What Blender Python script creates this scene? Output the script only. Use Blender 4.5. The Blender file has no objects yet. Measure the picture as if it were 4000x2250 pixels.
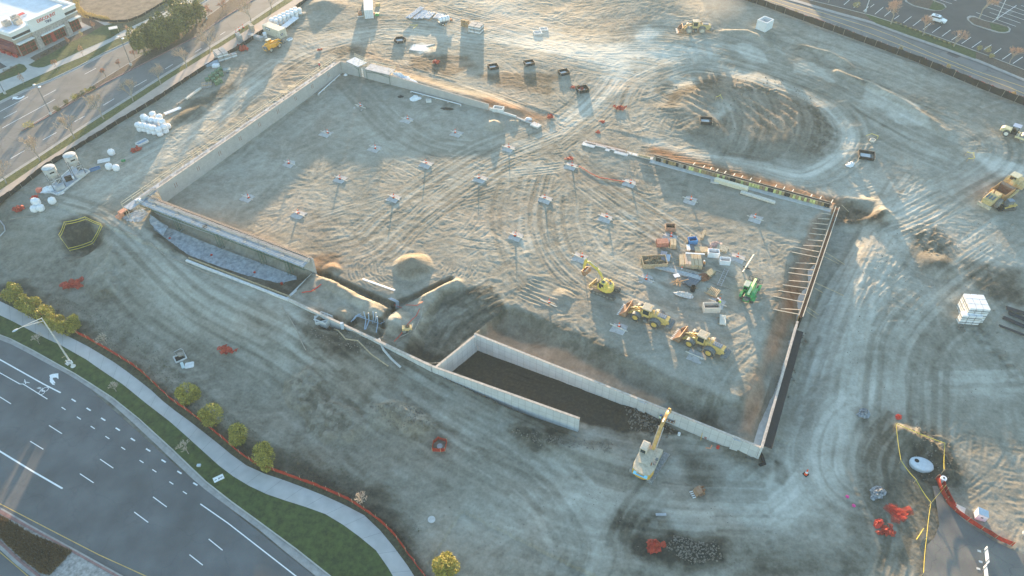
import bpy, math, random
import numpy as np
from mathutils import Vector, Matrix
random.seed(7); rng=np.random.default_rng(7)
R=math.radians
scene=bpy.context.scene; col=scene.collection
# ---------------------------------------------------------------- camera
F,PITCH,ROLL,CH=2900.0,R(44.45),R(.5),95.0
cp,sp=math.cos(PITCH),math.sin(PITCH)
fwd=np.array([0,cp,-sp]); rt=np.array([1.,0,0]); dn=np.cross(fwd,rt)
r2=math.cos(ROLL)*rt+math.sin(ROLL)*dn; d2=-math.sin(ROLL)*rt+math.cos(ROLL)*dn
cam=bpy.data.cameras.new('camera'); cam_o=bpy.data.objects.new('camera',cam); col.objects.link(cam_o)
cam.sensor_width=36; cam.lens=F/4000*36; cam.clip_start=1; cam.clip_end=6000
X,Y,Z=r2,-d2,-fwd
cam_o.matrix_world=Matrix(((X[0],Y[0],Z[0],0),(X[1],Y[1],Z[1],0),(X[2],Y[2],Z[2],CH),(0,0,0,1)))
scene.camera=cam_o
# ---------------------------------------------------------------- sky, sun, exposure
SUN_EL,SUN_AZ=R(4.7),R(-1.0)
w=bpy.data.worlds.new('World'); scene.world=w; w.use_nodes=True
nt=w.node_tree; nt.nodes.clear()
sky=nt.nodes.new('ShaderNodeTexSky'); sky.sky_type='NISHITA'; sky.sun_disc=False
sky.sun_elevation=SUN_EL; sky.sun_rotation=SUN_AZ; sky.air_density=1.0; sky.dust_density=.5; sky.ozone_density=1.7
bg=nt.nodes.new('ShaderNodeBackground'); bg.inputs['Strength'].default_value=.15
wo=nt.nodes.new('ShaderNodeOutputWorld')
nt.links.new(sky.outputs[0],bg.inputs[0]); nt.links.new(bg.outputs[0],wo.inputs[0])
sl=bpy.data.lights.new('sun','SUN'); sl.energy=4.5; sl.angle=R(.7); sl.color=(1.0,.69,.40)
so=bpy.data.objects.new('sun',sl); col.objects.link(so)
sd=Vector((math.sin(SUN_AZ)*math.cos(SUN_EL),math.cos(SUN_AZ)*math.cos(SUN_EL),math.sin(SUN_EL)))
so.rotation_euler=sd.to_track_quat('Z','Y').to_euler(); so.location=(0,300,80)
scene.view_settings.view_transform='Standard'; scene.view_settings.look='None'
scene.view_settings.exposure=2.6; scene.view_settings.gamma=1
scene.render.engine='CYCLES'
# ---------------------------------------------------------------- pixel helpers
def ray(px,py): return (px-2000)/F*r2+(py-1125)/F*d2+fwd
def G(px,py,z=0.):
    v=ray(px,py); t=(z-CH)/v[2]; return np.array([v[0]*t,v[1]*t,z])
def GL(pts,z=0.): return [tuple(G(x,y,z)[:2]) for x,y in pts]
def top_z(b,tp):                      # height of a vertical thing with its foot at point b that shows its top at pixel tp
    v=ray(*tp); # nearest point of the vertical line to the ray
    bx,by=b[0],b[1]; t=(bx*v[0]+by*v[1])/(v[0]**2+v[1]**2); return CH+v[2]*t
# ---------------------------------------------------------------- raster noise
RX0,RX1,RY0,RY1,RS=-200.,200.,30.,256.,.15
NX=int((RX1-RX0)/RS); NY=int((RY1-RY0)/RS)
def up(a,ny,nx):
    gy=np.linspace(0,a.shape[0]-1.001,ny); gx=np.linspace(0,a.shape[1]-1.001,nx)
    iy=gy.astype(int); ix=gx.astype(int); fy=(gy-iy)[:,None]; fx=(gx-ix)[None,:]
    fy=fy*fy*(3-2*fy); fx=fx*fx*(3-2*fx)
    a00=a[iy][:,ix]; a01=a[iy][:,ix+1]; a10=a[iy+1][:,ix]; a11=a[iy+1][:,ix+1]
    return ((a00*(1-fx)+a01*fx)*(1-fy)+(a10*(1-fx)+a11*fx)*fy).astype(np.float32)
def noise(wl,wy=None):
    wy=wy or wl
    return up(rng.uniform(-1,1,(int((RY1-RY0)/wy)+3,int((RX1-RX0)/wl)+3)),NY,NX)
def fbm(wl,n=5,g=.55):
    s=0;a=1
    for i in range(n): s=s+a*noise(wl); wl/=2; a*=g
    return s
gx=RX0+(np.arange(NX)+.5)*RS; gy=RY0+(np.arange(NY)+.5)*RS
GXX,GYY=np.meshgrid(gx,gy); GXX=GXX.astype(np.float32); GYY=GYY.astype(np.float32)
def samp(r,x,y):
    fx=np.clip((np.asarray(x)-RX0)/RS-.5,0,NX-1.01); fy=np.clip((np.asarray(y)-RY0)/RS-.5,0,NY-1.01)
    ix=fx.astype(int); iy=fy.astype(int); fx=fx-ix; fy=fy-iy
    return (r[iy,ix]*(1-fx)+r[iy,ix+1]*fx)*(1-fy)+(r[iy+1,ix]*(1-fx)+r[iy+1,ix+1]*fx)*fy
def sst(a,b,x):
    t=np.clip((x-a)/(b-a),0,1); return t*t*(3-2*t)
def poly_sd(x,y,P):                   # signed distance, negative inside
    d=np.full(np.shape(x),1e9); ins=np.zeros(np.shape(x),bool); n=len(P)
    for i in range(n):
        x0,y0=P[i]; x1,y1=P[(i+1)%n]; ex,ey=x1-x0,y1-y0
        t=np.clip(((x-x0)*ex+(y-y0)*ey)/(ex*ex+ey*ey),0,1)
        d=np.minimum(d,(x-x0-t*ex)**2+(y-y0-t*ey)**2)
        c=((y0>y)!=(y1>y))
        with np.errstate(divide='ignore',invalid='ignore'):
            ins^=c&(x<(x1-x0)*(y-y0)/((y1-y0) if y1!=y0 else 1e-9)+x0)
    d=np.sqrt(d); return np.where(ins,-d,d)
def line_d(x,y,L):
    d=np.full(np.shape(x),1e9)
    for (x0,y0),(x1,y1) in zip(L,L[1:]):
        ex,ey=x1-x0,y1-y0; t=np.clip(((x-x0)*ex+(y-y0)*ey)/(ex*ex+ey*ey),0,1)
        d=np.minimum(d,(x-x0-t*ex)**2+(y-y0-t*ey)**2)
    return np.sqrt(d)
# ---------------------------------------------------------------- terrain
A2=G(730,1015); B2=G(2265,1665); uS=(B2-A2)[:2]; uS/=np.hypot(*uS); nS=np.array([uS[1],-uS[0]])
ZR=-3.7; ZN=4.0; ZE=-3.0
N0=np.array(G(2895,0,ZN)[:2]); N1=np.array(G(4000,412,ZN)[:2]); uN=(N1-N0)/np.hypot(*(N1-N0)); nN=np.array([-uN[1],uN[0]])
PAD=GL([(590,700),(1335,180),(2150,450),(3330,760),(3190,850),(3110,960),(3030,1160),(2965,1390),(2880,1560),(2770,1535),(2640,1475),(2480,1395),(2250,1290),(1975,1190),
        (1800,1200),(1790,1345),(1225,1085),(590,800)])
BLD=GL([(590,775),(1335,283),(2150,520),(3265,795),(2960,1765),(1850,1312),(1225,1064)])
RAMP=GL([(1925,1110),(1965,1215),(1858,1300),(1745,1395),(1700,1432),(1575,1375),(1640,1250),(1730,1140)])
PIT=GL([(1693,1430),(1854,1295),(2974,1740),(2760,1770),(2268,1672)])
SWT=GL([(590,790),(1222,1066),(1130,1168),(728,1012),(560,890)])
P0=np.array(G(1940,1160)[:2]); P1=np.array(G(1640,1400)[:2])
TRENCH=[GL([(1228,1058),(1350,1112),(1440,1150),(1538,1194)]),GL([(1538,1194),(1640,1147),(1760,1088)]),GL([(1538,1194),(1491,1256)]),GL([(1362,1272),(1392,1240),(1500,1262),(1478,1300)])]
PILES=[(1613,1042,3.9,2.7,.12),(1930,492,2.7,1.7,.15),(1292,1056,2.0,1.0,.3),(1337,1222,2.1,.9,.3),(1463,1212,3.0,1.3,.3),(1548,1256,3.4,1.6,.25),(1256,1096,1.3,.5,.3),
       (1640,1195,2.2,.9,.3),(2480,1600,3.6,.9,.4),(1700,205,4,.4,.3),(2890,1690,2.4,.6,.4),(3660,1030,3.6,1.0,.4),(3555,320,3,.5,.4),(1270,20,7,1.6,.2),(2000,478,1.8,.7,.3),(2200,1160,2.2,.5,.4)]
PILES=[(*G(a,b)[:2],r,h,q) for a,b,r,h,q in PILES]
RIDGES=[(GL([(1660,1163),(1720,1136),(1790,1106)]),1.0,.8),(GL([(1275,1112),(1340,1140),(1426,1178)]),1.1,.9),(GL([(2040,1625),(2150,1690),(2260,1720),(2390,1720)]),1.8,.7),
        (GL([(1465,1590),(1540,1580),(1580,1620),(1640,1650)]),1.6,.7),(GL([(3540,1650),(3620,1690),(3700,1740),(3730,1800)]),1.4,1.0),
        (GL([(3120,1215),(3080,1380),(3030,1560)]),0.01,0.),(GL([(3310,790),(3400,800),(3450,840)]),1.4,.8),(GL([(3310,870),(3380,860),(3460,850)]),1.5,.8),
        (GL([(780,420),(700,460),(620,520)]),1.6,.5),(GL([(2480,2170),(2650,2120),(2800,2150)]),2.4,.35),(GL([(2000,430),(1900,400),(1500,290)]),2.0,.5),
        (GL([(2820,170),(2900,175),(3000,220),(3010,250)]),1.2,.5),(GL([(3250,330),(3380,380),(3620,520),(3670,560)]),1.2,.6),(GL([(3120,235),(3240,270),(3330,330)]),1.2,.5)]
P0_=lambda a,b: G(a,b,-3)[:2]
HOLES=[(*G(325,925)[:2],4.6,2.2),(*P0_(3600,1815),4.2,1.0),(*G(1290,1245)[:2],2.2,1.2),(*G(1250,1250)[:2],1.5,1.2),(*G(2590,1690)[:2],3.0,.7)]
MOUND=GL([(2560,420),(2640,340),(2780,300),(2950,310),(3120,360),(3230,440),(3260,540),(3180,620),(3000,640),(2820,610),(2660,530)])
MC=G(2960,470)[:2]
DITCH=GL([(3290,800),(3210,1060),(3130,1280),(3060,1500),(2985,1760)])
NEDGE=GL([(1960,455),(2160,520)])
warp1=fbm(9,3)*1.0; warp2=fbm(9,3)*1.0
def macro(x,y):
    x=np.asarray(x,float); y=np.asarray(y,float); shp=x.shape; x=np.atleast_1d(x); y=np.atleast_1d(y)
    wx=x+samp(warp1,x,y); wy=y+samp(warp2,x,y)
    t=(x-A2[0])*uS[0]+(y-A2[1])*uS[1]; s=(x-A2[0])*nS[0]+(y-A2[1])*nS[1]
    z=np.zeros_like(x)
    # north east rise up to the upper road
    dn_=(x-N0[0])*nN[0]+(y-N0[1])*nN[1]
    z+=ZN*sst(-58,-2,dn_)*sst(-5,25,x-20)
    # east haul road falling to the south
    ze=ZE*sst(108,64,y+.0*x)
    we=np.maximum(sst(30,45,x),((t>84)&(s>-14)&(s<=0)).astype(float)); z=z+ze*we
    # south bank
    base=-.35-2.65*sst(38,80,t)
    south=base+(ZR-base)*sst(1.0,19.5,s+.6*samp(warp1,x,y))*np.where(t>60,1-sst(75,110,t)*.75,1)
    south=np.where(s>19,np.where(t<72,ZR,np.minimum(south,ZE-1.0)),south)
    z=np.where(s>0,np.where(t<130,south,z*sst(0,1,s*0)+ZE),z)
    z=np.where((s>-3)&(s<=0)&(t>-5)&(t<96),np.minimum(z,base),z)
    # inside the building outline
    db=poly_sd(x,y,BLD); inb=db<0
    dp=poly_sd(wx,wy,PAD); dp=np.where(db>-1.2,np.maximum(poly_sd(x,y,PAD),dp),dp)
    zi=-2.9*sst(.2,5.6,dp)
    z=np.where(inb,zi,z)
    dr=poly_sd(x,y,RAMP); a=((x-P0[0])*(P1[0]-P0[0])+(y-P0[1])*(P1[1]-P0[1]))/((P1-P0)@(P1-P0))
    z=np.where(dr<0,np.maximum(-2.6*sst(0,1.,a),0-0.35*sst(0,1,a)+dr*1.0),z)
    dq=poly_sd(x,y,PIT); z=np.where(dq<0,-3.05-1.2*sst(40,0,(x-P1[0])),z)
    dw=poly_sd(x,y,SWT); z=np.where(dw<0,-1.5*sst(0,2.0,-dw),z)
    zone=(s<0)&(s>-15)&(t>30)&(dq>0)&(dr>0)&(dw>0)&(~inb); z=np.where(zone&(t<81),-.25,z); z=np.where(zone&(t>=81)&(x<40),-3.05,z)
    for L in TRENCH:
        d=line_d(wx*.3+x*.7,wy*.3+y*.7,L); z-=1.0*sst(.68,.38,d)
    dd=line_d(x,y,DITCH); z=np.where(~inb&(x>20)&(s<0),z-1.3*sst(7.5,1.5,dd)*sst(124,112,y)*sst(62,75,y),z)
    for cx,cy,r,h,q in PILES:
        d=np.hypot(wx*q+x*(1-q)-cx,wy*q+y*(1-q)-cy); m=d<r*1.4
        if m.any():
            k=np.clip(1-d/r,0,1); z=z+h*(k-.10*k*k)*m
    for L,wd,h in RIDGES:
        if h>0: z=z+h*np.exp(-(line_d(wx*.5+x*.5,wy*.5+y*.5,L)/wd)**2)
    for cx,cy,r,h in HOLES:
        d=np.hypot(wx-cx,wy-cy); z=z-h*sst(r,r*.35,d)
    dm=poly_sd(wx,wy,MOUND); ang=np.hypot(x-MC[0],(y-MC[1])); k=sst(-1,8,-dm)
    z=z+1.0*k+.11*k*np.sin((x*.9+.15*y+.022*(y-MC[1]+6)**2)*2*math.pi/2.6+1.6*samp(warp1,x,y))*sst(2,9,-dm)
    return z.reshape(shp) if shp else z[0]
def P(px,py,dz=0.):
    z=0.
    for i in range(10):
        g=G(px,py,z); z=.5*z+.5*float(macro(g[0],g[1]))
    g=G(px,py,z); return Vector((g[0],g[1],float(macro(g[0],g[1]))+dz))
# ---------------------------------------------------------------- terrain rasters
hx=RX0+(np.arange(NX//2)+.5)*RS*2; hy=RY0+(np.arange(NY//2)+.5)*RS*2
HXX,HYY=np.meshgrid(hx,hy)
HM=macro(HXX,HYY).astype(np.float32)
def hm(x,y):
    fx=np.clip((np.asarray(x,float)-RX0)/(RS*2)-.5,0,HM.shape[1]-1.01); fy=np.clip((np.asarray(y,float)-RY0)/(RS*2)-.5,0,HM.shape[0]-1.01)
    ix=fx.astype(int); iy=fy.astype(int); fx=fx-ix; fy=fy-iy
    return (HM[iy,ix]*(1-fx)+HM[iy,ix+1]*fx)*(1-fy)+(HM[iy+1,ix]*(1-fx)+HM[iy+1,ix+1]*fx)*fy
def P(px,py,dz=0.):
    z=0.
    for i in range(14):
        g=G(px,py,z); z=.5*z+.5*float(hm(g[0],g[1]))
    g=G(px,py,z); return Vector((g[0],g[1],float(hm(g[0],g[1]))+dz))
def PL(pts): return [tuple(P(a,b)[:2]) for a,b in pts]
# tone (dry pale dust .. damp dark soil), clay redness
tone=.52+.05*fbm(30,2)+.05*fbm(7,3)+.05*noise(1.4)+.035*noise(.7)+.025*noise(.3)
red=.12*fbm(14,4)
edge=fbm(6,4)
def zone(pts,dt,dr=0,soft=1.5,rag=1.2,world=False):
    p=np.array(pts if world else PL(pts)); x0,y0=p.min(0)-6; x1,y1=p.max(0)+6
    i0,i1=np.clip([int((x0-RX0)/RS),int((x1-RX0)/RS)],0,NX); j0,j1=np.clip([int((y0-RY0)/RS),int((y1-RY0)/RS)],0,NY)
    if i1<=i0 or j1<=j0: return
    sl_=(slice(j0,j1),slice(i0,i1)); d=poly_sd(GXX[sl_],GYY[sl_],[tuple(q) for q in p])+rag*edge[sl_]
    m=sst(soft,-soft,d); tone[sl_]+=(dt*m).astype(np.float32); red[sl_]+=(dr*m).astype(np.float32)
def streak(pts,wd,dt,dr=0,rag=.6):
    p=np.array(PL(pts)); x0,y0=p.min(0)-wd*2.5; x1,y1=p.max(0)+wd*2.5
    i0,i1=np.clip([int((x0-RX0)/RS),int((x1-RX0)/RS)],0,NX); j0,j1=np.clip([int((y0-RY0)/RS),int((y1-RY0)/RS)],0,NY)
    sl_=(slice(j0,j1),slice(i0,i1)); d=np.maximum(line_d(GXX[sl_],GYY[sl_],[tuple(q) for q in p])+rag*edge[sl_],0)
    m=np.exp(-(d/wd)**2); tone[sl_]+=(dt*m).astype(np.float32); red[sl_]+=(dr*m).astype(np.float32)
# dark soil
zone([(2560,420),(2640,340),(2780,300),(2950,310),(3120,360),(3230,440),(3260,540),(3180,620),(3000,640),(2820,610),(2660,530)],-.16,.08)
zone([(2580,260),(2900,240),(2780,330),(2620,420),(2560,360)],-.2)
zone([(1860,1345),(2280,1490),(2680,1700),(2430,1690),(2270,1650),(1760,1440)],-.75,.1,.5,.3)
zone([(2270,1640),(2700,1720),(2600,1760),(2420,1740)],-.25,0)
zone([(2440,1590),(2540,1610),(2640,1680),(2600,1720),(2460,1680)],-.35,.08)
zone([(1925,1110),(1965,1215),(1858,1300),(1745,1395),(1700,1432),(1575,1375),(1640,1250),(1730,1140)],-.34,.0,.8,.5)
zone([(620,900),(1222,1080),(1128,1165),(728,1012),(600,930)],-.3,.05,.5,.5)
zone([(1200,1215),(1500,1250),(1780,1380),(2300,1680),(2200,1700),(1700,1480),(1450,1420),(1200,1340)],-.3,.03,2)
zone([(1990,1680),(2250,1700),(2400,1720),(2380,1770),(2100,1750)],-.3)
zone([(2470,2110),(2620,2090),(2810,2130),(2820,2190),(2700,2200),(2500,2170)],-.42,.02)
zone([(2420,2000),(2600,2010),(2620,2070),(2400,2060)],-.32)
zone([(1280,205),(1340,175),(1400,200),(1330,225)],-.25)
zone([(1600,225),(1830,215),(1870,260),(1760,300),(1620,260)],-.3,.25)
zone([(1870,290),(1960,280),(2080,290),(2170,300),(2150,380),(1950,340)],-.3,.2)
zone([(720,420),(910,320),(930,340),(760,460),(650,500)],-.3)
zone([(250,860),(340,850),(400,900),(390,960),(300,990),(240,950)],-.35)
zone([(3330,1600),(3440,1580),(3560,1640),(3720,1740),(3760,1900),(3640,2250),(3300,2250),(3290,1800)],-.2,.02,2.5,2)
zone([(3540,1700),(3700,1770),(3720,1870),(3640,1910),(3540,1850)],-.2)
zone([(3100,1980),(3250,1960),(3290,2250),(2950,2250)],-.15)
zone([(3760,1020),(4000,1050),(4000,1190),(3900,1160),(3760,1080)],-.3,.06)
zone([(3540,900),(3640,880),(3730,950),(3700,1050),(3590,1090)],-.22,.0)
zone([(3240,770),(3330,790),(3440,830),(3460,880),(3350,880),(3280,870)],-.3,.25)
zone([(2850,1690),(3000,1790),(2960,1840),(2800,1760),(2650,1680)],-.3)
zone([(2600,1730),(2760,1760),(2820,1860),(2750,1960),(2680,1850)],-.28)
zone([(2620,1560),(2780,1640),(2890,1660),(2820,1700),(2700,1680)],-.25)
zone([(0,1120),(100,1130),(400,1320),(700,1560),(1000,1740),(1500,1900),(1680,2250),(1580,2250),(1400,1990),(1000,1850),(700,1720),(350,1430),(0,1180)],-.32,-.05,1.5,1.2)
zone([(1230,1000),(1310,1010),(1320,1060),(1250,1070)],-.2,.35)
zone([(3030,1800),(3070,1820),(3060,1890),(3030,1880)],-.3,0,.4,.4)
zone([(3000,180),(3240,270),(3420,360),(3700,500),(3700,450),(3400,300),(3000,130)],-.13)
zone([(1960,1195),(2250,1290),(2480,1395),(2640,1475),(2770,1535),(2880,1560),(2965,1390),(3030,1160),(3110,960),(3190,850),(3215,870),(3150,1000),(3080,1250),(3000,1500),(2930,1660),(2760,1640),(2420,1500),(2200,1380),(1920,1280)],-.20,.02,.7,.6)
zone([(1548,1050),(1570,1000),(1640,985),(1680,1015),(1672,1060),(1600,1085),(1560,1075)],-.14,.05,.3,.2)
for t_ in ([(1228,1058),(1350,1112),(1440,1150),(1538,1194)],[(1538,1194),(1640,1147),(1760,1088)],[(1538,1194),(1491,1256)],[(1362,1272),(1392,1240),(1500,1262)]): streak(t_,.38,-.35,0,.08)
# red clay trench floors and cuts
zone([(1920,1265),(2200,1370),(2420,1480),(2600,1570),(2560,1600),(2300,1500),(1880,1310)],.16,.6,.5,.4)
zone([(3215,820),(3150,1050),(3075,1250),(2985,1500),(2940,1700),(2880,1690),(2930,1500),(3020,1250),(3100,1050),(3170,860)],.10,.5,.6,.5)
streak([(2560,590),(2900,690),(3240,785)],1.6,-.05,1.1,.3)
streak([(1900,395),(2010,425),(2110,460)],1.6,-.05,.7,.3)
streak([(1390,190),(1700,330),(1900,400)],2.0,-.02,.25,.3)
streak([(600,790),(900,900),(1220,1020)],1.5,0,.3,.3)
# pale dust and graded patches
zone([(2810,170),(2900,165),(2990,205),(3000,245),(2900,230)],.24,-.1,.5,1)
zone([(3085,240),(3180,245),(3255,290),(3260,320),(3190,310),(3090,290)],.26,-.1,.5,1)
zone([(3395,335),(3540,390),(3640,470),(3680,520),(3500,480),(3370,390)],.24,-.1,.6,1.2)
zone([(3750,580),(3900,600),(4000,660),(4000,720),(3850,640)],.3,-.15,1,1)
zone([(2520,100),(2600,120),(2570,165),(2490,150)],.4,-.2)
zone([(2620,310),(2720,300),(2740,330),(2600,370)],.35,-.1)
zone([(2790,400),(2840,380),(2860,430),(2800,470)],.25,-.1)
zone([(1610,180),(1650,165),(1680,195),(1640,205)],.35,-.2,.4,1)
zone([(1850,240),(1800,255),(1740,250),(1760,230)],.3,0)
streak([(1900,0),(2150,150),(2400,230),(2700,200)],9,.25,0)
streak([(2160,520),(2350,380),(2420,300),(2400,200)],3,.25,0)
streak([(1150,180),(1500,120),(2000,160),(2300,220)],7,.14,0)
streak([(1000,330),(700,560),(400,720),(200,850)],4,.14,-.05)
streak([(3560,800),(3420,1050),(3300,1300),(3200,1600),(3180,1800),(3100,1980)],5,.14,-.05,1)
streak([(3200,1980),(3280,1800),(3290,1600),(3500,1500),(3900,1500)],3.2,.12,-.1,1)
streak([(1750,2050),(2300,2000),(2700,2000),(3050,2000)],4,.1,0,1)
streak([(2550,560),(2900,640),(3150,690),(3300,600),(3310,500),(3200,400),(3000,320),(2800,260)],1.8,.22,0)
streak([(3100,780),(3400,700),(3700,900),(3900,1000)],5,.12)
for q in [((1040,1180),8,.14),((700,1080),7,.12),((1150,1500),9,.1),((1900,1900),10,.1),((2050,2100),9,.1),((3850,950),9,.12),((3650,700),9,.1)]: streak([q[0],(q[0][0]+120,q[0][1]+60)],q[1],q[2])
s_sw=(GXX-A2[0])*nS[0]+(GYY-A2[1])*nS[1]; t_sw=(GXX-A2[0])*uS[0]+(GYY-A2[1])*uS[1]
tone-=.11*sst(-2,8,s_sw)*(t_sw<140)
# ---------------------------------------------------------------- relief: rolled, rutted and tracked ground
def ridged(wl,n=3,g=.6):
    o=0;a=1
    for i in range(n): o=o+a*(1-2.6*np.abs(noise(wl,wl*.62))); wl*=.52; a*=g
    return o
def warpr(a,k=5):                    # shift the field by a slow noise so that the creases bend
    dx=(noise(7)*k/RS*.5).astype(int); dy=(noise(5)*k/RS*.5).astype(int)
    jy,ix=np.mgrid[0:NY,0:NX]; return a[np.clip(jy+dy,0,NY-1),np.clip(ix+dx,0,NX-1)]
crease=warpr(ridged(2.6))*(.45+.55*sst(-.6,.6,noise(11)))
micro=.034*crease+.022*noise(1.3)+.022*noise(.6)+.014*noise(.3)
big=.16*fbm(16,3)
rough=np.ones((NY,NX),np.float32)
inpad=poly_sd(HXX,HYY,PAD)<0.5; inpad=np.kron(inpad,np.ones((2,2),bool)); ip=np.zeros((NY,NX),bool); ip[:inpad.shape[0],:inpad.shape[1]]=inpad[:NY,:NX]
big[ip]*=.25
def smooth(p,step=.12):
    p=np.array(p,float); n=len(p); out=[]
    for i in range(n-1):
        a,b,c,d=p[max(i-1,0)],p[i],p[i+1],p[min(i+2,n-1)]; k=max(2,int(np.hypot(*(c-b))/step)); t=np.linspace(0,1,k,endpoint=False)[:,None]
        out.append(.5*((2*b)+(c-a)*t+(2*a-5*b+4*c-d)*t*t+(3*b-a-3*c+d)*t**3))
    return np.concatenate(out)
trk=np.zeros((NY,NX),np.float32); trt=np.zeros((NY,NX),np.float32); tmk=np.zeros((NY,NX),bool)
def stamp(p,gauge=1.9,hw=.3,dep=.05,lug=.5,dt=0.,lam=.5):
    d=np.gradient(p,axis=0); L=np.hypot(d[:,0],d[:,1])+1e-6; nx_,ny_=-d[:,1]/L,d[:,0]/L; s=np.cumsum(L)
    for off in ((-gauge/2,gauge/2) if gauge>0 else (0,)):
        for l in np.arange(-hw*1.6,hw*1.6+.01,.1):
            q=abs(l)/hw; h=-dep if q<.95 else dep*.95*(1-abs(q-1.3)/.45)
            if q<.95: h=h+dep*lug*np.sin(s*2*math.pi/lam+(off>0)*1.3+abs(l)*6)
            else: h=h+dep*.3*np.sin(s*2.1)
            ix=((p[:,0]+nx_*(off+l)-RX0)/RS).astype(int); iy=((p[:,1]+ny_*(off+l)-RY0)/RS).astype(int)
            ok=(ix>=0)&(ix<NX)&(iy>=0)&(iy<NY); ix,iy=ix[ok],iy[ok]
            v=(h+np.zeros(len(s)))[ok]; trk[iy,ix]=v; trt[iy,ix]=dt; tmk[iy,ix]=True
def wig(p,a):
    n=len(p); k=rng.normal(0,a,(max(3,n//120)+2,2)); t=np.linspace(0,len(k)-1.01,n); i=t.astype(int); f=(t-i)[:,None]; f=f*f*(3-2*f)
    return p+k[i]*(1-f)+k[i+1]*f
def family(pts,n,spread,**kw):
    base=smooth(PL(pts)); d=np.gradient(base,axis=0); L=np.hypot(d[:,0],d[:,1])[:,None]+1e-6; nr=np.stack([-d[:,1],d[:,0]],1)/L
    for i in range(n):
        o=rng.uniform(-spread,spread); a,b=sorted(rng.uniform(0,1,2)); 
        if b-a<.35: a,b=max(0,a-.2),min(1,b+.2)
        seg=base[int(a*len(base)):int(b*len(base))]+nr[int(a*len(base)):int(b*len(base))]*(o*(1+.25*rng.normal()))
        if len(seg)>20: stamp(wig(seg,.25),dep=kw.get("dep",.034)*rng.uniform(.6,1.3),gauge=kw.get('gauge',1.9)*rng.uniform(.85,1.2),hw=kw.get('hw',.28),lug=kw.get('lug',.4),dt=rng.choice([-.13,-.08,.1,.14,.0]),lam=kw.get('lam',.5))
# random arcs all over the pad and yard
def arcs(n,reg,rad=(8,40),L=(8,26),**kw):
    p=np.array(reg); x0,y0=p.min(0); x1,y1=p.max(0); k=0
    while k<n:
        c=rng.uniform((x0,y0),(x1,y1))
        if poly_sd(c[0:1],c[1:2],reg)[0]>0: continue
        r=rng.uniform(*rad)*rng.choice([-1,1]); a0=rng.uniform(0,6.28); l=rng.uniform(*L); t=np.arange(0,l,.1)/r
        q=c+np.stack([r*(np.sin(a0+t)-np.sin(a0)),-r*(np.cos(a0+t)-np.cos(a0))],1)
        stamp(wig(q,.15),gauge=kw.get('gauge',1.9)*rng.uniform(.8,1.2),hw=rng.uniform(.2,.34),dep=kw.get('dep',.045)*rng.uniform(.5,1.3),lug=rng.uniform(.1,.7),dt=rng.choice([-.06,.06,0]),lam=rng.uniform(.4,.7)); k+=1
arcs(170,PAD,dep=.03)
arcs(120,GL([(1000,200),(1900,0),(2900,60),(3300,330),(2600,600),(2000,420),(1350,170)]),dep=.035)
arcs(150,GL([(3250,800),(4000,350),(4000,1700),(3300,1600)]),dep=.04)
arcs(90,GL([(2100,1750),(3900,1600),(3800,2250),(1800,2250)]),dep=.035)
arcs(60,GL([(0,850),(550,850),(1500,1500),(1500,1850),(900,1700),(0,1100)]),dep=.03)
fam=[([(2400,100),(2420,260),(2330,400),(2160,540),(1900,700),(1500,800),(1200,900)],30,5),([(2160,540),(2100,700),(2080,900),(2200,1100),(2600,1300)],12,9),
 ([(2160,540),(2300,700),(2600,900),(2900,1100)],16,5),([(1350,320),(1600,560),(1900,620),(2200,600)],10,5),([(2180,520),(1900,640),(1600,850),(1450,980),(1300,1020)],16,5),
 ([(1150,180),(1500,110),(2000,160),(2400,240),(2800,300)],26,7),([(1700,40),(2200,160),(2600,160),(3100,300),(3600,560),(4000,700)],24,8),([(1250,240),(1700,320),(2000,420),(2150,520)],9,3),
 ([(2500,600),(2900,640),(3150,690),(3310,590),(3320,480),(3200,380),(2950,290),(2700,250),(2500,330),(2450,450),(2500,560)],26,3),
 ([(3620,700),(3450,1000),(3320,1250),(3230,1500),(3180,1800),(3000,2000)],26,4.5),([(3600,2000),(3300,1950),(3200,1800),(3280,1600),(3500,1500),(4000,1480)],16,4),
 ([(1950,1150),(1800,1230),(1680,1330)],26,3.4),([(1900,1180),(1760,1290),(1700,1400)],16,2.5),
 ([(4000,900),(3700,1100),(3500,1300),(3450,1600),(3500,1900)],18,7),([(1000,1250),(1500,1500),(2000,1800),(2500,1950),(3000,1980)],30,7),([(1700,1600),(2100,1850),(2300,2100),(2250,2300)],16,7),
 ([(400,720),(700,560),(1000,330),(1200,200),(1500,120)],16,4),([(150,800),(400,880),(700,1180),(1100,1400),(1400,1650)],16,5),([(3400,900),(3900,600),(3600,400),(3200,280)],12,5),
 ([(2580,1880),(2480,2000),(2420,2150)],5,2),([(3600,1650),(3500,1850),(3600,2100),(3550,2300)],10,4)]
for p_,n_,s_ in fam: family(p_,n_,s_)
family([(2600,1900),(2500,2020),(2440,2140)],2,.2,dep=.06,gauge=2.6,hw=.32,lug=.8,lam=.35)
for cx,r0 in (((1613,1042),4.0),):
    c=np.array(G(*cx)[:2])
    for k in range(11):
        for a0,a1 in ((212,318),(338,372-k),(165,204)):
            t=np.radians(np.arange(a0,a1,.6)); rr=r0+.5+k*.52
            stamp(wig(c+np.stack([rr*1.25*np.cos(t),rr*.95*np.sin(t)],1),.15),gauge=0,hw=.2,dep=.055,lug=.1)
for k in range(16):                  # ripples on the basement floor and beside heaps
    a=np.array(P(1880+k*3,1370+k*8)[:2]); b=np.array(P(2560+k*6,1670+k*1)[:2]); stamp(wig(a+(b-a)*np.linspace(0,1,260)[:,None],.2),gauge=0,hw=.3,dep=.05,lug=.2)
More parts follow.
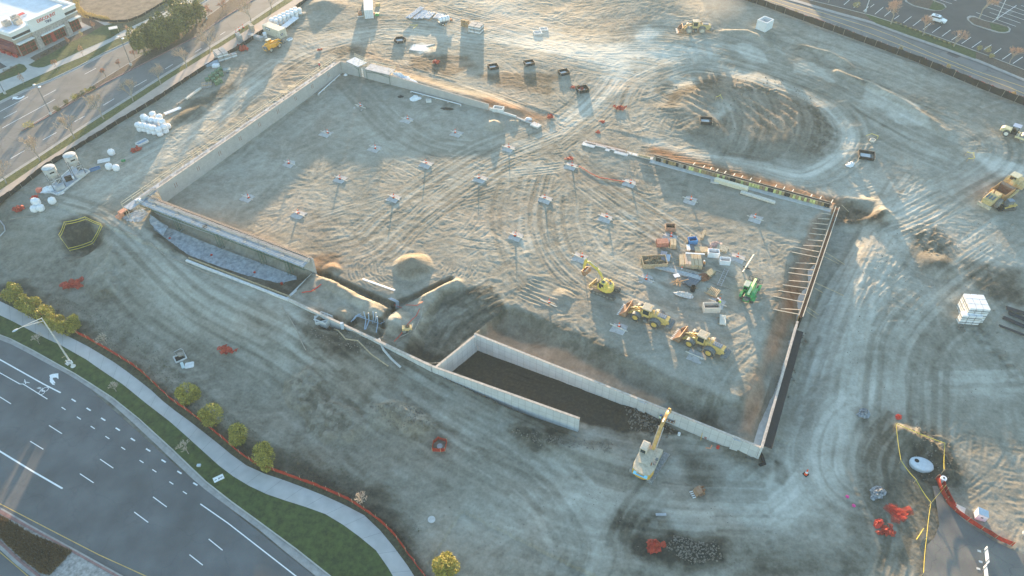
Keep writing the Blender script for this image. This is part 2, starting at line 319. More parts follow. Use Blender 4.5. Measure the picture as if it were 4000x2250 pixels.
for x0,y0,x1,y1,n in ((2060,1110,2230,1180,7),(3560,1060,3650,1080,7)):
    a=np.array(P(x0,y0)[:2]); b=np.array(P(x1,y1)[:2]); d=(b-a)/np.hypot(*(b-a)); nn=np.array([-d[1],d[0]])
    for k in range(n): stamp(wig(a+nn*(k-n/2)*.95+(b-a)*np.linspace(0,1,160)[:,None],.12),gauge=0,hw=.36,dep=.07,lug=.2)
swt=np.zeros((NY,NX),np.float32); swc=np.zeros((NY,NX),np.float32)
def sweep(pts,n,spread,w=(.25,.9),amp=.09):
    base=smooth(PL(pts),.2); d=np.gradient(base,axis=0); L=np.hypot(d[:,0],d[:,1])[:,None]+1e-6; nr=np.stack([-d[:,1],d[:,0]],1)/L
    for i in range(n):
        o=rng.normal(0,spread*.5); a,b=sorted(rng.uniform(0,1,2))
        if b-a<.3: a,b=max(0,a-.2),min(1,b+.2)
        i0,i1=int(a*len(base)),int(b*len(base)); seg=wig(base[i0:i1]+nr[i0:i1]*o,.3); ww=rng.uniform(*w); v=rng.choice([-1,-.8,.8,1.])*amp*rng.uniform(.4,1.); f=np.sin(np.linspace(0,math.pi,len(seg)))**.5
        for l in np.arange(-ww/2,ww/2+.01,.13):
            ix=((seg[:,0]+nr[i0:i1,0]*l-RX0)/RS).astype(int); iy=((seg[:,1]+nr[i0:i1,1]*l-RY0)/RS).astype(int); ok=(ix>=0)&(ix<NX)&(iy>=0)&(iy<NY); swt[iy[ok],ix[ok]]=swt[iy[ok],ix[ok]]*.6+v*f[ok]
for p_,n_,s_ in fam: sweep(p_,int(n_*2.6),s_*1.3)
for p_ in ([(800,900),(1200,1250),(1600,1650),(2000,1850),(2600,1950)],[(300,1050),(700,1200),(1100,1500),(1500,1800),(1900,2200)],[(1200,1400),(1700,1600),(2200,1750),(2600,1850)],[(1500,1750),(2000,2000),(2600,2150),(3200,2200)],[(3000,130),(3300,260),(3700,450),(4000,560)],[(2900,60),(3300,170),(3700,330),(4000,480)],[(3450,900),(3350,1200),(3280,1500),(3200,1800)],[(3600,900),(3700,1200),(3900,1500)],[(700,700),(1000,450),(1250,250)]): sweep(p_,90,16,(.25,.8),.075)
for x0 in range(2820,3200,34): sweep([(x0-60,330),(x0-10,400),(x0+12,480),(x0-5,560),(x0-50,630)],5,.8,(.25,.6),.17)
def blur(a):
    b=a.copy(); b[1:-1,1:-1]=.4*a[1:-1,1:-1]+.15*(a[:-2,1:-1]+a[2:,1:-1]+a[1:-1,:-2]+a[1:-1,2:]); return b
trk=blur(trk)*sst(-.75,.25,noise(4)+.5*noise(1.5)); micro=np.where(tmk,micro*.6,micro)+trk; tone+=blur(trt)*.8+blur(blur(swt)); tone+=.045*crease
# clods on the heaps and churned soil
clod=np.maximum(noise(.5)+.6*noise(.9)-.25,0)*.30
cm=np.zeros((NY,NX),np.float32)
def czone(pts,a=1.):
    p=np.array(PL(pts)); x0,y0=p.min(0)-3; x1,y1=p.max(0)+3
    i0,i1=np.clip([int((x0-RX0)/RS),int((x1-RX0)/RS)],0,NX); j0,j1=np.clip([int((y0-RY0)/RS),int((y1-RY0)/RS)],0,NY)
    s_=(slice(j0,j1),slice(i0,i1)); cm[s_]=np.maximum(cm[s_],a*sst(1,-1,poly_sd(GXX[s_],GYY[s_],[tuple(q) for q in p])+edge[s_]))
for z_ in ([(2440,1590),(2540,1610),(2640,1680),(2600,1720),(2460,1680)],[(2470,2110),(2620,2090),(2810,2130),(2820,2190),(2700,2200),(2500,2170)],[(1990,1680),(2250,1700),(2400,1720),(2380,1770),(2100,1750)],
  [(1440,1580),(1640,1600),(1700,1680),(1560,1690)],[(3120,360),(3230,440),(3260,540),(3190,620),(3150,600),(3200,500)],[(2420,2000),(2600,2010),(2620,2070),(2400,2060)],[(250,880),(340,870),(400,920),(380,960),(280,960)],
  [(3300,770),(3460,840),(3440,900),(3290,870)],[(3560,1640),(3720,1740),(3720,1900),(3560,1880)],[(1200,1300),(1400,1260),(1450,1400),(1250,1360)],[(1110,1500),(1260,1440),(1400,1700),(1200,1700)],[(3080,1560),(3130,1300),(3170,1310),(3110,1560)],
  [(2860,320),(3080,360),(3060,380),(2860,350)],[(3540,900),(3640,880),(3730,950),(3640,1000)],[(3830,1250),(3990,1460),(3950,1500),(3780,1300)]): czone(z_)
micro+=clod*cm; tone-=.12*cm*(noise(.8)>0)
# grazed hummocks that catch the light on the shaded bank
for z_ in ([(1120,1500),(1230,1450),(1300,1560),(1420,1640),(1420,1760),(1330,1740),(1200,1640),(1110,1580)],[(300,1150),(340,1080),(440,960),(480,1000),(430,1130)],[(1445,1575),(1510,1580),(1600,1620),(1650,1655),(1600,1650),(1500,1610)]):
    p=np.array(PL(z_)); m=sst(1.2,-1.2,poly_sd(GXX,GYY,[tuple(q) for q in p])+edge*1.5); big+=(m*.75).astype(np.float32); micro+=(m*.30*np.maximum(noise(2.4)+.6*noise(1.1),0)).astype(np.float32)
# sheets of paving lie here: press the soil down
def flat(pts,z):
    p=GL(pts,z); d=poly_sd(GXX,GYY,p); m=sst(-.2,.3,d); return m
FLATS=[([(-400,1000),(-200,1060),(0,1148),(103,1188),(259,1276),(362,1328),(450,1380),(518,1420),(600,1490),(673,1558),(750,1610),(854,1692),(940,1765),(1000,1806),(1129,1852),(1233,1889),(1362,1945),(1455,2002),(1550,2085),(1605,2160),(1670,2250),(1750,2500),(-400,2500)],ZR),
 ([(-300,900),(0,780),(93,708),(186,636),(310,562),(466,466),(621,373),(776,268),(932,174),(1200,-12),(1300,-90),(-300,-90)],0.),
 ([(2893,-3),(2700,-90),(4300,-90),(4300,560),(4000,409)],ZN)]
keep=np.ones((NY,NX),np.float32)
for p_,z_ in FLATS: keep*=flat(p_,z_)
DROP=(1-keep)*.12
MIC=(micro+big)*keep-DROP
def P(px,py,dz=0.):                  # point on the finished soil surface
    z=0.
    for i in range(14):
        g=G(px,py,z); z=.5*z+.5*float(hm(g[0],g[1]))
    g=G(px,py,z); return Vector((g[0],g[1],float(hm(g[0],g[1]))+float(samp(SM,g[0],g[1]))+dz))
SM=blur(blur(blur(MIC)))
# ---------------------------------------------------------------- materials
MATS={}
def nmat(name):
    m=bpy.data.materials.new(name); m.use_nodes=True; n=m.node_tree; b=n.nodes['Principled BSDF']; return m,n,b
def M(name,rgb,rough=.75,var=.18,scale=2.5,metal=0.,bump=0.,spec=.3,alpha=1.,trans=0.,c2=None):
    if name in MATS: return MATS[name]
    m,n,b=nmat(name); tc=n.nodes.new('ShaderNodeTexCoord'); nz=n.nodes.new('ShaderNodeTexNoise'); nz.inputs['Scale'].default_value=scale; nz.inputs['Detail'].default_value=5; nz.inputs['Roughness'].default_value=.65
    n.links.new(tc.outputs['Object'],nz.inputs['Vector'])
    rp=n.nodes.new('ShaderNodeValToRGB'); c2=c2 or tuple(c*(1-var*1.6) for c in rgb); c3=tuple(min(1,c*(1+var)) for c in rgb)
    rp.color_ramp.elements[0].position=.3; rp.color_ramp.elements[0].color=(*c2,1); rp.color_ramp.elements[1].position=.7; rp.color_ramp.elements[1].color=(*c3,1)
    n.links.new(nz.outputs['Fac'],rp.inputs['Fac']); n.links.new(rp.outputs['Color'],b.inputs['Base Color'])
    b.inputs['Roughness'].default_value=rough; b.inputs['Metallic'].default_value=metal; b.inputs['Specular IOR Level'].default_value=spec
    if alpha<1: b.inputs['Alpha'].default_value=alpha
    if trans: b.inputs['Transmission Weight'].default_value=trans
    if bump:
        bp=n.nodes.new('ShaderNodeBump'); bp.inputs['Strength'].default_value=bump; bp.inputs['Distance'].default_value=.05; n.links.new(nz.outputs['Fac'],bp.inputs['Height']); n.links.new(bp.outputs['Normal'],b.inputs['Normal'])
    MATS[name]=m; return m
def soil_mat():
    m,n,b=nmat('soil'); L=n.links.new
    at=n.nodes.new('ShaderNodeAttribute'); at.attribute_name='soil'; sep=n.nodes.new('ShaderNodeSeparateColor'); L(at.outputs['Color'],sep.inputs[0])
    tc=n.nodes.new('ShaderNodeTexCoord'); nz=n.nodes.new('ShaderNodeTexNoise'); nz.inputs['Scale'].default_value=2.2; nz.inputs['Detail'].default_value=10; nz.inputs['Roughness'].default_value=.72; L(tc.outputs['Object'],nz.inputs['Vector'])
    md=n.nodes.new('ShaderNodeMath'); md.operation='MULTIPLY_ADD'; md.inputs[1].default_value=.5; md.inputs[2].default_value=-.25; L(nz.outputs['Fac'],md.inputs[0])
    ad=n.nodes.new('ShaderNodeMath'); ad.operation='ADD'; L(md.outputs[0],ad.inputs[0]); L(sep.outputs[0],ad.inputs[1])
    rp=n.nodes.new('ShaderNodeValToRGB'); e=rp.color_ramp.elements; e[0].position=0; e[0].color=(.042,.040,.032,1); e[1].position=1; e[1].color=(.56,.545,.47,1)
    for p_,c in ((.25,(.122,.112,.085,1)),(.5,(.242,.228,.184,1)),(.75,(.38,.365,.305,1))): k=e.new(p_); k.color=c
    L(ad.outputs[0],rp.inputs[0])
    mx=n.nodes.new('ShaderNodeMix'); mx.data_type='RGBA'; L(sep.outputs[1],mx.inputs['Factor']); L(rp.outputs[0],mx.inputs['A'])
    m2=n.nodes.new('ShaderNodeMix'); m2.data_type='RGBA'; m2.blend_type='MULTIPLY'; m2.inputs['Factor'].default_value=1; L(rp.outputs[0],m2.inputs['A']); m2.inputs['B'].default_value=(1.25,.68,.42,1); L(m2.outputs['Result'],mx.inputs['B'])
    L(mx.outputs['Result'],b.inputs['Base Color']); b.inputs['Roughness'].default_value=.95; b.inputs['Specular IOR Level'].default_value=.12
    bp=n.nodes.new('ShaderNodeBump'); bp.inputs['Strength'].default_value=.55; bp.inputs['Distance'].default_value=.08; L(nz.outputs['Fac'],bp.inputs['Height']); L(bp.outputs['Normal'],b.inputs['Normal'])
    return m
# ---------------------------------------------------------------- ground sheet
def tag(o,label=None,cat=None,group=None,kind=None):
    if label: o['label']=label
    if cat: o['category']=cat
    if group: o['group']=group
    if kind: o['kind']=kind
    return o
yi=[]; y=41.
while y<248: yi.append(y); y+=.13+.17*(y-41)/207
ya=np.array([-260,-160,-80,-30,10,28,36]+yi+[256,275,320,380,450],float)
ui=np.linspace(-1.1,1.1,1400); ua=np.concatenate([[-2.6,-2,-1.6,-1.3,-1.18],ui,[1.18,1.3,1.6,2,2.6]])
hw=np.clip(63+(ya-42)*.49,60,170)
VX=(ua[None,:]*hw[:,None]); VY=np.repeat(ya[:,None],len(ua),1)
fade=sst(1.45,1.2,np.abs(ua))[None,:]*np.ones_like(VX)
VZ=hm(VX,VY)+samp(MIC,VX,VY)*fade
nr_,nc_=VX.shape; me=bpy.data.meshes.new('ground'); me.vertices.add(nr_*nc_)
me.vertices.foreach_set('co',np.stack([VX,VY,VZ],-1).astype(np.float32).ravel())
idx=np.arange(nr_*nc_).reshape(nr_,nc_); q=np.stack([idx[:-1,:-1],idx[:-1,1:],idx[1:,1:],idx[1:,:-1]],-1).reshape(-1,4)
me.loops.add(q.size); me.loops.foreach_set('vertex_index',q.ravel().astype(np.int32))
me.polygons.add(len(q)); me.polygons.foreach_set('loop_start',(np.arange(len(q))*4).astype(np.int32)); me.polygons.foreach_set('use_smooth',np.ones(len(q),bool))
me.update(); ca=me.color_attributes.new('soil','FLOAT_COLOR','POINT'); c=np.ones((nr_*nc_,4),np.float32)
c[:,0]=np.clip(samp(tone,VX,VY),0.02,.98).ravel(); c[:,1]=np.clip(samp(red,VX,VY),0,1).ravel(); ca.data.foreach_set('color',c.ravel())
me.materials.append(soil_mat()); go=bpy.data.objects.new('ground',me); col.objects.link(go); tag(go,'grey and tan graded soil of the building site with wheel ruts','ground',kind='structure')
# ---------------------------------------------------------------- mesh builder
class MB:
    def __init__(s): s.v=[]; s.f=[]
    def add(s,vs,fs):
        n=len(s.v); s.v+=[tuple(map(float,v)) for v in vs]; s.f+=[tuple(i+n for i in f) for f in fs]; return s
    def box(s,c,d,rz=0,m=None,taper=1.,rx=0,ry=0):
        hx_,hy_,hz_=d[0]/2,d[1]/2,d[2]/2; T=Matrix.Translation(c)@Matrix.Rotation(rz,4,'Z')@Matrix.Rotation(ry,4,'Y')@Matrix.Rotation(rx,4,'X')
        vs=[(x*(taper if z>0 else 1),y*(taper if z>0 else 1),z) for z in (-hz_,hz_) for y in (-hy_,hy_) for x in (-hx_,hx_)]
        return s.add([T@Vector(v) for v in vs],[(0,2,3,1),(4,5,7,6),(0,1,5,4),(2,6,7,3),(0,4,6,2),(1,3,7,5)])
    def bar(s,a,b,w=.1,h=None,up=(0,0,1)):
        a,b=Vector(a),Vector(b); h=h or w; d=(b-a).normalized(); u=Vector(up)
        if abs(d.dot(u))>.98: u=Vector((1,0,0))
        x=d.cross(u).normalized()*w/2; z=x.normalized().cross(d).normalized()*h/2
        vs=[a-x-z,a+x-z,a+x+z,a-x+z,b-x-z,b+x-z,b+x+z,b-x+z]
        return s.add(vs,[(0,3,2,1),(4,5,6,7),(0,1,5,4),(1,2,6,5),(2,3,7,6),(3,0,4,7)])
    def tube(s,pts,r,n=8,cap=True):
        pts=[Vector(p) for p in pts]; rs=r if isinstance(r,(list,tuple)) else [r]*len(pts); vs=[]; fs=[]
        for i,p in enumerate(pts):
            d=(pts[min(i+1,len(pts)-1)]-pts[max(i-1,0)]).normalized(); u=Vector((0,0,1)) if abs(d.z)<.95 else Vector((1,0,0)); x=d.cross(u).normalized(); y=x.cross(d)
            for k in range(n): a=2*math.pi*k/n; vs.append(p+(x*math.cos(a)+y*math.sin(a))*rs[i])
        for i in range(len(pts)-1):
            for k in range(n): a=i*n+k; b=i*n+(k+1)%n; fs.append((a,b,b+n,a+n))
        if cap: fs.append(tuple(range(n))[::-1]); fs.append(tuple(range(len(vs)-n,len(vs))))
        return s.add(vs,fs)
    def cyl(s,c,r,h,n=16,r2=None,ax='z',cap=True):
        r2=r if r2 is None else r2; c=Vector(c); d=Vector({'x':(1,0,0),'y':(0,1,0),'z':(0,0,1)}[ax])*h/2
        return s.tube([c-d,c+d],[r,r2],n,cap)
    def lathe(s,prof,n=16,c=(0,0,0)):
        vs=[(c[0]+r*math.cos(2*math.pi*k/n),c[1]+r*math.sin(2*math.pi*k/n),c[2]+z) for r,z in prof for k in range(n)]; fs=[]
        for i in range(len(prof)-1):
            for k in range(n): a=i*n+k; b=i*n+(k+1)%n; fs.append((a,b,b+n,a+n))
        fs.append(tuple(range(n))[::-1]); fs.append(tuple(range(len(vs)-n,len(vs)))); return s.add(vs,fs)
    def prism(s,poly,z0,z1):
        n=len(poly); vs=[(x,y,z0) for x,y in poly]+[(x,y,z1) for x,y in poly]
        return s.add(vs,[tuple(range(n))[::-1],tuple(range(n,2*n))]+[(i,(i+1)%n,(i+1)%n+n,i+n) for i in range(n)])
    def prismx(s,prof,y0,y1):        # profile in x,z pushed along y
        n=len(prof); vs=[(x,y0,z) for x,z in prof]+[(x,y1,z) for x,z in prof]
        return s.add(vs,[tuple(range(n)),tuple(range(n,2*n))[::-1]]+[(i,i+n,(i+1)%n+n,(i+1)%n) for i in range(n)])
    def torus(s,c,R_,r,n=20,m=8,ax='y'):
        vs=[];fs=[]
        for i in range(n):
            a=2*math.pi*i/n
            for j in range(m):
                b=2*math.pi*j/m; q=R_+r*math.cos(b); p=(q*math.cos(a),r*math.sin(b),q*math.sin(a))
                if ax=='z': p=(p[0],p[2],p[1])
                vs.append((c[0]+p[0],c[1]+p[1],c[2]+p[2])); fs.append((i*m+j,i*m+(j+1)%m,((i+1)%n)*m+(j+1)%m,((i+1)%n)*m+j))
        return s.add(vs,fs)
    def sheet(s,poly,z): n=len(poly); return s.add([(x,y,z) for x,y in poly],[tuple(range(n))])
    def build(s,name,mat,parent=None,smooth=False,bevel=0,**tg):
        me=bpy.data.meshes.new(name); me.from_pydata(s.v,[],s.f); me.validate(); me.update()
        for m_ in (mat if isinstance(mat,list) else [mat]): me.materials.append(m_)
        if smooth: me.polygons.foreach_set('use_smooth',[True]*len(me.polygons))
        o=bpy.data.objects.new(name,me); col.objects.link(o)
        if parent: o.parent=parent
        if bevel: b=o.modifiers.new('bevel','BEVEL'); b.width=bevel; b.segments=2; b.limit_method='ANGLE'
        if smooth and not bevel: pass
        tag(o,**tg); return o
def thing(name,label,cat,loc=(0,0,0),rz=0,group=None):
    o=bpy.data.objects.new(name,None); col.objects.link(o); o.location=loc; o.rotation_euler=(0,0,rz); o.empty_display_size=.3
    return tag(o,label,cat,group)
def dup(root,loc=None,rz=None,label=None,scale=None,group=None):
    def cp(o,par):
        c=o.copy(); col.objects.link(c); c.parent=par
        for ch in kids.get(o.name,[]): cp(ch,c)
        return c
    kids={}
    def collect(o):
        kids[o.name]=list(o.children)
        for ch in o.children: collect(ch)
    collect(root); r=cp(root,None)
    if loc is not None: r.location=loc
    if rz is not None: r.rotation_euler[2]=rz
    if scale: r.scale=(scale,)*3 if not isinstance(scale,tuple) else scale
    if label: r['label']=label
    if group: r['group']=group
    return r
def yaw(a,b): return math.atan2(b[1]-a[1],b[0]-a[0])
def struct(name,mb,mat,**k): return mb.build(name,mat,kind='structure',**k)
def ribbon(L,Rr,z,dz=0):              # strip between two pixel polylines on level z
    n=40
    def rs(p):
        p=np.array(GL(p,z)); d=np.concatenate([[0],np.cumsum(np.hypot(*np.diff(p,axis=0).T))]); t=np.linspace(0,d[-1],n); return np.stack([np.interp(t,d,p[:,0]),np.interp(t,d,p[:,1])],1)
    a,b=rs(L),rs(Rr); m=MB(); vs=[(*p,z+dz) for p in a]+[(*p,z+dz) for p in b]; m.add(vs,[(i,i+n,i+n+1,i+1) for i in range(n-1)]); return m
def kerb(line,z,w=.18,h=.13,side=1):
    p=[Vector((*q,0)) for q in GL(line,z)]; m=MB(); prev=None; vs=[]
    for i,q in enumerate(p):
        d=(p[min(i+1,len(p)-1)]-p[max(i-1,0)]).normalized(); nn=Vector((-d.y,d.x,0))*side*w
        vs+=[(q.x,q.y,z-.05),(q.x,q.y,z+h),(q.x+nn.x,q.y+nn.y,z+h),(q.x+nn.x,q.y+nn.y,z-.05)]
    fs=[]
    for i in range(len(p)-1):
        a=i*4
        for k in range(4): fs.append((a+k,a+(k+1)%4,a+4+(k+1)%4,a+4+k))
    return m.add(vs,fs)
def paint(line,z,w,mb=None,dz=.05):   # painted line along pixel points
    mb=mb or MB(); p=[Vector((*q,0)) for q in GL(line,z)]; vs=[]
    for i,q in enumerate(p):
        d=(p[min(i+1,len(p)-1)]-p[max(i-1,0)]).normalized(); nn=Vector((-d.y,d.x,0))*w/2; vs+=[(q.x+nn.x,q.y+nn.y,z+dz),(q.x-nn.x,q.y-nn.y,z+dz)]
    mb.add(vs,[(2*i,2*i+1,2*i+3,2*i+2) for i in range(len(p)-1)]); return mb
# ---------------------------------------------------------------- setting materials
def asphalt(name,c,crack=.25,dirt=None):
    m,n,b=nmat(name); L=n.links.new; tc=n.nodes.new('ShaderNodeTexCoord')
    nz=n.nodes.new('ShaderNodeTexNoise'); nz.inputs['Scale'].default_value=.22; nz.inputs['Detail'].default_value=7; L(tc.outputs['Object'],nz.inputs['Vector'])
    n2=n.nodes.new('ShaderNodeTexNoise'); n2.inputs['Scale'].default_value=9; n2.inputs['Detail'].default_value=3; L(tc.outputs['Object'],n2.inputs['Vector'])
    rp=n.nodes.new('ShaderNodeValToRGB'); rp.color_ramp.elements[0].position=.3; rp.color_ramp.elements[1].position=.72
    rp.color_ramp.elements[0].color=(*[k*.8 for k in c],1); rp.color_ramp.elements[1].color=(*(dirt or [k*1.28 for k in c]),1); L(nz.outputs['Fac'],rp.inputs[0])
    mx=n.nodes.new('ShaderNodeMix'); mx.data_type='RGBA'; mx.blend_type='OVERLAY'; mx.inputs['Factor'].default_value=.35; L(rp.outputs[0],mx.inputs['A']); L(n2.outputs['Color'],mx.inputs['B'])
    if crack:
        v=n.nodes.new('ShaderNodeTexVoronoi'); v.feature='DISTANCE_TO_EDGE'; v.inputs['Scale'].default_value=.13; mp=n.nodes.new('ShaderNodeMapping'); 
        ad=n.nodes.new('ShaderNodeVectorMath'); ad.operation='MULTIPLY_ADD'; ad.inputs[1].default_value=(6,6,6); L(nz.outputs['Color'],ad.inputs[0]); L(tc.outputs['Object'],ad.inputs[2]); L(ad.outputs[0],v.inputs['Vector'])
        lt=n.nodes.new('ShaderNodeMapRange'); lt.inputs[1].default_value=.004; lt.inputs[2].default_value=.012; lt.inputs[3].default_value=1-crack; lt.inputs[4].default_value=1; L(v.outputs['Distance'],lt.inputs[0])
        m3=n.nodes.new('ShaderNodeMix'); m3.data_type='RGBA'; m3.blend_type='MULTIPLY'; m3.inputs['Factor'].default_value=1; L(mx.outputs['Result'],m3.inputs['A']); L(lt.outputs[0],m3.inputs['B']); L(m3.outputs['Result'],b.inputs['Base Color'])
    else: L(mx.outputs['Result'],b.inputs['Base Color'])
    b.inputs['Roughness'].default_value=.85; bp=n.nodes.new('ShaderNodeBump'); bp.inputs['Strength'].default_value=.3; bp.inputs['Distance'].default_value=.02; L(n2.outputs['Fac'],bp.inputs['Height']); L(bp.outputs['Normal'],b.inputs['Normal'])
    return m
mRoad=asphalt('asphalt_dark',(.105,.11,.112),.12); mRoadW=asphalt('asphalt_pale',(.135,.135,.13),.3); mRoadN=asphalt('asphalt_grey',(.13,.132,.13),.4); mLot=asphalt('asphalt_lot',(.05,.052,.053),.2)
mApron=asphalt('asphalt_apron',(.12,.12,.118),.2,(.22,.2,.17))
mWalk=M('concrete_walk',(.42,.41,.38),.9,.1,.5,bump=.1); mWalkP=M('concrete_dusty',(.44,.36,.30),.9,.12,.4); mGut=M('concrete_gutter',(.33,.32,.30),.9,.15,1)
mGrass=M('lawn',(.05,.075,.022),.95,.5,1.2,bump=.8,c2=(.028,.04,.016)); mGrassY=M('verge_grass',(.11,.115,.035),.95,.35,2.2,bump=.8,c2=(.045,.055,.018)); mMulch=M('mulch',(.11,.085,.065),.95,.4,3,bump=.6)
mDry=M('dry_field',(.16,.13,.10),.95,.4,.5,bump=.6,c2=(.08,.068,.05)); mWhite=M('road_paint',(.78,.79,.78),.6,.08,4); mYel=M('yellow_paint',(.55,.38,.12),.6,.15,2)
mMed=M('pink_paver',(.28,.17,.155),.9,.15,2); mGravel=M('pale_gravel',(.34,.33,.31),.95,.3,2,bump=.8)
# ---------------------------------------------------------------- south west road
FEN=[(-300,1020),(-120,1100),(0,1156),(80,1186),(160,1230),(259,1283),(362,1335),(450,1387),(518,1428),(560,1460),(600,1498),(673,1567),(750,1619),(854,1702),(940,1775),(1000,1816),(1129,1862),(1233,1899),(1362,1955),(1450,2012),(1500,2052),(1543,2095),(1595,2168),(1657,2250),(1740,2380)]
SW1=[(-400,975),(0,1180),(54,1200),(139,1250),(237,1300),(340,1352),(414,1400),(492,1466),(569,1520),(660,1590),(740,1655),(854,1730),(930,1785),(1000,1847),(1155,1893),(1310,1955),(1440,2023),(1518,2110),(1621,2250),(1690,2380)]
SW1=[(-400,975),(0,1178),(54,1203),(139,1250),(237,1300),(340,1352),(440,1412),(510,1462),(585,1520),(655,1585),(735,1642),(835,1720),(920,1790),(990,1838),(1060,1860),(1155,1893),(1310,1955),(1440,2023),(1518,2110),(1621,2250),(1690,2380)]
SW2=[(-400,1050),(40,1251),(166,1317),(237,1349),(340,1407),(400,1450),(481,1503),(569,1575),(673,1655),(776,1748),(880,1842),(960,1893),(1060,1940),(1129,1961),(1259,2002),(1362,2064),(1466,2147),(1538,2250),(1600,2380)]
CB=[(-400,1160),(40,1326),(130,1372),(201,1412),(291,1462),(352,1500),(440,1557),(543,1640),(673,1759),(802,1883),(900,1960),(1000,2033),(1155,2147),(1285,2250),(1440,2380)]
GT=[(-400,1176),(40,1343),(112,1380),(180,1418),(273,1466),(330,1503),(424,1567),(520,1652),(650,1775),(776,1893),(880,1972),(1000,2059),(1129,2168),(1248,2262),(1400,2392)]
YL=[(-400,1770),(0,1968),(207,2075),(388,2168),(569,2250),(800,2380)]; MC1=[(-400,1790),(0,1989),(129,2064),(290,2152),(466,2250),(690,2380)]; MC2=[(-400,1806),(0,2007),(207,2116),(445,2250),(660,2380)]
ME2=[(-400,1880),(0,2110),(78,2183),(160,2250),(300,2380)]; ME1=[(-400,1898),(0,2127),(66,2190),(142,2250),(280,2380)]; YL2=[(-400,1930),(0,2157),(109,2250),(250,2380)]
def polyz(a,b): return GL(a,ZR)+GL(b,ZR)[::-1]
struct('road',MB().sheet(GL([(-400,1150),(40,1340),(330,1500),(700,1830),(1240,2260),(1500,2450),(1500,2900),(-900,2900),(-900,1150)],ZR),ZR+.0),mRoad)
struct('gutter',ribbon(GT,CB,ZR,.012),mGut); struct('kerb',kerb(CB,ZR,.16,.14,1),mWalk)
struct('lawn',ribbon(CB,SW2,ZR,.10),mGrass); 
struct('verge',ribbon(SW1,FEN,ZR,.06),M('weedy_verge',(.07,.075,.04),.95,.5,2,bump=.9,c2=(.05,.04,.028)))
def joints(name,c,sc,rot):
    m,n,b=nmat(name); L=n.links.new; tc=n.nodes.new('ShaderNodeTexCoord'); nz=n.nodes.new('ShaderNodeTexNoise'); nz.inputs['Scale'].default_value=.6; nz.inputs['Detail'].default_value=6; L(tc.outputs['Object'],nz.inputs['Vector'])
    rp=n.nodes.new('ShaderNodeValToRGB'); rp.color_ramp.elements[0].position=.3; rp.color_ramp.elements[1].position=.7; rp.color_ramp.elements[0].color=(*[k*.88 for k in c],1); rp.color_ramp.elements[1].color=(*[k*1.08 for k in c],1); L(nz.outputs['Fac'],rp.inputs[0]); L(rp.outputs[0],b.inputs['Base Color']); b.inputs['Roughness'].default_value=.9; return m
struct('sidewalk',ribbon(SW2,SW1,ZR,.125),joints('walk_concrete',(.43,.42,.40),1,0))
jm=MB()
for k in range(1,len(SW1)-1):
    for f in (0,.5):
        a=np.array(SW1[k])*(1-f)+np.array(SW1[k+1])*f; j=min(range(len(SW2)),key=lambda i:abs(SW2[i][0]-SW1[k][0])); 
jp1=np.array(GL(SW1,ZR)); jp2=np.array(GL(SW2,ZR))
d1=np.concatenate([[0],np.cumsum(np.hypot(*np.diff(jp1,axis=0).T))]); d2_=np.concatenate([[0],np.cumsum(np.hypot(*np.diff(jp2,axis=0).T))])
for t in np.arange(.01,.99,.027):
    a=[np.interp(t*d1[-1],d1,jp1[:,i]) for i in (0,1)]; b=[np.interp(t*d2_[-1],d2_,jp2[:,i]) for i in (0,1)]; jm.bar((*a,ZR+.126),(*b,ZR+.126),.025,.012)
struct('sidewalk_joints',jm,M('joint_dark',(.16,.15,.14),.9,.1,2))
struct('median_paver',ribbon(MC2,MC1,ZR,.14),mMed); struct('median_kerb',ribbon(MC1,[(x+2,y-7) for x,y in MC1],ZR,.13),mGut)
struct('median_soil',MB().sheet(polyz(MC2,ME2),ZR+.1),mGravel); struct('median_paver',ribbon(ME2,ME1,ZR,.14),mMed); struct('median_kerb',ribbon(ME1,[(x-6,y+14) for x,y in ME1],ZR,.13),mGut)
m=MB(); paint(YL,ZR,.12,m,.006); paint(YL2,ZR,.12,m,.006); struct('yellow_road_line',m,mYel)
t9=lambda p:(p[0]/1.932,1500+p[1]/1.932); t5=lambda p:(p[0]/1.932,750+p[1]/1.932); t10=lambda p:(1000+p[0]/1.932,1500+p[1]/1.932)
m=MB(); paint([(-60,1715),t9((0,508)),t9((240,655)),t9((472,789))],ZR,.24,m,.006); paint([(-40,1378),t5((0,1265)),t5((330,1450)),t9((458,66))],ZR,.22,m,.006)
paint([(-40,1432),t5((0,1365)),t5((150,1449)),t9((175,0)),t9((358,114))],ZR,.14,m,.006); paint([t9((1512,905)),t9((1720,1050)),t9((1932,1215)),t10((300,1449)),(1290,2370)],ZR,.16,m,.006)
for a,b in (((-60,60),(83,150)),((370,313),(468,375)),((755,567),(855,635)),((1155,852),(1258,928)),((1575,1170),(1680,1255)),((228,432),(327,493)),((603,677),(707,746)),((1013,966),(1119,1045)),((1430,1288),(1530,1367)),((1860,1640),(1960,1720))): paint([t9(a),t9(b)],ZR,.13,m,.006)
u_=(.87,.5)
for x,y in ((556,123),(669,191),(779,266),(889,341),(1003,419),(1118,498),(1235,581),(1354,667),(1474,755)): paint([t9((x-16,y-10)),t9((x+16,y+10))],ZR,.22,m,.006)
for x,y in ((480,185),(595,257),(700,328),(810,404),(930,486),(1068,585),(1165,655),(1293,747),(1395,820)): paint([t9((x-15,y-10)),t9((x+15,y+10))],ZR,.14,m,.006)
struct('white_road_lines',m,mWhite)
m=MB(); m.sheet(GL([t5(p) for p in ((372,1382),(395,1373),(440,1368),(442,1412),(425,1400),(402,1402),(392,1418),(400,1440),(417,1449+8),(395,1449+4),(376,1432),(378,1400))],ZR),ZR+.008)
m.sheet(GL([t9(p) for p in ((0+415,-2),(398,-12),(372,-40),(392,-46),(417,-12))],ZR),ZR+.0085)
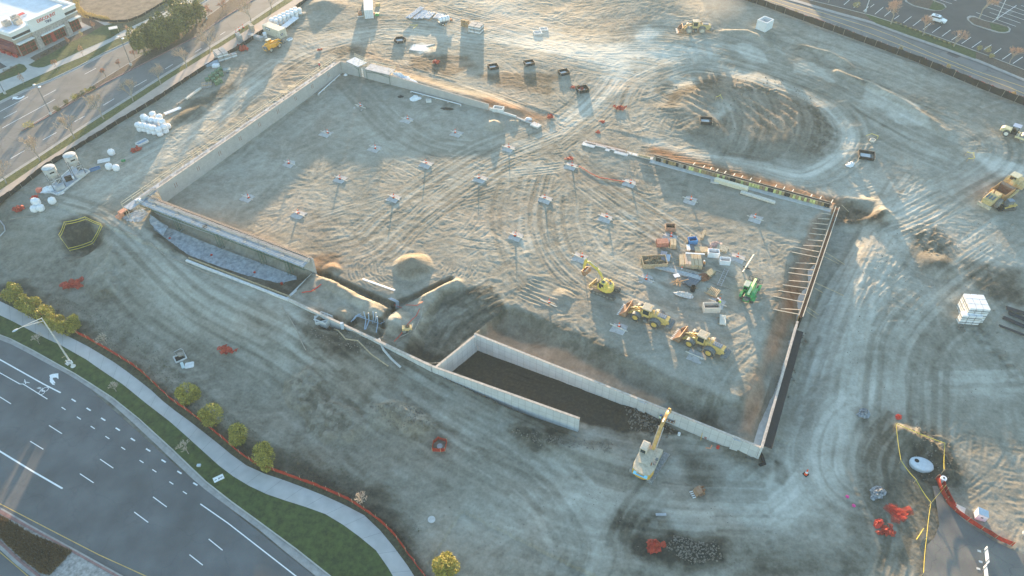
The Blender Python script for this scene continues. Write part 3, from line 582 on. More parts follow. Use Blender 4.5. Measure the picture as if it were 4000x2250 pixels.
struct('turn_arrow',m,mWhite)
m=MB(); 
def ring_px(c,r,w=.1,z=ZR,mb=None,n=20):
    x0,y0=GL([c],z)[0]; P_=[(x0+r*math.cos(2*math.pi*i/n),y0+r*math.sin(2*math.pi*i/n)) for i in range(n)]; Q_=[(x0+(r-w)*math.cos(2*math.pi*i/n),y0+(r-w)*math.sin(2*math.pi*i/n)) for i in range(n)]
    mb.add([(*p,z+.008) for p in P_]+[(*p,z+.008) for p in Q_],[(i,(i+1)%n,(i+1)%n+n,i+n) for i in range(n)])
ring_px(t9((343,40)),.5,.1,ZR,m); ring_px(t9((315,64)),.5,.1,ZR,m); 
for a,b in (((278,30),(325,42)),((300,50),(328,38)),((318,60),(320,30)),((290,25),(310,28))): paint([t9(a),t9(b)],ZR,.1,m,.008)
for a,b in (((180,1432),(222,1440)),((186,1415),(195,1449))): paint([t5(a),t5(b)],ZR,.12,m,.008)
struct('bicycle_marking',m,mWhite)
# ---------------------------------------------------------------- north west road
B0=[(-500,1120),(-100,860),(0,790),(50,755),(93,722),(186,650),(310,575),(466,478),(621,385),(776,282),(932,188),(1020,130),(1200,0),(1330,-100)]
B1=[(-500,1070),(-100,812),(0,745),(70,700),(155,640),(290,555),(414,475),(518,405),(673,302),(828,205),(900,160),(1140,6),(1290,-100)]
B2=[(-500,1030),(-100,778),(0,712),(80,660),(155,612),(290,522),(414,443),(518,378),(647,295),(776,217),(900,141),(1110,0),(1260,-105)]
B3=[(-500,880),(-100,672),(0,572),(100,512),(245,425),(331,372),(414,325),(605,228),(766,145),(880,67),(990,0),(1150,-105)]
B3=[(-500,860),(-100,630),(0,572),(100,512),(245,425),(331,372),(414,325),(605,228),(766,145),(880,67),(990,0),(1150,-105)]
B4=[(90,506),(197,442),(290,384),(362,334),(466,270),(540,225),(650,158),(766,92),(830,50),(880,12),(1000,-95)]
B5=[(-500,620),(-100,450),(0,398),(108,346),(197,312),(305,261),(399,211),(523,153),(620,100),(790,10),(960,-95)]
B6=[(-500,560),(-100,415),(0,367),(108,317),(206,274),(242,256),(329,221),(446,158),(535,125),(600,96),(760,5),(900,-95)]
B7=[(-500,510),(-100,370),(0,326),(80,296),(169,270),(235,242),(329,199),(446,144),(535,108),(600,75),(730,0),(860,-95)]
struct('road',MB().sheet(GL(B2,0)+GL([(1000,-100),(-500,550)],0),.0),mRoadW)
struct('sidewalk',ribbon(B0,B1,0,.125),mWalkP); struct('verge',ribbon(B1,B2,0,.12),mGrassY); struct('kerb',kerb(B2,0,.16,.13,-1),mWalk); struct('gutter',ribbon(B2,[(x-3,y-9) for x,y in B2],0,.006),mGut)
ms=ribbon([(245,425),(331,372),(414,325),(605,228),(766,145),(880,67),(990,0),(1150,-105)],[(197,442),(290,384),(362,334),(466,270),(650,158),(766,92),(830,50),(880,12),(1000,-95)],0,.14)
struct('median_soil',MB().sheet(GL([(88,512)]+[(245,425),(331,372),(414,325),(605,228),(766,145),(880,67),(990,0),(1150,-105)],0)+GL(B4,0)[::-1],.14),mMulch)
struct('kerb',kerb([(88,512)]+[(245,425),(331,372),(414,325),(605,228),(766,145),(880,67),(990,0),(1150,-105)],0,.3,.15,1),mMed); struct('kerb',kerb([(88,512)]+B4,0,.3,.15,-1),mGut)
struct('kerb',kerb(B5,0,.16,.13,1),mWalk); struct('gutter',ribbon(B5,[(x+2,y+7) for x,y in B5],0,.006),mGut); struct('verge',ribbon(B5,B6,0,.11),mGrass); struct('sidewalk',ribbon(B6,B7,0,.125),mWalk)
z1=lambda p:(p[0]/1.932,p[1]/1.932); r4=lambda p:(p[0]/5.5725,240+p[1]/5.5725)
m=MB()
for a,b in (((80,1197),(186,1136)),((323,1056),(425,1000)),((563,918),(641,875)),((778,795),(862,745)),((1010,657),(1107,602)),((1247,520),(1305,484)),((-120,1310),(-40,1270)),((1470,395),(1520,365)),((1660,265),(1700,240))): paint([z1(a),z1(b)],0,.16,m,.006)
for a,b in (((0,1090),(610,768)),((80,1232),(368,1080)),((50,1449),(1200,825)),((945,765),(1218,617)),((1842,278),(2090,147))): paint([r4(a),r4(b)],0,.15,m,.006)
m.sheet(GL([r4(p) for p in ((265,838),(278,775),(330,768),(405,758),(372,782),(350,790),(400,796),(460,780),(515,745),(545,752),(500,790),(430,822),(350,825),(300,815))],0),.007)
struct('white_road_lines',m,mWhite)
struct('plaza',MB().sheet(GL(B7[:-2],0)+GL([(700,0),(420,40),(330,90),(402,103),(355,80),(0,150),(-500,300)],0),.10),mWalk)
struct('lawn',MB().sheet(GL([(111,255),(128,262),(150,266),(172,264),(235,238),(329,195),(434,150),(467,128),(470,112),(440,95),(411,101),(399,103),(340,138),(282,164),(211,204),(138,240)],0),.128),mGrass)
struct('lawn',MB().sheet(GL([(-100,352),(0,320),(60,298),(97,282),(107,270),(95,255),(75,250),(0,290),(-100,330)],0),.128),mGrass)
struct('planting_bed',MB().sheet(GL([(138,240),(211,204),(282,164),(340,138),(399,103),(411,101),(360,75),(318,72),(322,90),(360,108),(268,150),(190,190),(135,218),(118,228)],0),.124),mMulch)
struct('verge',MB().sheet(GL([(467,128),(600,66),(740,-10),(900,-100),(760,-100),(600,20),(500,85),(440,84),(420,92),(440,95),(470,112)],0),.122),M('worn_verge',(.12,.11,.06),.95,.4,1.5,bump=.6))
struct('field',MB().sheet(GL([(285,-5),(292,32),(310,52),(335,64),(380,74),(430,84),(500,86),(560,62),(620,20),(700,-60),(300,-100)],0),.14),mDry)
struct('parking_corner',MB().sheet(GL([(-200,300),(0,272),(28,262),(0,245),(-200,260)],0),.13),mLot)
# ---------------------------------------------------------------- north east road and parking lot
NR0=[(2600,-120),(2900,-8),(3000,25),(3207,98),(3400,168),(3466,190),(3564,228),(3705,285),(3828,335),(4000,402),(4500,600)]
NR1=[(2780,-110),(3072,0),(3104,8),(3259,54),(3400,92),(3541,145),(3682,194),(3822,244),(4000,319),(4500,520)]
NG=[(2860,-110),(3125,-8),(3250,22),(3400,60),(3564,112),(3682,152),(3869,222),(3987,268),(4200,352),(4500,470)]
struct('road',ribbon(NR0,NR1,ZN,.0),mRoadN); struct('kerb',ribbon(NR1,[(x+3,y-9) for x,y in NR1],ZN,.10),mGut); struct('verge',ribbon([(x+3,y-8) for x,y in NR1],NG,ZN,.09),mMulch)
struct('lawn',ribbon([(3383,62),(3420,92),(3541,136),(3682,184),(3810,232)],[(3378,54),(3450,78),(3564,112),(3682,156),(3812,205)],ZN,.12),mGrass)
struct('parking_lot',MB().sheet(GL(NG,ZN)+GL([(4500,-100),(2900,-140)],ZN),ZN+.0),mLot); struct('kerb',kerb(NG,ZN,.2,.16,-1),mWalk)
r3=lambda p:(3400+p[0]/4.262,p[1]/4.262)
m=MB()
for l in ([(0,460),(400,610),(1000,880),(1700,1160),(2557,1449),(3300,1750)],[(0,560),(600,790),(1100,980),(1700,1220),(2300,1449),(3000,1740)]): paint([(2700,-105+(0 if l[0][1]<500 else 8)),(3045,0 if l[0][1]<500 else 14),(3230,55 if l[0][1]<500 else 72)]+[r3(p) for p in l],ZN,.26,m,.006)
struct('yellow_road_line',m,mYel)
m=MB()
for a,b in (((-120,190),(-30,110)),((-280,130),(-190,50)),((0,120),(62,70)),((75,235),(215,120)),((235,270),(340,180)),((395,318),(480,258)),((548,378),(685,275)),((708,432),(845,325)),((875,490),(1010,385)),((1028,543),(1170,440)),((1190,605),(1335,497)),((1350,667),(1500,562)),((1518,727),(1675,618)),((1688,793),(1847,682)),((1890,825),(2015,745)),((2025,918),(2178,805)),((2195,988),(2350,882)),((2370,1058),(2535,948)),((-440,80),(-350,0)),
   ((1760,208),(2062,313)),((1885,250),(2425,440)),((1985,205),(2500,385)),((1920,108),(2557,330)),((1995,60),(2557,250)),((2125,28),(2557,178)),((2025,370),(2432,90)),((1160,0),(1360,66)),((1375,-10),(1435,16)),((2510,90),(2600,120))): paint([r3(a),r3(b)],ZN,.14,m,.008)
struct('parking_stripes',m,mWhite)
ISL=[[(1605,330),(1605,290),(1650,268),(1720,272),(1900,345),(2100,390),(2300,455),(2335,490),(2320,535),(2240,555),(2120,550),(1950,500),(1700,415)],[(560,-20),(580,30),(700,100),(900,155),(1050,182),(1180,180),(1265,125),(1230,75),(1080,20),(1000,-30)]]
for k,I in enumerate(ISL):
    struct('island_kerb',MB().prism(GL([r3(p) for p in I],ZN),ZN-.05,ZN+.15),mGut)
    c_=np.mean(I,0); I2=[tuple(c_+(np.array(p)-c_)*(.9,.82)) for p in I]; struct('island_soil',MB().sheet(GL([r3(p) for p in I2],ZN),ZN+.154),mMulch)
    I3=[tuple(c_+(np.array(p)-c_)*.75+(60,22)) for p in I if p[0]>c_[0]-120]; struct('island_grass',MB().sheet(GL([r3(p) for p in I3],ZN),ZN+.158),mGrass)
struct('asphalt_patch',MB().sheet(GL([r3(p) for p in ((1265,895),(1325,850),(1505,935),(1440,970))],ZN),ZN+.004),mLot); struct('asphalt_patch',MB().sheet(GL([r3(p) for p in ((2225,205),(2280,160),(2395,200),(2330,235))],ZN),ZN+.004),mRoad)
# ---------------------------------------------------------------- south east apron
ze=ZE
AP=[(3620,2130),(3600,2300),(4200,2300),(4000,2168),(3890,2120),(3800,2065),(3740,2010),(3690,1960),(3660,1900),(3640,1900),(3655,1960),(3668,2050),(3650,2100)]
struct('apron',MB().sheet([tuple(P(*p)[:2]) for p in AP],float(hm(*P(3800,2180)[:2]))+.12),mApron)
# walled up sky side ground beyond the frame stays soil
def ordn(n):
    u=['','first','second','third','fourth','fifth','sixth','seventh','eighth','ninth','tenth','eleventh','twelfth','thirteenth','fourteenth','fifteenth','sixteenth','seventeenth','eighteenth','nineteenth']
    c={20:'twentieth',30:'thirtieth',40:'fortieth',50:'fiftieth',60:'sixtieth'}; t={20:'twenty',30:'thirty',40:'forty',50:'fifty',60:'sixty'}
    return u[n] if n<20 else (c[n] if n%10==0 else t[n//10*10]+' '+u[n%10])
# ---------------------------------------------------------------- walls of the new building
def blockmat(name,c,bw,bh,off,mortar,ms,var=.12):
    m,n,b=nmat(name); L=n.links.new; tc=n.nodes.new('ShaderNodeTexCoord'); sx=n.nodes.new('ShaderNodeSeparateXYZ'); L(tc.outputs['Object'],sx.inputs[0]); cx=n.nodes.new('ShaderNodeCombineXYZ'); L(sx.outputs['X'],cx.inputs['X']); L(sx.outputs['Z'],cx.inputs['Y'])
    br=n.nodes.new('ShaderNodeTexBrick'); br.offset=off; br.inputs['Scale'].default_value=1; br.inputs['Brick Width'].default_value=bw; br.inputs['Row Height'].default_value=bh; br.inputs['Mortar Size'].default_value=ms
    br.inputs['Color1'].default_value=(*c,1); br.inputs['Color2'].default_value=(*[k*(1-var) for k in c],1); br.inputs['Mortar'].default_value=(*mortar,1); L(cx.outputs[0],br.inputs['Vector'])
    nz=n.nodes.new('ShaderNodeTexNoise'); nz.inputs['Scale'].default_value=.8; nz.inputs['Detail'].default_value=6; L(tc.outputs['Object'],nz.inputs['Vector'])
    mr=n.nodes.new('ShaderNodeMapRange'); mr.inputs[3].default_value=.78; mr.inputs[4].default_value=1.15; L(nz.outputs['Fac'],mr.inputs[0])
    mx=n.nodes.new('ShaderNodeMix'); mx.data_type='RGBA'; mx.blend_type='MULTIPLY'; mx.inputs['Factor'].default_value=1; L(br.outputs['Color'],mx.inputs['A']); L(mr.outputs[0],mx.inputs['B']); L(mx.outputs['Result'],b.inputs['Base Color']); b.inputs['Roughness'].default_value=.9
    return m
mCMU=blockmat('grey_block',(.44,.43,.41),.4,.2,.5,(.33,.32,.31),.012); mPan=blockmat('concrete_panels',(.56,.57,.56),1.2,1.45,0,(.34,.35,.35),.03,.1)
mConc=M('concrete',(.50,.50,.48),.9,.14,1.2,bump=.2); mConcL=M('concrete_light',(.62,.62,.60),.9,.12,1.5); mCap=M('dusty_wall_top',(.52,.45,.38),.95,.2,2); mDarkCell=M('dark_cells',(.05,.05,.05),.95,.1,2)
mWood=M('raw_timber',(.46,.36,.23),.8,.25,3); mWoodG=M('grey_timber',(.34,.31,.26),.85,.25,3); mPly=M('plywood',(.50,.39,.25),.8,.2,1.5); mRust=M('rusty_steel',(.28,.13,.07),.85,.3,4); mSteel=M('steel',(.42,.43,.44),.5,.15,3,metal=.6)
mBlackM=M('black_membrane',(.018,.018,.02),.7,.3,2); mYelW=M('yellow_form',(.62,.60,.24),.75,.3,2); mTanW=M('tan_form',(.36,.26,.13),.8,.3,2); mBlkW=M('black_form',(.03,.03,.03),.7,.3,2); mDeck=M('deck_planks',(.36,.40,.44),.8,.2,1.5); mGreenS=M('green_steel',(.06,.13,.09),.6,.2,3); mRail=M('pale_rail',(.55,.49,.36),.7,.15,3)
mOrange=M('orange_net',(.50,.055,.03),.8,.3,3,alpha=.72); mRed=M('red_plastic',(.6,.05,.03),.5,.15,3); mWhiteP=M('white_plastic',(.74,.76,.78),.55,.08,2); mBag=M('white_bag',(.72,.74,.76),.7,.1,3,bump=.3); mPVC=M('grey_blue_pipe',(.28,.36,.45),.5,.15,3); mBlack=M('black_rubber',(.022,.022,.022),.8,.3,4); mGlass=M('dark_glass',(.03,.04,.045),.12,.1,2,spec=.6)
mPlasticSheet=M('clear_sheeting',(.58,.64,.68),.25,.3,1.2,spec=.7,alpha=.62)
def local(A,B): L=float(np.hypot(B[0]-A[0],B[1]-A[1])); return yaw(A,B),L
def wall(name,label,cat,A,B,zb,zt0,zt1,th,mat,cap=None,cells=0,side=1,group=None,capname='top_course'):
    rz,L=local(A,B); t=thing(name,label,cat,(A[0],A[1],0),rz,group); y0,y1=(0,th*side) if side>0 else (th*side,0)
    m=MB(); m.add([(0,y0,zb),(L,y0,zb),(L,y1,zb),(0,y1,zb),(0,y0,zt0),(L,y0,zt1),(L,y1,zt1),(0,y1,zt0)],[(0,3,2,1),(4,5,6,7),(0,1,5,4),(1,2,6,5),(2,3,7,6),(3,0,4,7)]); m.build('wall_face',mat,t)
    if cap:
        c=MB(); e=.03; c.add([(-e,y0-e,zt0+.003),(L+e,y0-e,zt1+.003),(L+e,y1+e,zt1+.003),(-e,y1+e,zt0+.003),(-e,y0-e,zt0+.09),(L+e,y0-e,zt1+.09),(L+e,y1+e,zt1+.09),(-e,y1+e,zt0+.09)],[(0,3,2,1),(4,5,6,7),(0,1,5,4),(1,2,6,5),(2,3,7,6),(3,0,4,7)]); c.build(capname,cap,t)
    if cells:
        c=MB(); n=int(L/cells)
        for i in range(n):
            x=(i+.5)*L/n; z=zt0+(zt1-zt0)*x/L+(.092 if cap else .003); c.add([(x-cells*.3,(y0+y1)/2-th*.28,z),(x+cells*.3,(y0+y1)/2-th*.28,z),(x+cells*.3,(y0+y1)/2+th*.28,z),(x-cells*.3,(y0+y1)/2+th*.28,z)],[(0,1,2,3)])
        c.build('open_cells',mDarkCell,t)
    return t
g2=lambda px,py,z=0.: G(px,py,z)[:2]
C0,C1=g2(640,797),g2(1338,285)
wC=wall('block_wall','long grey block wall on the north west side, scaffold walkway along its outer face','wall',C0,C1,-.4,3.9,3.1,.3,mCMU,mCap,0,1)
m=MB(); rzC,LC=local(C0,C1)
for i in range(int(LC/6.5)):
    x=4+i*6.5
    for k in (0,.5): m.box((x+k,-.02,2.1),(.09,.02,1.1))
m.build('rust_stain',mRust,wC)
A0,A1,A2g,A3=g2(1338,285),g2(1412,302),g2(1424,305),g2(1908,431)
wall('block_wall','short grey block wall running right from the north corner to the plastic wrapped gap','wall',A0,A1,-.4,3.1,2.9,.3,mCMU,mCap,.4,1)
wall('block_wall','grey block wall between the plastic wrapped gap and the small soil heap','wall',A2g,A3,-.4,2.9,1.55,.3,mCMU,mCap,.4,1)
gp=thing('wrapped_opening','opening in the block wall wrapped in clear plastic on a timber frame','opening',(*A1,0),yaw(A1,A2g)); L_=float(np.hypot(*(A2g-A1)))
MB().box((L_/2,.12,1.4),(L_-.08,.02,2.8)).build('plastic_sheet',mPlasticSheet,gp); m=MB(); m.bar((.06,.06,-.2),(.06,.06,3.1),.1); m.bar((L_-.06,.06,-.2),(L_-.06,.06,3),.1); m.bar((0,.06,2.8),(L_,.06,2.8),.1); m.bar((0,.06,.5),(L_,.06,1.4),.08); m.build('timber_frame',mWoodG,gp)
A4,A5=g2(1912,432),g2(2015,462); wall('foundation_stub','low pale concrete foundation wall behind the small soil heap','foundation',A4,A5,-.3,.75,.6,.3,mConcL,None,0,1)
A6=g2(2100,496); t=wall('foundation_strip','low concrete footing strip with vertical bars left of the haul road','foundation',g2(2016,462),A6,-.3,.25,.25,.5,mConc,None,0,1); m=MB(); L_=float(np.hypot(*(A6-g2(2016,462))))
for i in range(18): m.bar((.2+i*L_/18.2,.25,.25),(.2+i*L_/18.2,.25,1.0),.035)
m.build('rebar',mRust,t); MB().box((L_-.6,.1,.15),(2.2,1.5,.5)).build('pier_pad',mConcL,t)
E0,E1=g2(598,771,.0),g2(1227,1064)
ZE0,ZE1=3.55,3.55
E0=G(569,764,3.5)[:2]; wE=wall('block_wall','orange lit block wall with open cells, scaffold and plastic sheeting at its foot','wall',E0,E1,-1.8,3.45,3.55,.32,mCMU,M('fresh_top_course',(.50,.36,.26),.9,.15,3),.42,1)
rE,LE=local(E0,E1)
MB().box((LE+.16,.16,.8),(.30,.45,5.2)).build('end_pier',mCMU,wE)
# scaffold on the south side of that wall
sc=thing('wall_scaffold','scaffold with planked deck, white rails and green trusses south of the lit block wall','scaffold',(*E0,0),rE)
MB().box((LE/2,-1.15,3.0),(LE-.3,2.0,.10)).build('deck',mDeck,sc)
m=MB(); 
for z in (3.5,3.95): m.bar((0,-2.12,z),(LE,-2.12,z),.05)
for i in range(int(LE/2.4)+1): m.bar((i*2.4,-2.12,3.0),(i*2.4,-2.12,4.0),.05)
m.bar((LE-.1,-2.1,3.95),(LE-.1,-.1,3.95),.05); m.build('guard_rail',M('white_rail',(.62,.60,.55),.6,.1,3),sc)
m=MB(); m.bar((0,-2.0,2.9),(LE,-2.0,2.9),.09); m.bar((0,-2.0,2.25),(LE,-2.0,2.25),.09)
n_=int(LE/.9)
for i in range(n_): m.bar((i*LE/n_,-2.0,2.25),((i+.5)*LE/n_,-2.0,2.9),.06); m.bar(((i+.5)*LE/n_,-2.0,2.9),((i+1)*LE/n_,-2.0,2.25),.06)
m.build('truss',mGreenS,sc)
for x in (9,20,LE-11,LE-4.5):
    m=MB()
    for dx in (-.35,.35):
        for dy in (-1.9,-1.2): m.bar((x+dx,dy,-1.5),(x+dx,dy,2.9),.06)
    for k in range(6): m.bar((x-.35,-1.9,-1.4+k*.7),(x+.35,-1.9,-.8+k*.7),.04); m.bar((x-.35,-1.2,-1.4+k*.7),(x+.35,-1.2,-.8+k*.7),.04)
    m.build('mast',mGreenS,sc); MB().bar((x,-.6,-1.38),(x,-4.2,-1.38),.3,.2).build('outrigger',mSteel,sc); MB().box((x,-4.3,-1.2),(.35,.35,.5)).build('red_foot',mRed,sc)
def blockstack(n=4,rows=2):
    t=thing('block_stack','grey hollow blocks','blocks'); m=MB(); h=MB()
    for i in range(n):
        for r in range(rows): m.box((i*.24+rng.uniform(-.02,.02),0,.14+r*.28),(.22,.5,.27),rng.uniform(-.08,.08))
        for dy in (-.1,.1): h.add([(i*.24+a,dy+b,rows*.28+.0) for a,b in ((-.06,-.06),(.06,-.06),(.06,.06),(-.06,.06))],[(0,1,2,3)])
    m.build('blocks',M('block_dusty',(.50,.46,.42),.9,.12,4),t); h.build('hollow_cells',mDarkCell,t); return t
protoB=blockstack(7,2); protoB2=blockstack(3,1)
def along(A,rz,x,y,z): return (A[0]+x*math.cos(rz)-y*math.sin(rz),A[1]+x*math.sin(rz)+y*math.cos(rz),z)
first=True; k=0; xs=np.linspace(1.6,LE-1.4,24)
for i,x in enumerate(xs):
    o=dup(protoB,along(E0,rE,x+rng.uniform(-.2,.2),-.55,3.052),rE+rng.uniform(-.1,.1),'hollow block pile on the green trussed scaffold deck, '+ordn(i+1)+' from its left end',group='block piles along the south west scaffold deck')
for i,x in enumerate((3.2,9.5,14,20.3,27,31.5,36)):
    if x<LE: dup(protoB2,along(E0,rE,x,-1.3,3.052),rE+rng.uniform(-.8,.8),'loose hollow blocks mid deck of the green trussed scaffold, '+ordn(i+1)+' from its left end',group='loose blocks on the south west scaffold deck')
mt=thing('mortar_tub','black mortar tub standing on the south west scaffold deck','tub',along(E0,rE,LE*.42,-1.75,3.05),rE); MB().lathe([(.3,0),(.45,.35),(.5,.36)],14).build('tub_body',mBlack,mt); MB().cyl((0,0,.3),.42,.02,14).build('mortar',mConc,mt)
# masons' walkway along the north west wall (outer side)
wk=thing('wall_scaffold','long planked walkway with pale double rail outside the north west block wall','scaffold',(*C0,0),rzC); zt=lambda x:3.9-.8*x/LC
m=MB(); m.bar((-7,1.35,zt(-7)-.7),(LC,1.35,zt(LC)-.7),1.9,.1); m.build('deck',mDeck,wk)
m=MB()
for dz in (.0,.5): m.bar((-7,2.45,zt(-7)+dz-.1),(LC+1,2.45,zt(LC)+dz-.1),.07)
m.build('guard_rail',mRail,wk); m=MB()
for i in range(int((LC+7)/2.6)+1): x=-7+i*2.6; m.bar((x,2.45,zt(x)-.9),(x,2.45,zt(x)+.45),.07); m.bar((x,1.3,-.1),(x,1.3,zt(x)-.8),.07); m.bar((x,2.2,-.1),(x,2.2,zt(x)-.8),.07)
m.build('posts',mRail,wk)
for i in range(46):
    x=-5+i*1.62
    if x<LC-1: dup(protoB if i%3 else protoB2,along(C0,rzC,x,.85+.15*(i%2),zt(x)-.645),rzC+rng.uniform(-.15,.15),'hollow block pile on the long north west walkway, '+ordn(i+1)+' from its lower end',group='block piles along the north west scaffold walkway')
for o_ in (protoB,protoB2):
    for c_ in list(o_.children): bpy.data.objects.remove(c_)
    bpy.data.objects.remove(o_)
for x,l in ((30,'sheet of plywood laid on the walkway rail near the middle of the north west scaffold'),(33,'second plywood sheet beside it, nearer the corner of the north west scaffold')):
    tag(MB().box((0,0,0),(1.9,1.2,.03)).build('plywood_sheet',mPly),l,'plywood').location=along(C0,rzC,x+12,2.1,zt(x)+.52); bpy.data.objects[-1] if False else None
# platforms at the north corner
def platform(label,A,B,z,w,mat,rail=True):
    rz,L=local(A,B); t=thing('work_platform',label,'platform',(*A,0),rz); MB().box((L/2,w/2,z),(L,w,.12)).build('deck',mat,t)
    m=MB()
    for dz in (.55,1.05): m.bar((0,w,z+dz),(L,w,z+dz),.06); m.bar((L,0,z+dz),(L,w,z+dz),.06); 
    for i in range(int(L/1.8)+2): x=min(L,i*1.8); m.bar((x,w,z),(x,w,z+1.05),.06)
    m.build('guard_rail',mRail,t); m=MB()
    for x in (.2,L-.2):
        for y in (.2,w-.2): m.bar((x,y,-.1),(x,y,z),.08)
    m.bar((.2,.2,z-.9),(L-.2,.2,z-.1),.06); m.bar((.2,.2,z-.1),(L-.2,.2,z-.9),.06); m.build('frame_legs',mGreenS,t); return t
pl1=platform('blue grey work platform on green legs at the north corner of the walls',G(1352,240,3.2)[:2],G(1398,262,3.2)[:2],3.2,3.0,M('blue_deck',(.30,.42,.52),.7,.2,2))
pl2=platform('pale work platform with tall rails right of the north corner platform',G(1424,270,3.0)[:2],G(1520,293,3.0)[:2],3.0,3.0,mDeck)
def blob(name,label,cat,loc,sx,sy,sz,mat,n=14,seed=1,rz=0,group=None,rough=.25):
    r=np.random.default_rng(seed); m=MB(); vs=[]; fs=[]; k=8
    for i in range(k+1):
        ph=math.pi/2*i/k
        for j in range(n): a=2*math.pi*j/n; q=1+r.uniform(-rough,rough)*(.4+.6*math.cos(ph)); vs.append((sx*math.cos(ph)*math.cos(a)*q,sy*math.cos(ph)*math.sin(a)*q,sz*math.sin(ph)*(1+r.uniform(-rough,rough))))
    for i in range(k):
        for j in range(n): fs.append((i*n+j,i*n+(j+1)%n,(i+1)*n+(j+1)%n,(i+1)*n+j))
    m.add(vs,fs); o=m.build(name,mat); o.location=loc; o.rotation_euler[2]=rz; return tag(o,label,cat,group)
blob('tarpaulin','crumpled white tarpaulin heaped behind the north east block wall','tarpaulin',(*g2(1562,322),0),5.2,1.3,2.3,mWhiteP,16,3,yaw(A2g,A3),rough=.3)
blob('tarpaulin','white tarpaulin bundle on the walkway end at the west corner of the scaffold','tarpaulin',(*G(540,783,3.2)[:2],3.0),.9,.7,.5,mWhiteP,12,5)
# plastic sheeting in the basement trench below the scaffold
def drape(name,label,cat,outline,z,mat,seed=0,amp=.35,n=46,mm=9):
    r=np.random.default_rng(seed); a=np.array([G(x,y,z)[:2] for x,y in outline[0]]); b=np.array([G(x,y,z)[:2] for x,y in outline[1]])
    def rs(p,n): d=np.concatenate([[0],np.cumsum(np.hypot(*np.diff(p,axis=0).T))]); t=np.linspace(0,d[-1],n); return np.stack([np.interp(t,d,p[:,i]) for i in (0,1)],1)
    a,b=rs(a,n),rs(b,n); vs=[]; fs=[]
    ph=np.cumsum(r.uniform(.3,1.6,n))
    for i in range(n):
        for j in range(mm):
            f=j/(mm-1); p=a[i]*(1-f)+b[i]*f; h=abs(math.sin(ph[i]+f*2))*amp*(.3+.7*f)+r.uniform(0,.05); vs.append((p[0],p[1],z+.05+h+(1-f)*.3))
    for i in range(n-1):
        for j in range(mm-1): fs.append((i*mm+j,i*mm+j+1,(i+1)*mm+j+1,(i+1)*mm+j))
    return tag(MB().add(vs,fs).build(name,mat,smooth=True),label,cat)
drape('plastic_sheeting','long strip of clear plastic sheeting lying in the trench below the lit block wall','plastic sheeting',([(575,858),(640,885),(760,935),(900,990),(1040,1040),(1160,1085)],[(585,905),(640,955),(740,1000),(860,1045),(960,1078),(1088,1108),(1160,1095)]),-1.4,mPlasticSheet,3,.16,60,10)
drape('plastic_sheeting','crumpled clear plastic sheeting at the wall corner beside the orange grout pump','plastic sheeting',([(560,822),(585,840),(575,850)],[(462,845),(500,868),(545,872)]),.1,mPlasticSheet,4,.4,18)
drape('plastic_sheeting','short fold of clear plastic sheeting hanging at the west end of the scaffold trusses','plastic sheeting',([(590,845),(640,880),(660,890)],[(572,860),(600,890),(640,925)]),-.6,mPlasticSheet,5,.4,14)
# concrete foundation walls
D0=g2(1700,1436); 
W1=wall('concrete_wall','pale concrete foundation wall along the upper side of the dark basement','wall',G(1852,1306,-.2)[:2],G(2968,1750,-.2)[:2],-4.6,-.2,-.2,.32,mPan,mCap,0,1)
MB().box((.25,-.25,-2.2),(.5,.6,3.9)).build('pilaster',mPan,W1); rW,LW=local(G(1852,1306,-.2)[:2],G(2968,1750,-.2)[:2])
for x in (LW*.625,LW*.93): MB().box((x,-.12,-1.7),(1.2,.26,2.9)).build('pilaster',mPan,W1)
wall('concrete_wall','pale concrete cross wall closing the west end of the dark basement','wall',G(1700,1432,0)[:2],G(1850,1312,-.2)[:2],-4.6,0,-.2,.3,mPan,mCap,0,-1)
W2=wall('concrete_wall','pale concrete foundation wall along the lower side of the dark basement','wall',G(1690,1428,.05)[:2],G(2265,1632,.05)[:2],-4.6,.05,.05,.32,mPan,mCap,0,-1)
wall('concrete_wall','low pale concrete wall from the pipe trench to the dark basement','wall',G(1130,1166,.1)[:2],G(1688,1427,.1)[:2],-2.2,.1,.1,.35,mPan,mCap,0,-1)
t=wall('concrete_beam','pale concrete strip along the south edge of the trench below the scaffold','beam',G(730,1012,.1)[:2],G(1128,1165,.1)[:2],-1.9,.1,.1,.42,mConcL,None,0,-1); rz_,L_=local(G(730,1012,.1)[:2],G(1128,1165,.1)[:2]); MB().box((L_/2,.45,.0),(L_,.08,.5)).build('edge_board',mWood,t)
wall('concrete_beam','concrete cross beam at the right end of the trench below the scaffold','beam',G(1128,1165,.0)[:2],G(1226,1070,.0)[:2],-1.9,.0,.0,.5,mConc,None,0,1)
# manhole box and square pit at the low wall
t=thing('vault_box','open concrete vault outside the low wall, orange lit inside','vault',(*P(1265,1250)[:2],float(P(1265,1250)[2])),rz_); 
for (x,y,a,b) in ((0,1,2.6,.2),(0,-1,2.6,.2),(1.2,0,.2,2.2),(-1.2,0,.2,2.2)): MB().box((x,y,.1),(a-.41*(a>1 and b<1 and 0),b-.41*(b>1),1.3)).build('vault_wall',mConc,t)
# east wall: finished lower length
Dl0,Dl1=G(3112,1255,.3)[:2],G(2972,1748,.0)[:2]
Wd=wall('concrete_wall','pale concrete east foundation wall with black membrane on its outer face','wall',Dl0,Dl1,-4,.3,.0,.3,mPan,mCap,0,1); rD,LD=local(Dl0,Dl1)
MB().box((LD*.52,.95,-.12),(LD*.92,1.2,.10)).build('membrane',mBlackM,Wd); MB().box((LD*.5,-.5,-2.85),(LD,1.0,.5)).build('footing',mConc,Wd)
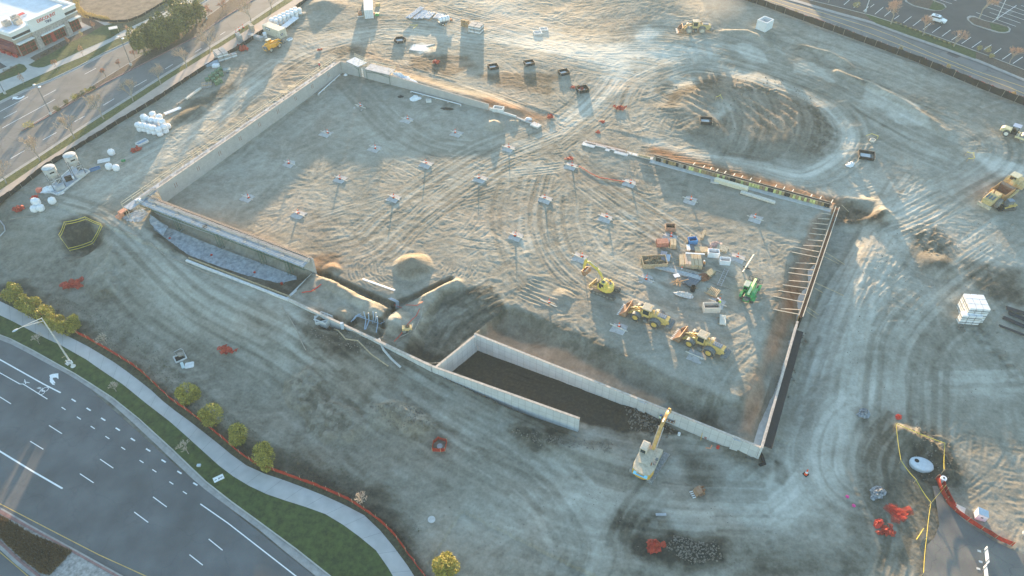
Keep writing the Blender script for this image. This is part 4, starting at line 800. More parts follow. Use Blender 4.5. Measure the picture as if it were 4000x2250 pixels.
# east wall: formwork with braces
F0,F1=G(3272,808,.4)[:2],G(3128,1235,.4)[:2]
fw=thing('wall_formwork','timber topped formwork of the east wall with a row of long pale braces','formwork',(*F0,0),yaw(F0,F1)); rF,LF=local(F0,F1)
for y in (-.28,.28): MB().box((LF/2,y,-1.15),(LF,.10,3.1)).build('form_face',mTanW if y<0 else mBlkW,fw); MB().bar((0,y*1.25,.44),(LF,y*1.25,.44),.14,.09).build('top_waler',M('pale_timber',(.62,.52,.40),.75,.15,3),fw)
MB().box((LF/2,0,.1),(LF,.4,.05)).build('gap_rebar',mRust,fw)
MB().box((LF*.5,-1.0,-2.85),(LF,1.2,.5)).build('footing',mConcL,fw)
br=[((3205,815),(3253,816)),((3208,833),(3245,837)),((3195,853),(3240,856)),((3172,870),(3235,877)),((3174,890),(3228,897)),((3160,910),(3222,918)),((3156,935),(3215,941)),((3137,957),(3208,962)),((3097,963),(3200,984)),((3092,984),(3195,1005)),((3108,1026),(3186,1030)),((3082,1046),(3178,1055)),((3078,1065),(3170,1077)),((3080,1097),(3164,1102)),((3057,1113),(3155,1126)),((3040,1135),(3148,1151)),((3020,1158),(3138,1180)),((3050,1205),(3125,1210)),((3020,1208),(3122,1228))]
for a,b in br:
    p=Vector(P(*a)); q=Vector((*G(*b,.3)[:2],.3)); iv=fw.matrix_basis.inverted() if False else (Matrix.Translation((*F0,0))@Matrix.Rotation(rF,4,'Z')).inverted(); MB().bar(iv@p,iv@q,.11,.11).build('brace',M('pale_timber',(.62,.52,.40)),fw)
for a,b in (((3300,1033),(3225,985)),((3275,1030),(3217,1000)),((3296,1155),(3183,1103)),((3213,1144),(3182,1125)),((3198,1228),(3155,1200)),((3190,1243),(3148,1212)),((3315,828),(3288,800))):
    p=Vector(P(*a)); q=Vector((*G(*b,.2)[:2],.2)); MB().bar(iv@p,iv@q,.12,.08).build('brace',mWood,fw)
# north east formwork with coloured panels
N_0,N_1=G(2556,606,1.2)[:2],G(3246,792,1.2)[:2]; N_0=np.array(N_0); N_1=np.array(N_1)
nf=thing('wall_formwork','long row of yellow, tan and black formwork panels of the north east wall','formwork',(*N_0,0),yaw(N_0,N_1)); rN,LN=local(N_0,N_1)
npan=66
for i in range(npan):
    if i<14: mt_=[mTanW,mWoodG,mBlkW,mWoodG][rng.integers(0,4)]
    else: mt_=[mYelW,mTanW,mTanW,mYelW,mBlkW,mTanW,M('brown_form',(.30,.20,.13),.8,.3,2)][rng.integers(0,7)]
    w_=LN/npan; m=MB(); m.box(((i+.5)*w_,-.35,.15),(w_*.9,.07,1.95))
    for z in (-.35,.2,.75): m.box(((i+.5)*w_,-.41,z),(w_*.88,.05,.07))
    m.build('form_panel',mt_,nf)
MB().box((LN/2,.15,.35),(LN,.06,1.5)).build('back_form',mBlkW,nf); m=MB(); m.bar((0,-.45,1.16),(LN,-.45,1.16),.09); m.bar((0,.22,1.16),(LN,.22,1.16),.09); m.bar((0,-.45,.0),(LN,-.45,.0),.09); m.build('waler',mWoodG,nf)
MB().box((LN/2,-.9,-.05),(LN+1,1.2,.3)).build('footing',mConc,nf)
ivN=(Matrix.Translation((*N_0,0))@Matrix.Rotation(rN,4,'Z')).inverted()
for px,py in ((2727,617),(2757,641),(2783,650),(2808,656),(2840,662),(2876,668),(2902,684),(2937,692),(2970,705),(3034,718),(3065,727),(3100,735),(3172,752),(3206,765),(3250,780)):
    q=ivN@Vector(P(px,py)); MB().bar((q.x,.25,.9),(q.x+.15,1.9,.75),.16,.05).build('prop_board',M('bright_board',(.74,.70,.60),.7,.1,3),nf)
# poured footing with starter bars
S0,S1=G(2285,556,0)[:2],G(2550,622,0)[:2]; rS,LS=local(S0,S1)
ft=thing('foundation_strip','pale concrete footing with starter bars left of the coloured formwork','foundation',(*S0,0),rS); MB().box((LS/2,0,.05),(LS,1.0,.3)).build('footing',mConcL,ft)
for x,w_ in ((1.2,3.0),(LS*.36,1.0),(LS*.56,3.2)): MB().box((x,-.7,.07),(w_,1.4,.26)).build('pier_pad',mConcL,ft)
m=MB()
for i in range(40): m.bar((.5+i*LS*.6/40,.1,.1),(.5+i*LS*.6/40,.1,.95),.035); m.bar((.5+i*LS*.6/40,-.2,.1),(.5+i*LS*.6/40,-.2,.8),.035)
m.build('rebar',mRust,ft); m=MB(); 
for x in (LS*.62,LS*.7,LS*.78,LS*.9): m.bar((x,-.5,.1),(x+.2,.6,1.3),.07)
m.bar((LS*.6,-.3,.7),(LS,-.3,.7),.08); m.bar((LS*.8,-.5,.5),(LS*.97,-.5,.5),.2,.5); m.build('timber_frame',mWood,ft)
# drain pipes along the block walls inside
for a,b,l in (((1245,370),(1328,295),'white pipe along the foot of the north west block wall near the corner'),((1605,360),(1800,412),'white pipe along the foot of the north east block wall')):
    p,q=P(*a,.25),P(*b,.25); t=thing('drain_pipe',l,'pipe',p); MB().tube([(0,0,0),Vector(q)-Vector(p)],.12,8).build('pipe_run',mWhiteP,t); m=MB()
    for k in range(5): c_=(Vector(q)-Vector(p))*(k/4); m.box((c_.x,c_.y-.2,-.1),(.35,.35,.3))
    m.build('support_block',mConc,t)
def text(txt,size,mat,parent,loc,rot,name='lettering',ext=.01):
    c=bpy.data.curves.new(name,'FONT'); c.body=txt; c.size=size; c.extrude=ext; c.align_x='CENTER'; c.align_y='CENTER'; c.space_line=.95; o=bpy.data.objects.new(name,c); col.objects.link(o); bpy.context.view_layer.update(); dg=bpy.context.evaluated_depsgraph_get(); me=bpy.data.meshes.new_from_object(o.evaluated_get(dg)); bpy.data.objects.remove(o); o=bpy.data.objects.new(name,me); col.objects.link(o); me.materials.clear(); me.materials.append(mat); o.parent=parent; o.location=loc; o.rotation_euler=rot; return o
# ---------------------------------------------------------------- machines
mYel2=M('loader_yellow',(.60,.43,.13),.55,.22,2.5,c2=(.40,.29,.12)); mYelE=M('excavator_yellow',(.66,.52,.12),.5,.15,2.5); mYelD=M('dusty_yellow',(.55,.42,.20),.65,.2,2.5); mTan=M('dusty_panel',(.50,.44,.33),.7,.2,2.5)
mBucket=M('worn_bucket_steel',(.26,.20,.15),.6,.4,2.2,c2=(.30,.13,.05),metal=.2); mTooth=M('bright_teeth',(.72,.72,.70),.4,.1,4); mTyre=M('dusty_tyre',(.10,.10,.10),.9,.35,4,bump=.6); mTyreD=M('pale_dusty_tyre',(.24,.23,.21),.95,.2,4,bump=.5); mGreyP=M('grey_machine_part',(.16,.17,.17),.6,.25,3); mRimY=M('yellow_rim',(.55,.38,.10),.6,.2,4); mRimG=M('pale_rim',(.45,.42,.35),.7,.2,4)
mGreenP=M('green_paint',(.05,.30,.09),.45,.2,3); mLime=M('pale_green_boom',(.52,.66,.34),.5,.1,3); mOr=M('orange_yellow_paint',(.78,.36,.03),.5,.15,3); mSilver=M('track_shoe',(.28,.29,.29),.6,.3,3,metal=.3); mPaintW=M('car_white',(.78,.79,.80),.25,.04,2,spec=.6)
def wheel(t,x,y,r,w,tm,rm,name='wheel'):
    m=MB(); m.lathe([(r*.62,-w/2),(r*.93,-w/2),(r,-w*.36),(r,w*.36),(r*.93,w/2),(r*.62,w/2)],22)
    o=bpy.data.objects.new(name,None); 
    for k in range(22): a=2*math.pi*k/22; m.box((r*math.cos(a),r*math.sin(a),w*.2*(1 if k%2 else -1)),(.12*r,.09*r,w*.5),a)
    m.v=[(x+vx,y+vz,r+vy) for vx,vy,vz in m.v]; m.f=[f[::-1] for f in m.f]; wo=m.build(name,tm,t)
    c=MB(); c.lathe([(r*.58,-w*.515),(r*.6,-w*.3),(r*.6,w*.3),(r*.58,w*.515)],16); c.lathe([(r*.25,-w*.56),(r*.25,w*.56)],10); c.v=[(x+vx,y+vz,r+vy) for vx,vy,vz in c.v]; c.build('rim',rm,wo); return wo
def loader(label,loc,rz,dusty=False,exh=True):
    Yp=mYelD if dusty else mYel2; T_=mTyreD if dusty else mTyre; t=thing('wheel_loader',label,'wheel loader',loc,rz)
    for x in (1.75,-1.75):
        for y in (-1.05,1.05): wheel(t,x,y,.86,.62,T_,mRimG if dusty else mRimY)
    m=MB(); m.prismx([(-4.1,1.0),(-4.1,1.7),(-3.9,2.15),(-.9,2.35),(-.6,2.35),(-.6,1.0),(-2.8,.8)],-.62,.62); m.build('engine_hood',Yp,t,bevel=.06)
    m=MB(); m.box((-2.6,0,2.32),(1.5,.95,.10)); 
    for k in range(4): m.box((-3.1+k*.36,0,2.4),(.22,.85,.06))
    m.build('hood_grille',M('blue_grey_vent',(.20,.24,.28),.5,.2,3),t)
    MB().box((-4.02,0,1.72),(.35,1.1,.75)).build('radiator_grille',mGreyP,t); MB().prismx([(-4.75,.75),(-4.8,1.25),(-4.1,1.45),(-3.7,1.3),(-3.7,.7)],-1.15,1.15).build('counterweight',mGreyP,t,bevel=.08)
    for y in (-1.15,1.15):
        m=MB(); pts=[(-1.75+1.15*math.cos(a),.86+1.15*math.sin(a)) for a in np.linspace(R(10),R(160),9)]; m.prismx(pts+[(p[0]*1+(-1.75-p[0])*.08,p[1]-.08) for p in pts[::-1]],y-.42,y+.42); m.build('rear_fender',mGreyP,t)
        m=MB(); pts=[(1.75+1.08*math.cos(a),.86+1.08*math.sin(a)) for a in np.linspace(R(60),R(150),7)]; m.prismx(pts+[(p[0]*1+(1.75-p[0])*.08,p[1]-.08) for p in pts[::-1]],y-.36,y+.36); m.build('front_fender',mGreyP,t)
    cab=MB().prismx([(-.55,1.3),(-.6,3.0),(.75,3.0),(.95,2.2),(.95,1.3)],-.72,.72).build('cab',Yp,t)
    m=MB(); m.box((.15,-.735,2.35),(1.1,.03,1.0)); m.box((.15,.735,2.35),(1.1,.03,1.0)); m.box((.93,0,2.3),(.06,1.25,1.1),ry=-.2); m.box((-.61,0,2.5),(.03,1.2,.8)); m.build('window',mGlass,cab)
    MB().box((.1,0,3.1),(1.75,1.65,.16)).build('roof',mTan,cab,bevel=.05); m=MB(); m.tube([(-.4,-.5,3.15),(-.45,-.3,3.35),(-.45,.3,3.35)],.04,6); m.build('beacon_bar',Yp,cab)
    if exh: MB().tube([(-1.35,.35,2.3),(-1.35,.35,3.0),(-1.5,.35,3.15)],.08,8).build('exhaust_pipe',mRust if dusty else mTan,t); MB().cyl((-1.25,-.3,2.55),.2,.4,12).build('air_filter',mTan,t)
    m=MB(); 
    for y in (-.75,.75): m.tube([(-.9,y,1.1),(-1.0,y,1.7),(-.7,y,2.0)],.035,5)
    m.tube([(-2.2,.6,2.3),(-2.2,.62,2.95),(-1.9,.62,3.1)],.03,5); m.build('handrail',Yp,t)
    MB().box((1.15,0,1.15),(1.9,.8,.9)).build('front_frame',Yp,t,bevel=.05); m=MB(); m.box((0,0,1.0),(1.0,.9,.5)); m.box((-.1,-.95,.75),(.8,.5,.5)); m.box((-.1,.95,.75),(.8,.5,.5)); m.build('articulation_joint',mGreyP,t)
    for y in (-.55,.55): MB().prismx([(.9,2.0),(1.3,2.1),(2.6,1.55),(3.5,.75),(3.35,.45),(2.3,1.1),(1.0,1.6)],y-.1,y+.1).build('lift_arm',Yp,t)
    m=MB(); m.tube([(1.1,0,1.7),(2.2,0,1.95)],.13,8); m.tube([(2.2,0,1.95),(3.3,0,1.5)],.08,8); m.bar((2.1,0,1.2),(2.4,0,2.2),.16,.3); m.build('tilt_linkage',M('bright_link',(.62,.46,.22),.5,.2,3),t)
    b=MB(); o_=[(3.25,.35),(3.2,1.3),(3.45,1.75)]; pr=[(4.75,.12),(3.6,.12),(3.3,.4),(3.22,1.1),(3.5,1.72),(3.58,1.66),(3.34,1.08),(3.42,.5),(3.66,.24),(4.75,.2)]
    b.prismx(pr,-1.5,1.5)
    for y in (-1.5,1.44): b.prismx([(4.6,.14),(3.6,.14),(3.3,.4),(3.22,1.1),(3.5,1.72),(3.75,1.5),(4.5,.5)],y,y+.06)
    bo=b.build('bucket',mBucket,t); m=MB()
    for k in range(8): m.box((4.88,-1.38+k*.394,.15),(.34,.15,.09),ry=.1)
    m.build('bucket_teeth',mTooth,bo); return t
def px_yaw(rear,front): return yaw(P(*rear),P(*front))
def mid(a,b,dz=0): p=(P(*a)+P(*b))/2; p.z=float(hm(p.x,p.y))+dz; return p
L1=loader('yellow wheel loader parked left, bucket toward the small excavator',mid((2492,1236),(2560,1262)),px_yaw((2560,1262),(2492,1236)))
L2=loader('yellow wheel loader parked lowest on the pad, nearest the basement',mid((2705,1340),(2772,1372)),px_yaw((2772,1372),(2705,1340)))
L3=loader('dusty wheel loader working far off beyond the big soil mound, dust behind it',mid((2690,125),(2737,123),0),px_yaw((2737,123),(2690,125)),True)
def excavator(label,loc,rz,s,body,boom,arm,bk,big,tilt=0,trz=0):
    t=thing('excavator',label,'excavator',loc,rz); TL=4.6*s if not big else 5.0; TW=.55*s+.1; G_=1.25*s if not big else 1.3
    for y in ((-G_,G_) if not big else (-1.62,1.05)):
        m=MB(); r=.42*s if not big else .5
        pts=[(TL/2*1+r*math.cos(a)-r*.5,r+r*math.sin(a)) for a in np.linspace(-math.pi/2,math.pi/2,7)]+[(-TL/2+r*.5+r*math.cos(a),r+r*math.sin(a)) for a in np.linspace(math.pi/2,3*math.pi/2,7)]
        m.prismx(pts[::-1],y-TW/2,y+TW/2); n=int(TL/.21)
        for k in range(n): m.box((-TL/2+.2+k*(TL-.4)/(n-1),y,2*r+.01),(.11,TW+.04,.05))
        tr=m.build('track',mSilver if big else M('dark_track',(.12,.12,.11),.8,.3,3),t); tr.rotation_euler[2]=trz
        w_=MB(); 
        for k in range(6): w_.cyl((-TL/2+.5+k*(TL-1)/5,y,r*.9),r*.55,TW+.06,10,ax='y')
        wo=w_.build('rollers',mTyreD,tr)
    MB().cyl((0,0,.85*s if not big else 1.0),.7,.5,20).build('slew_ring',mGreyP,t)
    z0=1.0*s if not big else 1.15
    if big:
        hb=MB().prism([(1.6,-1.35),(1.6,1.35),(-1.9,1.42),(-2.9,1.2),(-3.25,.5),(-3.25,-.5),(-2.9,-1.2),(-1.9,-1.42)],z0,z0+1.15).build('upper_body',body,t,bevel=.07)
        MB().prism([(-1.9,-1.46),(-1.9,1.46),(-2.95,1.25),(-3.32,.5),(-3.32,-.5),(-2.95,-1.25)],z0+.05,z0+1.08).build('counterweight',M('ochre_counterweight',(.62,.38,.08),.5,.12,2),t,bevel=.08)
        d=MB().box((-3.0,0,z0+1.1),(.42,1.9,.02)); de=MB().box((-3.26,0,z0+.86),(.18,1.95,.42),ry=.5).build('decal',M('cyan_decal',(.22,.62,.85),.5,.08,3),t); m=MB()
        pass
        dl=text('KELAIR',.34,M('decal_blue',(.02,.16,.45),.5,.1,3),de,(-3.37,0,z0+.93),(0,0,0),'decal_lettering',.004); dl.rotation_euler=(R(61),0,R(-90))
        m=MB(); m.box((-1.2,.1,z0+1.18),(1.1,1.5,.06)); m.box((.3,-1.05,z0+1.2),(1.9,.6,.08)); m.build('service_covers',mTan,t); m=MB(); m.box((-1.0,-1.15,z0+1.3),(.5,.3,.25)); m.box((-.3,-1.2,z0+1.3),(.3,.3,.3)); m.build('engine_vents',mGreyP,t); MB().tube([(-1.4,-.8,z0+1.1),(-1.4,-.8,z0+1.7)],.07,8).build('exhaust_pipe',mRust,t)
        cb=MB().prismx([(-.1,z0),(-.1,z0+2.0),(1.35,z0+2.0),(1.75,z0+1.2),(1.75,z0)],.42,1.4).build('cab',M('cream_cab',(.62,.55,.44),.5,.1,2),t); m=MB(); m.box((.6,1.41,z0+1.35),(1.2,.03,.95)); m.box((1.57,.9,z0+1.55),(.05,.85,.85),ry=-.46); m.box((-.12,.9,z0+1.5),(.03,.7,.6)); m.build('window',mGlass,cb); m=MB()
        for k in range(4): m.box((.25+k*.3,.9,z0+2.03),(.05,.9,.05))
        m.box((.6,.91,z0+2.0),(1.3,.85,.05)); m.build('roof_guard',M('cream_cab',(.62,.55,.44)),cb)
        MB().box((1.35,-1.15,z0+.5),(.9,.5,.9)).build('tool_box',body,t,bevel=.05)
    else:
        MB().prism([(1.0,-1.05),(1.0,.9),(.2,1.2),(-.8,1.15),(-1.4,.6),(-1.5,0),(-1.35,-.65),(-.7,-1.15)],z0,z0+1.15).build('upper_body',body,t,bevel=.1)
        cb=MB().prismx([(-.35,z0),(-.35,z0+1.85),(.75,z0+1.85),(1.1,z0+1.1),(1.1,z0)],.15,1.15).build('cab',body,t); m=MB(); m.box((.35,1.165,z0+1.1),(1.0,.03,1.1)); m.box((.95,.65,z0+1.45),(.04,.8,.75),ry=-.44); m.box((.25,.65,z0+1.87),(.55,.6,.03)); m.build('window',mGlass,cb)
        m=MB(); m.box((-.5,-.5,z0+1.17),(.6,.6,.08)); m.box((.3,-.6,z0+1.17),(.7,.5,.08)); m.build('engine_vents',mGreyP,t); MB().tube([(-.2,-.85,z0+1.1),(-.2,-.85,z0+1.5),(-.5,-.85,z0+1.55)],.13,8).build('muffler',M('brass_muffler',(.5,.32,.08),.5,.2,3),t)
        MB().box((TL/2+.7,0,.4),(.12,2.3,.6),ry=.2).build('dozer_blade',mYelD,t); m=MB(); m.bar((1.2,-.5,.5),(TL/2+.7,-.5,.35),.15); m.bar((1.2,.5,.5),(TL/2+.7,.5,.35),.15); m.build('blade_arm',mYelD,t)
    yb=-.35 if not big else -.15; w_=.42 if big else .32
    m=MB(); up_=[Vector(p) for p in boom]; off=.36 if big else .27
    pts=[(p[0],p[1]+off*(.55+.9*math.sin(math.pi*i/(len(boom)-1)))) for i,p in enumerate(boom)]+[(p[0],p[1]-off*.6) for p in boom[::-1]]
    m.prismx(pts[::-1],yb-w_/2,yb+w_/2); m.build('boom',body if not big else M('boom_orange',(.60,.36,.12),.5,.25,2.5),t)
    m=MB(); a0,a1=arm; q=Vector((a1[0]-a0[0],0,a1[1]-a0[1])).normalized(); nn=Vector((-q.z,0,q.x)); P_=[Vector((a0[0],0,a0[1]))-q*.6+nn*.12,Vector((a0[0],0,a0[1]))+nn*.3,Vector((a1[0],0,a1[1]))+nn*.14,Vector((a1[0],0,a1[1]))-nn*.14,Vector((a0[0],0,a0[1]))-nn*.25,Vector((a0[0],0,a0[1]))-q*.6-nn*.12]
    m.prismx([(p.x,p.z) for p in P_],yb-w_*.42,yb+w_*.42); m.build('arm',body if not big else M('boom_orange',(.60,.36,.12)),t)
    m=MB(); k=len(boom)//2; m.tube([(boom[0][0]+.5,yb-.3,boom[0][1]-.2),(boom[k][0]-.3,yb-.3,boom[k][1]-.1)],.09,8); m.tube([(boom[0][0]+.5,yb+.3,boom[0][1]-.2),(boom[k][0]-.3,yb+.3,boom[k][1]-.1)],.09,8); m.tube([(boom[k][0],yb,boom[k][1]+off*1.6),(a0[0]-q.x*.5,yb,a0[1]-q.z*.5)],.08,8); m.tube([(a0[0]+nn.x*.3,yb,a0[1]+nn.z*.3),(a1[0]+nn.x*.3-q.x*.3,yb,a1[1]+nn.z*.3-q.z*.3)],.07,8); m.build('hydraulic_cylinder',mSteel,t)
    bx,bz,bs,ba=bk; b=MB(); W_=.55*bs*1.6; pr=[(0,0),(.25,-.15),(.75,-.55),(.72,-1.0),(.35,-1.25),(-.15,-1.15),(-.5,-.85),(-.42,-.8),(-.1,-1.05),(.3,-1.13),(.62,-.92),(.64,-.6),(.2,-.25),(-.05,-.1)]
    ca,sa=math.cos(ba),math.sin(ba); tr=lambda p:(bx+(p[0]*ca-p[1]*sa)*bs,bz+(p[0]*sa+p[1]*ca)*bs)
    b.prismx([tr(p) for p in pr],yb-W_,yb+W_)
    for y in (yb-W_,yb+W_-.05): b.prismx([tr(p) for p in ((0,0),(.75,-.55),(.72,-1.0),(.35,-1.25),(-.15,-1.15),(-.5,-.85))],y,y+.05)
    bo=b.build('bucket',mBucket,t); m=MB()
    for k in range(5): p=tr((-.6,-.78)); m.box((p[0],yb-W_+.1+k*(2*W_-.2)/4,p[1]),(.28*bs,.1,.08),ry=-ba)
    m.build('bucket_teeth',mTooth,bo); return t
XB=P(2528,1812); xf=P(2605,1655)
ex1=excavator('large tan and ochre excavator digging beside the south wall, blue decal on its rear',XB,yaw(XB,xf)+.02,1.2,mTan,[(.9,2.0),(2.2,3.6),(3.9,4.55),(5.6,4.6),(6.9,4.2)],[(6.9,4.2),(8.3,1.9)],(8.3,1.8,1.15,-.5),True,trz=-.12); ex1.scale=(1.1,1.1,1.1)
YB=P(2365,1140); yf=G(2298,1032,2.6); 
ex2=excavator('small yellow excavator with a short rounded tail, arm raised over the pad',YB,yaw(YB,G(2290,1098,0)),.95,mYelE,[(.7,1.5),(1.5,3.0),(2.6,3.9),(4.1,4.4),(5.0,4.35)],[(5.0,4.35),(5.35,2.4)],(5.35,2.3,.95,-1.4),False,trz=yaw(P(2400,1168),P(2325,1140))-yaw(YB,G(2290,1098,0)))
def telehandler(label,loc,rz,c1,c2,boomc,carr=True,open_rear=True):
    t=thing('telehandler',label,'telehandler',loc,rz)
    for x in (1.55,-1.55):
        for y in (-1.0,1.0): wheel(t,x,y,.66,.42,mTyre,mRimG)
    MB().prismx([(-2.7,.6),(-2.75,1.3),(-2.3,1.6),(2.2,1.35),(2.4,.7)],-.55,.55).build('chassis',c1,t,bevel=.06)
    MB().prismx([(-2.2,.8),(-2.3,1.9),(-1.3,2.1),(.6,1.7),(.7,.8)],-1.15,-.45).build('engine_hood',c1,t,bevel=.08)
    MB().box((-2.45,0,1.15),(.5,1.3,.9)).build('counterweight',c2 if c2 is not c1 else mGreyP,t,bevel=.06); MB().box((-2.72,0,1.2),(.06,.8,.6)).build('rear_grille',mGreyP,t)
    cb=MB().prismx([(-.8,.9),(-.9,2.55),(.45,2.55),(.8,1.8),(.8,.9)],.42,1.22).build('cab',c1,t); m=MB(); m.box((-.1,1.235,2.0),(1.0,.03,.85)); m.box((.62,.82,2.2),(.04,.7,.7),ry=-.42); m.box((-.87,.82,2.1),(.03,.6,.7)); m.build('window',mGlass,cb); MB().box((-.2,.82,2.6),(1.5,.95,.1)).build('roof',M('cab_roof_grey',(.48,.52,.42),.6,.15,3),cb,bevel=.03)
    MB().bar((-2.3,-.05,2.3),(2.6,-.05,1.75),.42,.42).build('boom',boomc,t,bevel=.03); MB().bar((2.5,-.05,1.76),(3.2,-.05,1.3),.32,.32).build('boom_head',c1,t)
    m=MB()
    for y in (-1.2,1.2):
        for x in (1.55,-1.55): m.prismx([(x-.75,1.0),(x-.5,1.42),(x+.5,1.42),(x+.75,1.0),(x+.7,.98),(x+.45,1.36),(x-.45,1.36),(x-.7,.98)][::-1],y-.25,y+.2)
    m.build('fender',c1,t)
    m=MB(); 
    for z in (.5,1.5): m.bar((3.4,-1.25,z),(3.4,1.25,z),.12)
    for y in (-1.25,-.6,0,.6,1.25): m.bar((3.4,y,.45),(3.4,y,1.55),.1)
    m.box((3.25,0,1.0),(.25,.8,.7)); m.build('fork_carriage',mGreyP,t); 
    for y in (-.45,.45): MB().prismx([(3.4,.35),(3.5,.35),(4.5,.28),(4.5,.22),(3.4,.22)][::-1],y-.07,y+.07).build('fork',mBlack,t)
    return t
telehandler('green telehandler with pale green boom and wide fork carriage on the pad',mid((2900,1185),(2952,1120)),px_yaw((2900,1190),(2940,1110)),mGreenP,M('dark_engine_frame',(.06,.07,.07),.5,.3,3),mLime)
telehandler('orange yellow telehandler in the yard beside the cream container',mid((1050,205),(1082,178)),px_yaw((1030,215),(1090,182)),mOr,mOr,mOr)
def suv():
    t=thing('parked_car','white estate car with dark roof glass in the parking lot at top right','car',G(3659,84,ZN),yaw(G(3625,78,ZN),G(3692,96,ZN)))
    b=MB().prismx([(-2.3,.35),(-2.3,.95),(-1.9,1.05),(1.0,1.05),(2.1,.85),(2.3,.6),(2.3,.32)],-.92,.92).build('body',mPaintW,t,bevel=.09); MB().prismx([(-2.15,1.04),(-1.75,1.62),(.0,1.66),(.45,1.55),(1.15,1.04)],-.76,.76).build('cabin',mPaintW,t,bevel=.06)
    m=MB(); m.box((-.4,-.765,1.33),(2.3,.03,.36)); m.box((-.4,.765,1.33),(2.3,.03,.36)); m.box((.8,0,1.33),(.05,1.35,.62),ry=-.93); m.box((-1.98,0,1.33),(.05,1.25,.55),ry=.62); m.box((-.55,0,1.68),(.95,.9,.02)); m.build('window',mGlass,t)
    for x in (1.42,-1.35):
        for y in (-.82,.82): wheel(t,x,y,.34,.24,mBlack,mRimG)
    for y in (-.68,.68): MB().box((2.22,y,.72),(.16,.38,.16)).build('headlight',mWhiteP,t); MB().box((-2.29,y*1.1,.92),(.06,.16,.28)).build('tail_light',mRed,t)
suv()
# scraper pair, compact track loader, roller at the right edge
def scraper():
    a,b=P(3868,795),P(3985,705); t=thing('scraper','large dusty wheel scraper with an open rusty bowl at the right edge','scraper',a,yaw(a,b))
    for y in (-1.35,1.35): wheel(t,0,y,.98,.75,mTyreD,mRimG); wheel(t,8.6,y,.98,.75,mTyreD,mRimG)
    MB().prismx([(-2.7,1.0),(-2.7,2.2),(-.6,2.7),(.9,2.7),(.9,1.2)],-.95,.95).build('engine_hood',mYelD,t,bevel=.1); m=MB()
    for y in (-.6,0,.6): m.box((-1.7,y,2.52),(1.2,.34,.08),ry=-.2)
    m.build('engine_vents',mGreyP,t); MB().tube([(-.3,.3,2.6),(-.3,.3,3.5),(-.1,.3,3.7)],.12,8).build('exhaust_pipe',mRust,t); MB().box((-2.9,0,.9),(.4,2.6,.6)).build('push_bumper',mTan,t)
    m=MB()
    for y in (-1.5,1.42): m.prismx([(1.0,.5),(1.0,2.5),(5.0,2.5),(5.4,1.6),(5.2,.5)],y,y+.09)
    m.box((1.05,0,1.6),(.12,2.9,1.9)); m.box((3.1,0,.6),(4.2,2.9,.12)); m.build('bowl',M('rusty_bowl',(.48,.27,.12),.7,.3,2),t); MB().prismx([(4.6,.6),(4.6,2.3),(5.2,2.6),(5.5,1.4),(5.3,.5)],-1.4,1.4).build('apron_gate',mBucket,t)
    for y in (-1.75,1.75): MB().bar((2.3,y,1.0),(6.2,y,1.7),.3,.4).build('draft_arm',mYelD,t)
    MB().prismx([(5.8,1.6),(6.3,2.9),(7.3,2.9),(7.8,1.7)],-.4,.4).build('gooseneck',mYelD,t,bevel=.06)
    MB().prismx([(7.4,1.0),(7.4,2.1),(11.0,2.0),(11.2,1.0)],-.9,.9).build('tractor_hood',mYelD,t,bevel=.1)
    cb=MB().prismx([(7.3,1.9),(7.25,3.4),(8.7,3.4),(8.9,1.9)],-.2,1.15).build('cab',mYelD,t); m=MB(); m.box((8.0,1.17,2.85),(1.1,.03,.7)); m.box((7.26,.5,2.85),(.03,1.1,.7)); m.build('window',mGlass,cb); MB().box((8.0,.45,3.46),(1.9,1.7,.14)).build('roof',M('cream_roof',(.62,.56,.38),.6,.1,2),cb,bevel=.05)
    for y in (-1.45,1.45):
        pts=[(8.6+1.2*math.cos(q),.98+1.2*math.sin(q)) for q in np.linspace(R(20),R(160),9)]; MB().prismx(pts+[(p[0],p[1]-.1) for p in pts[::-1]],y-.5,y+.5).build('fender',mYelD,t)
scraper()
def track_loader():
    a=P(3932,812); t=thing('skid_steer','compact tracked loader with black bucket beside the scraper','skid steer',a,yaw(P(3945,808),P(3912,812)))
    for y in (-.75,.75):
        MB().prismx([(-1.2,.1),(-1.35,.5),(-.9,.75),(.9,.6),(1.2,.3),(1.0,.05),(-.9,.02)],y-.2,y+.2).build('track',mTyre,t); MB().bar((-1.2,y,1.3),(1.3,y,.6),.18,.22).build('lift_arm',mYel2,t)
    MB().box((-.5,0,.85),(1.6,1.1,.8)).build('body',mYel2,t,bevel=.06); cb=MB().prismx([(-.6,1.1),(-.6,2.0),(.5,2.0),(.8,1.2),(.8,.7)],-.5,.5).build('cab',mGreyP,t); MB().box((-.05,0,2.03),(1.1,1.0,.08)).build('roof',M('blue_grey_vent',(.20,.24,.28)),cb)
    MB().prismx([(1.3,.1),(1.25,.8),(1.5,.9),(1.5,.25),(2.2,.14),(2.2,.06)],-.95,.95).build('bucket',mBlack,t)
track_loader()
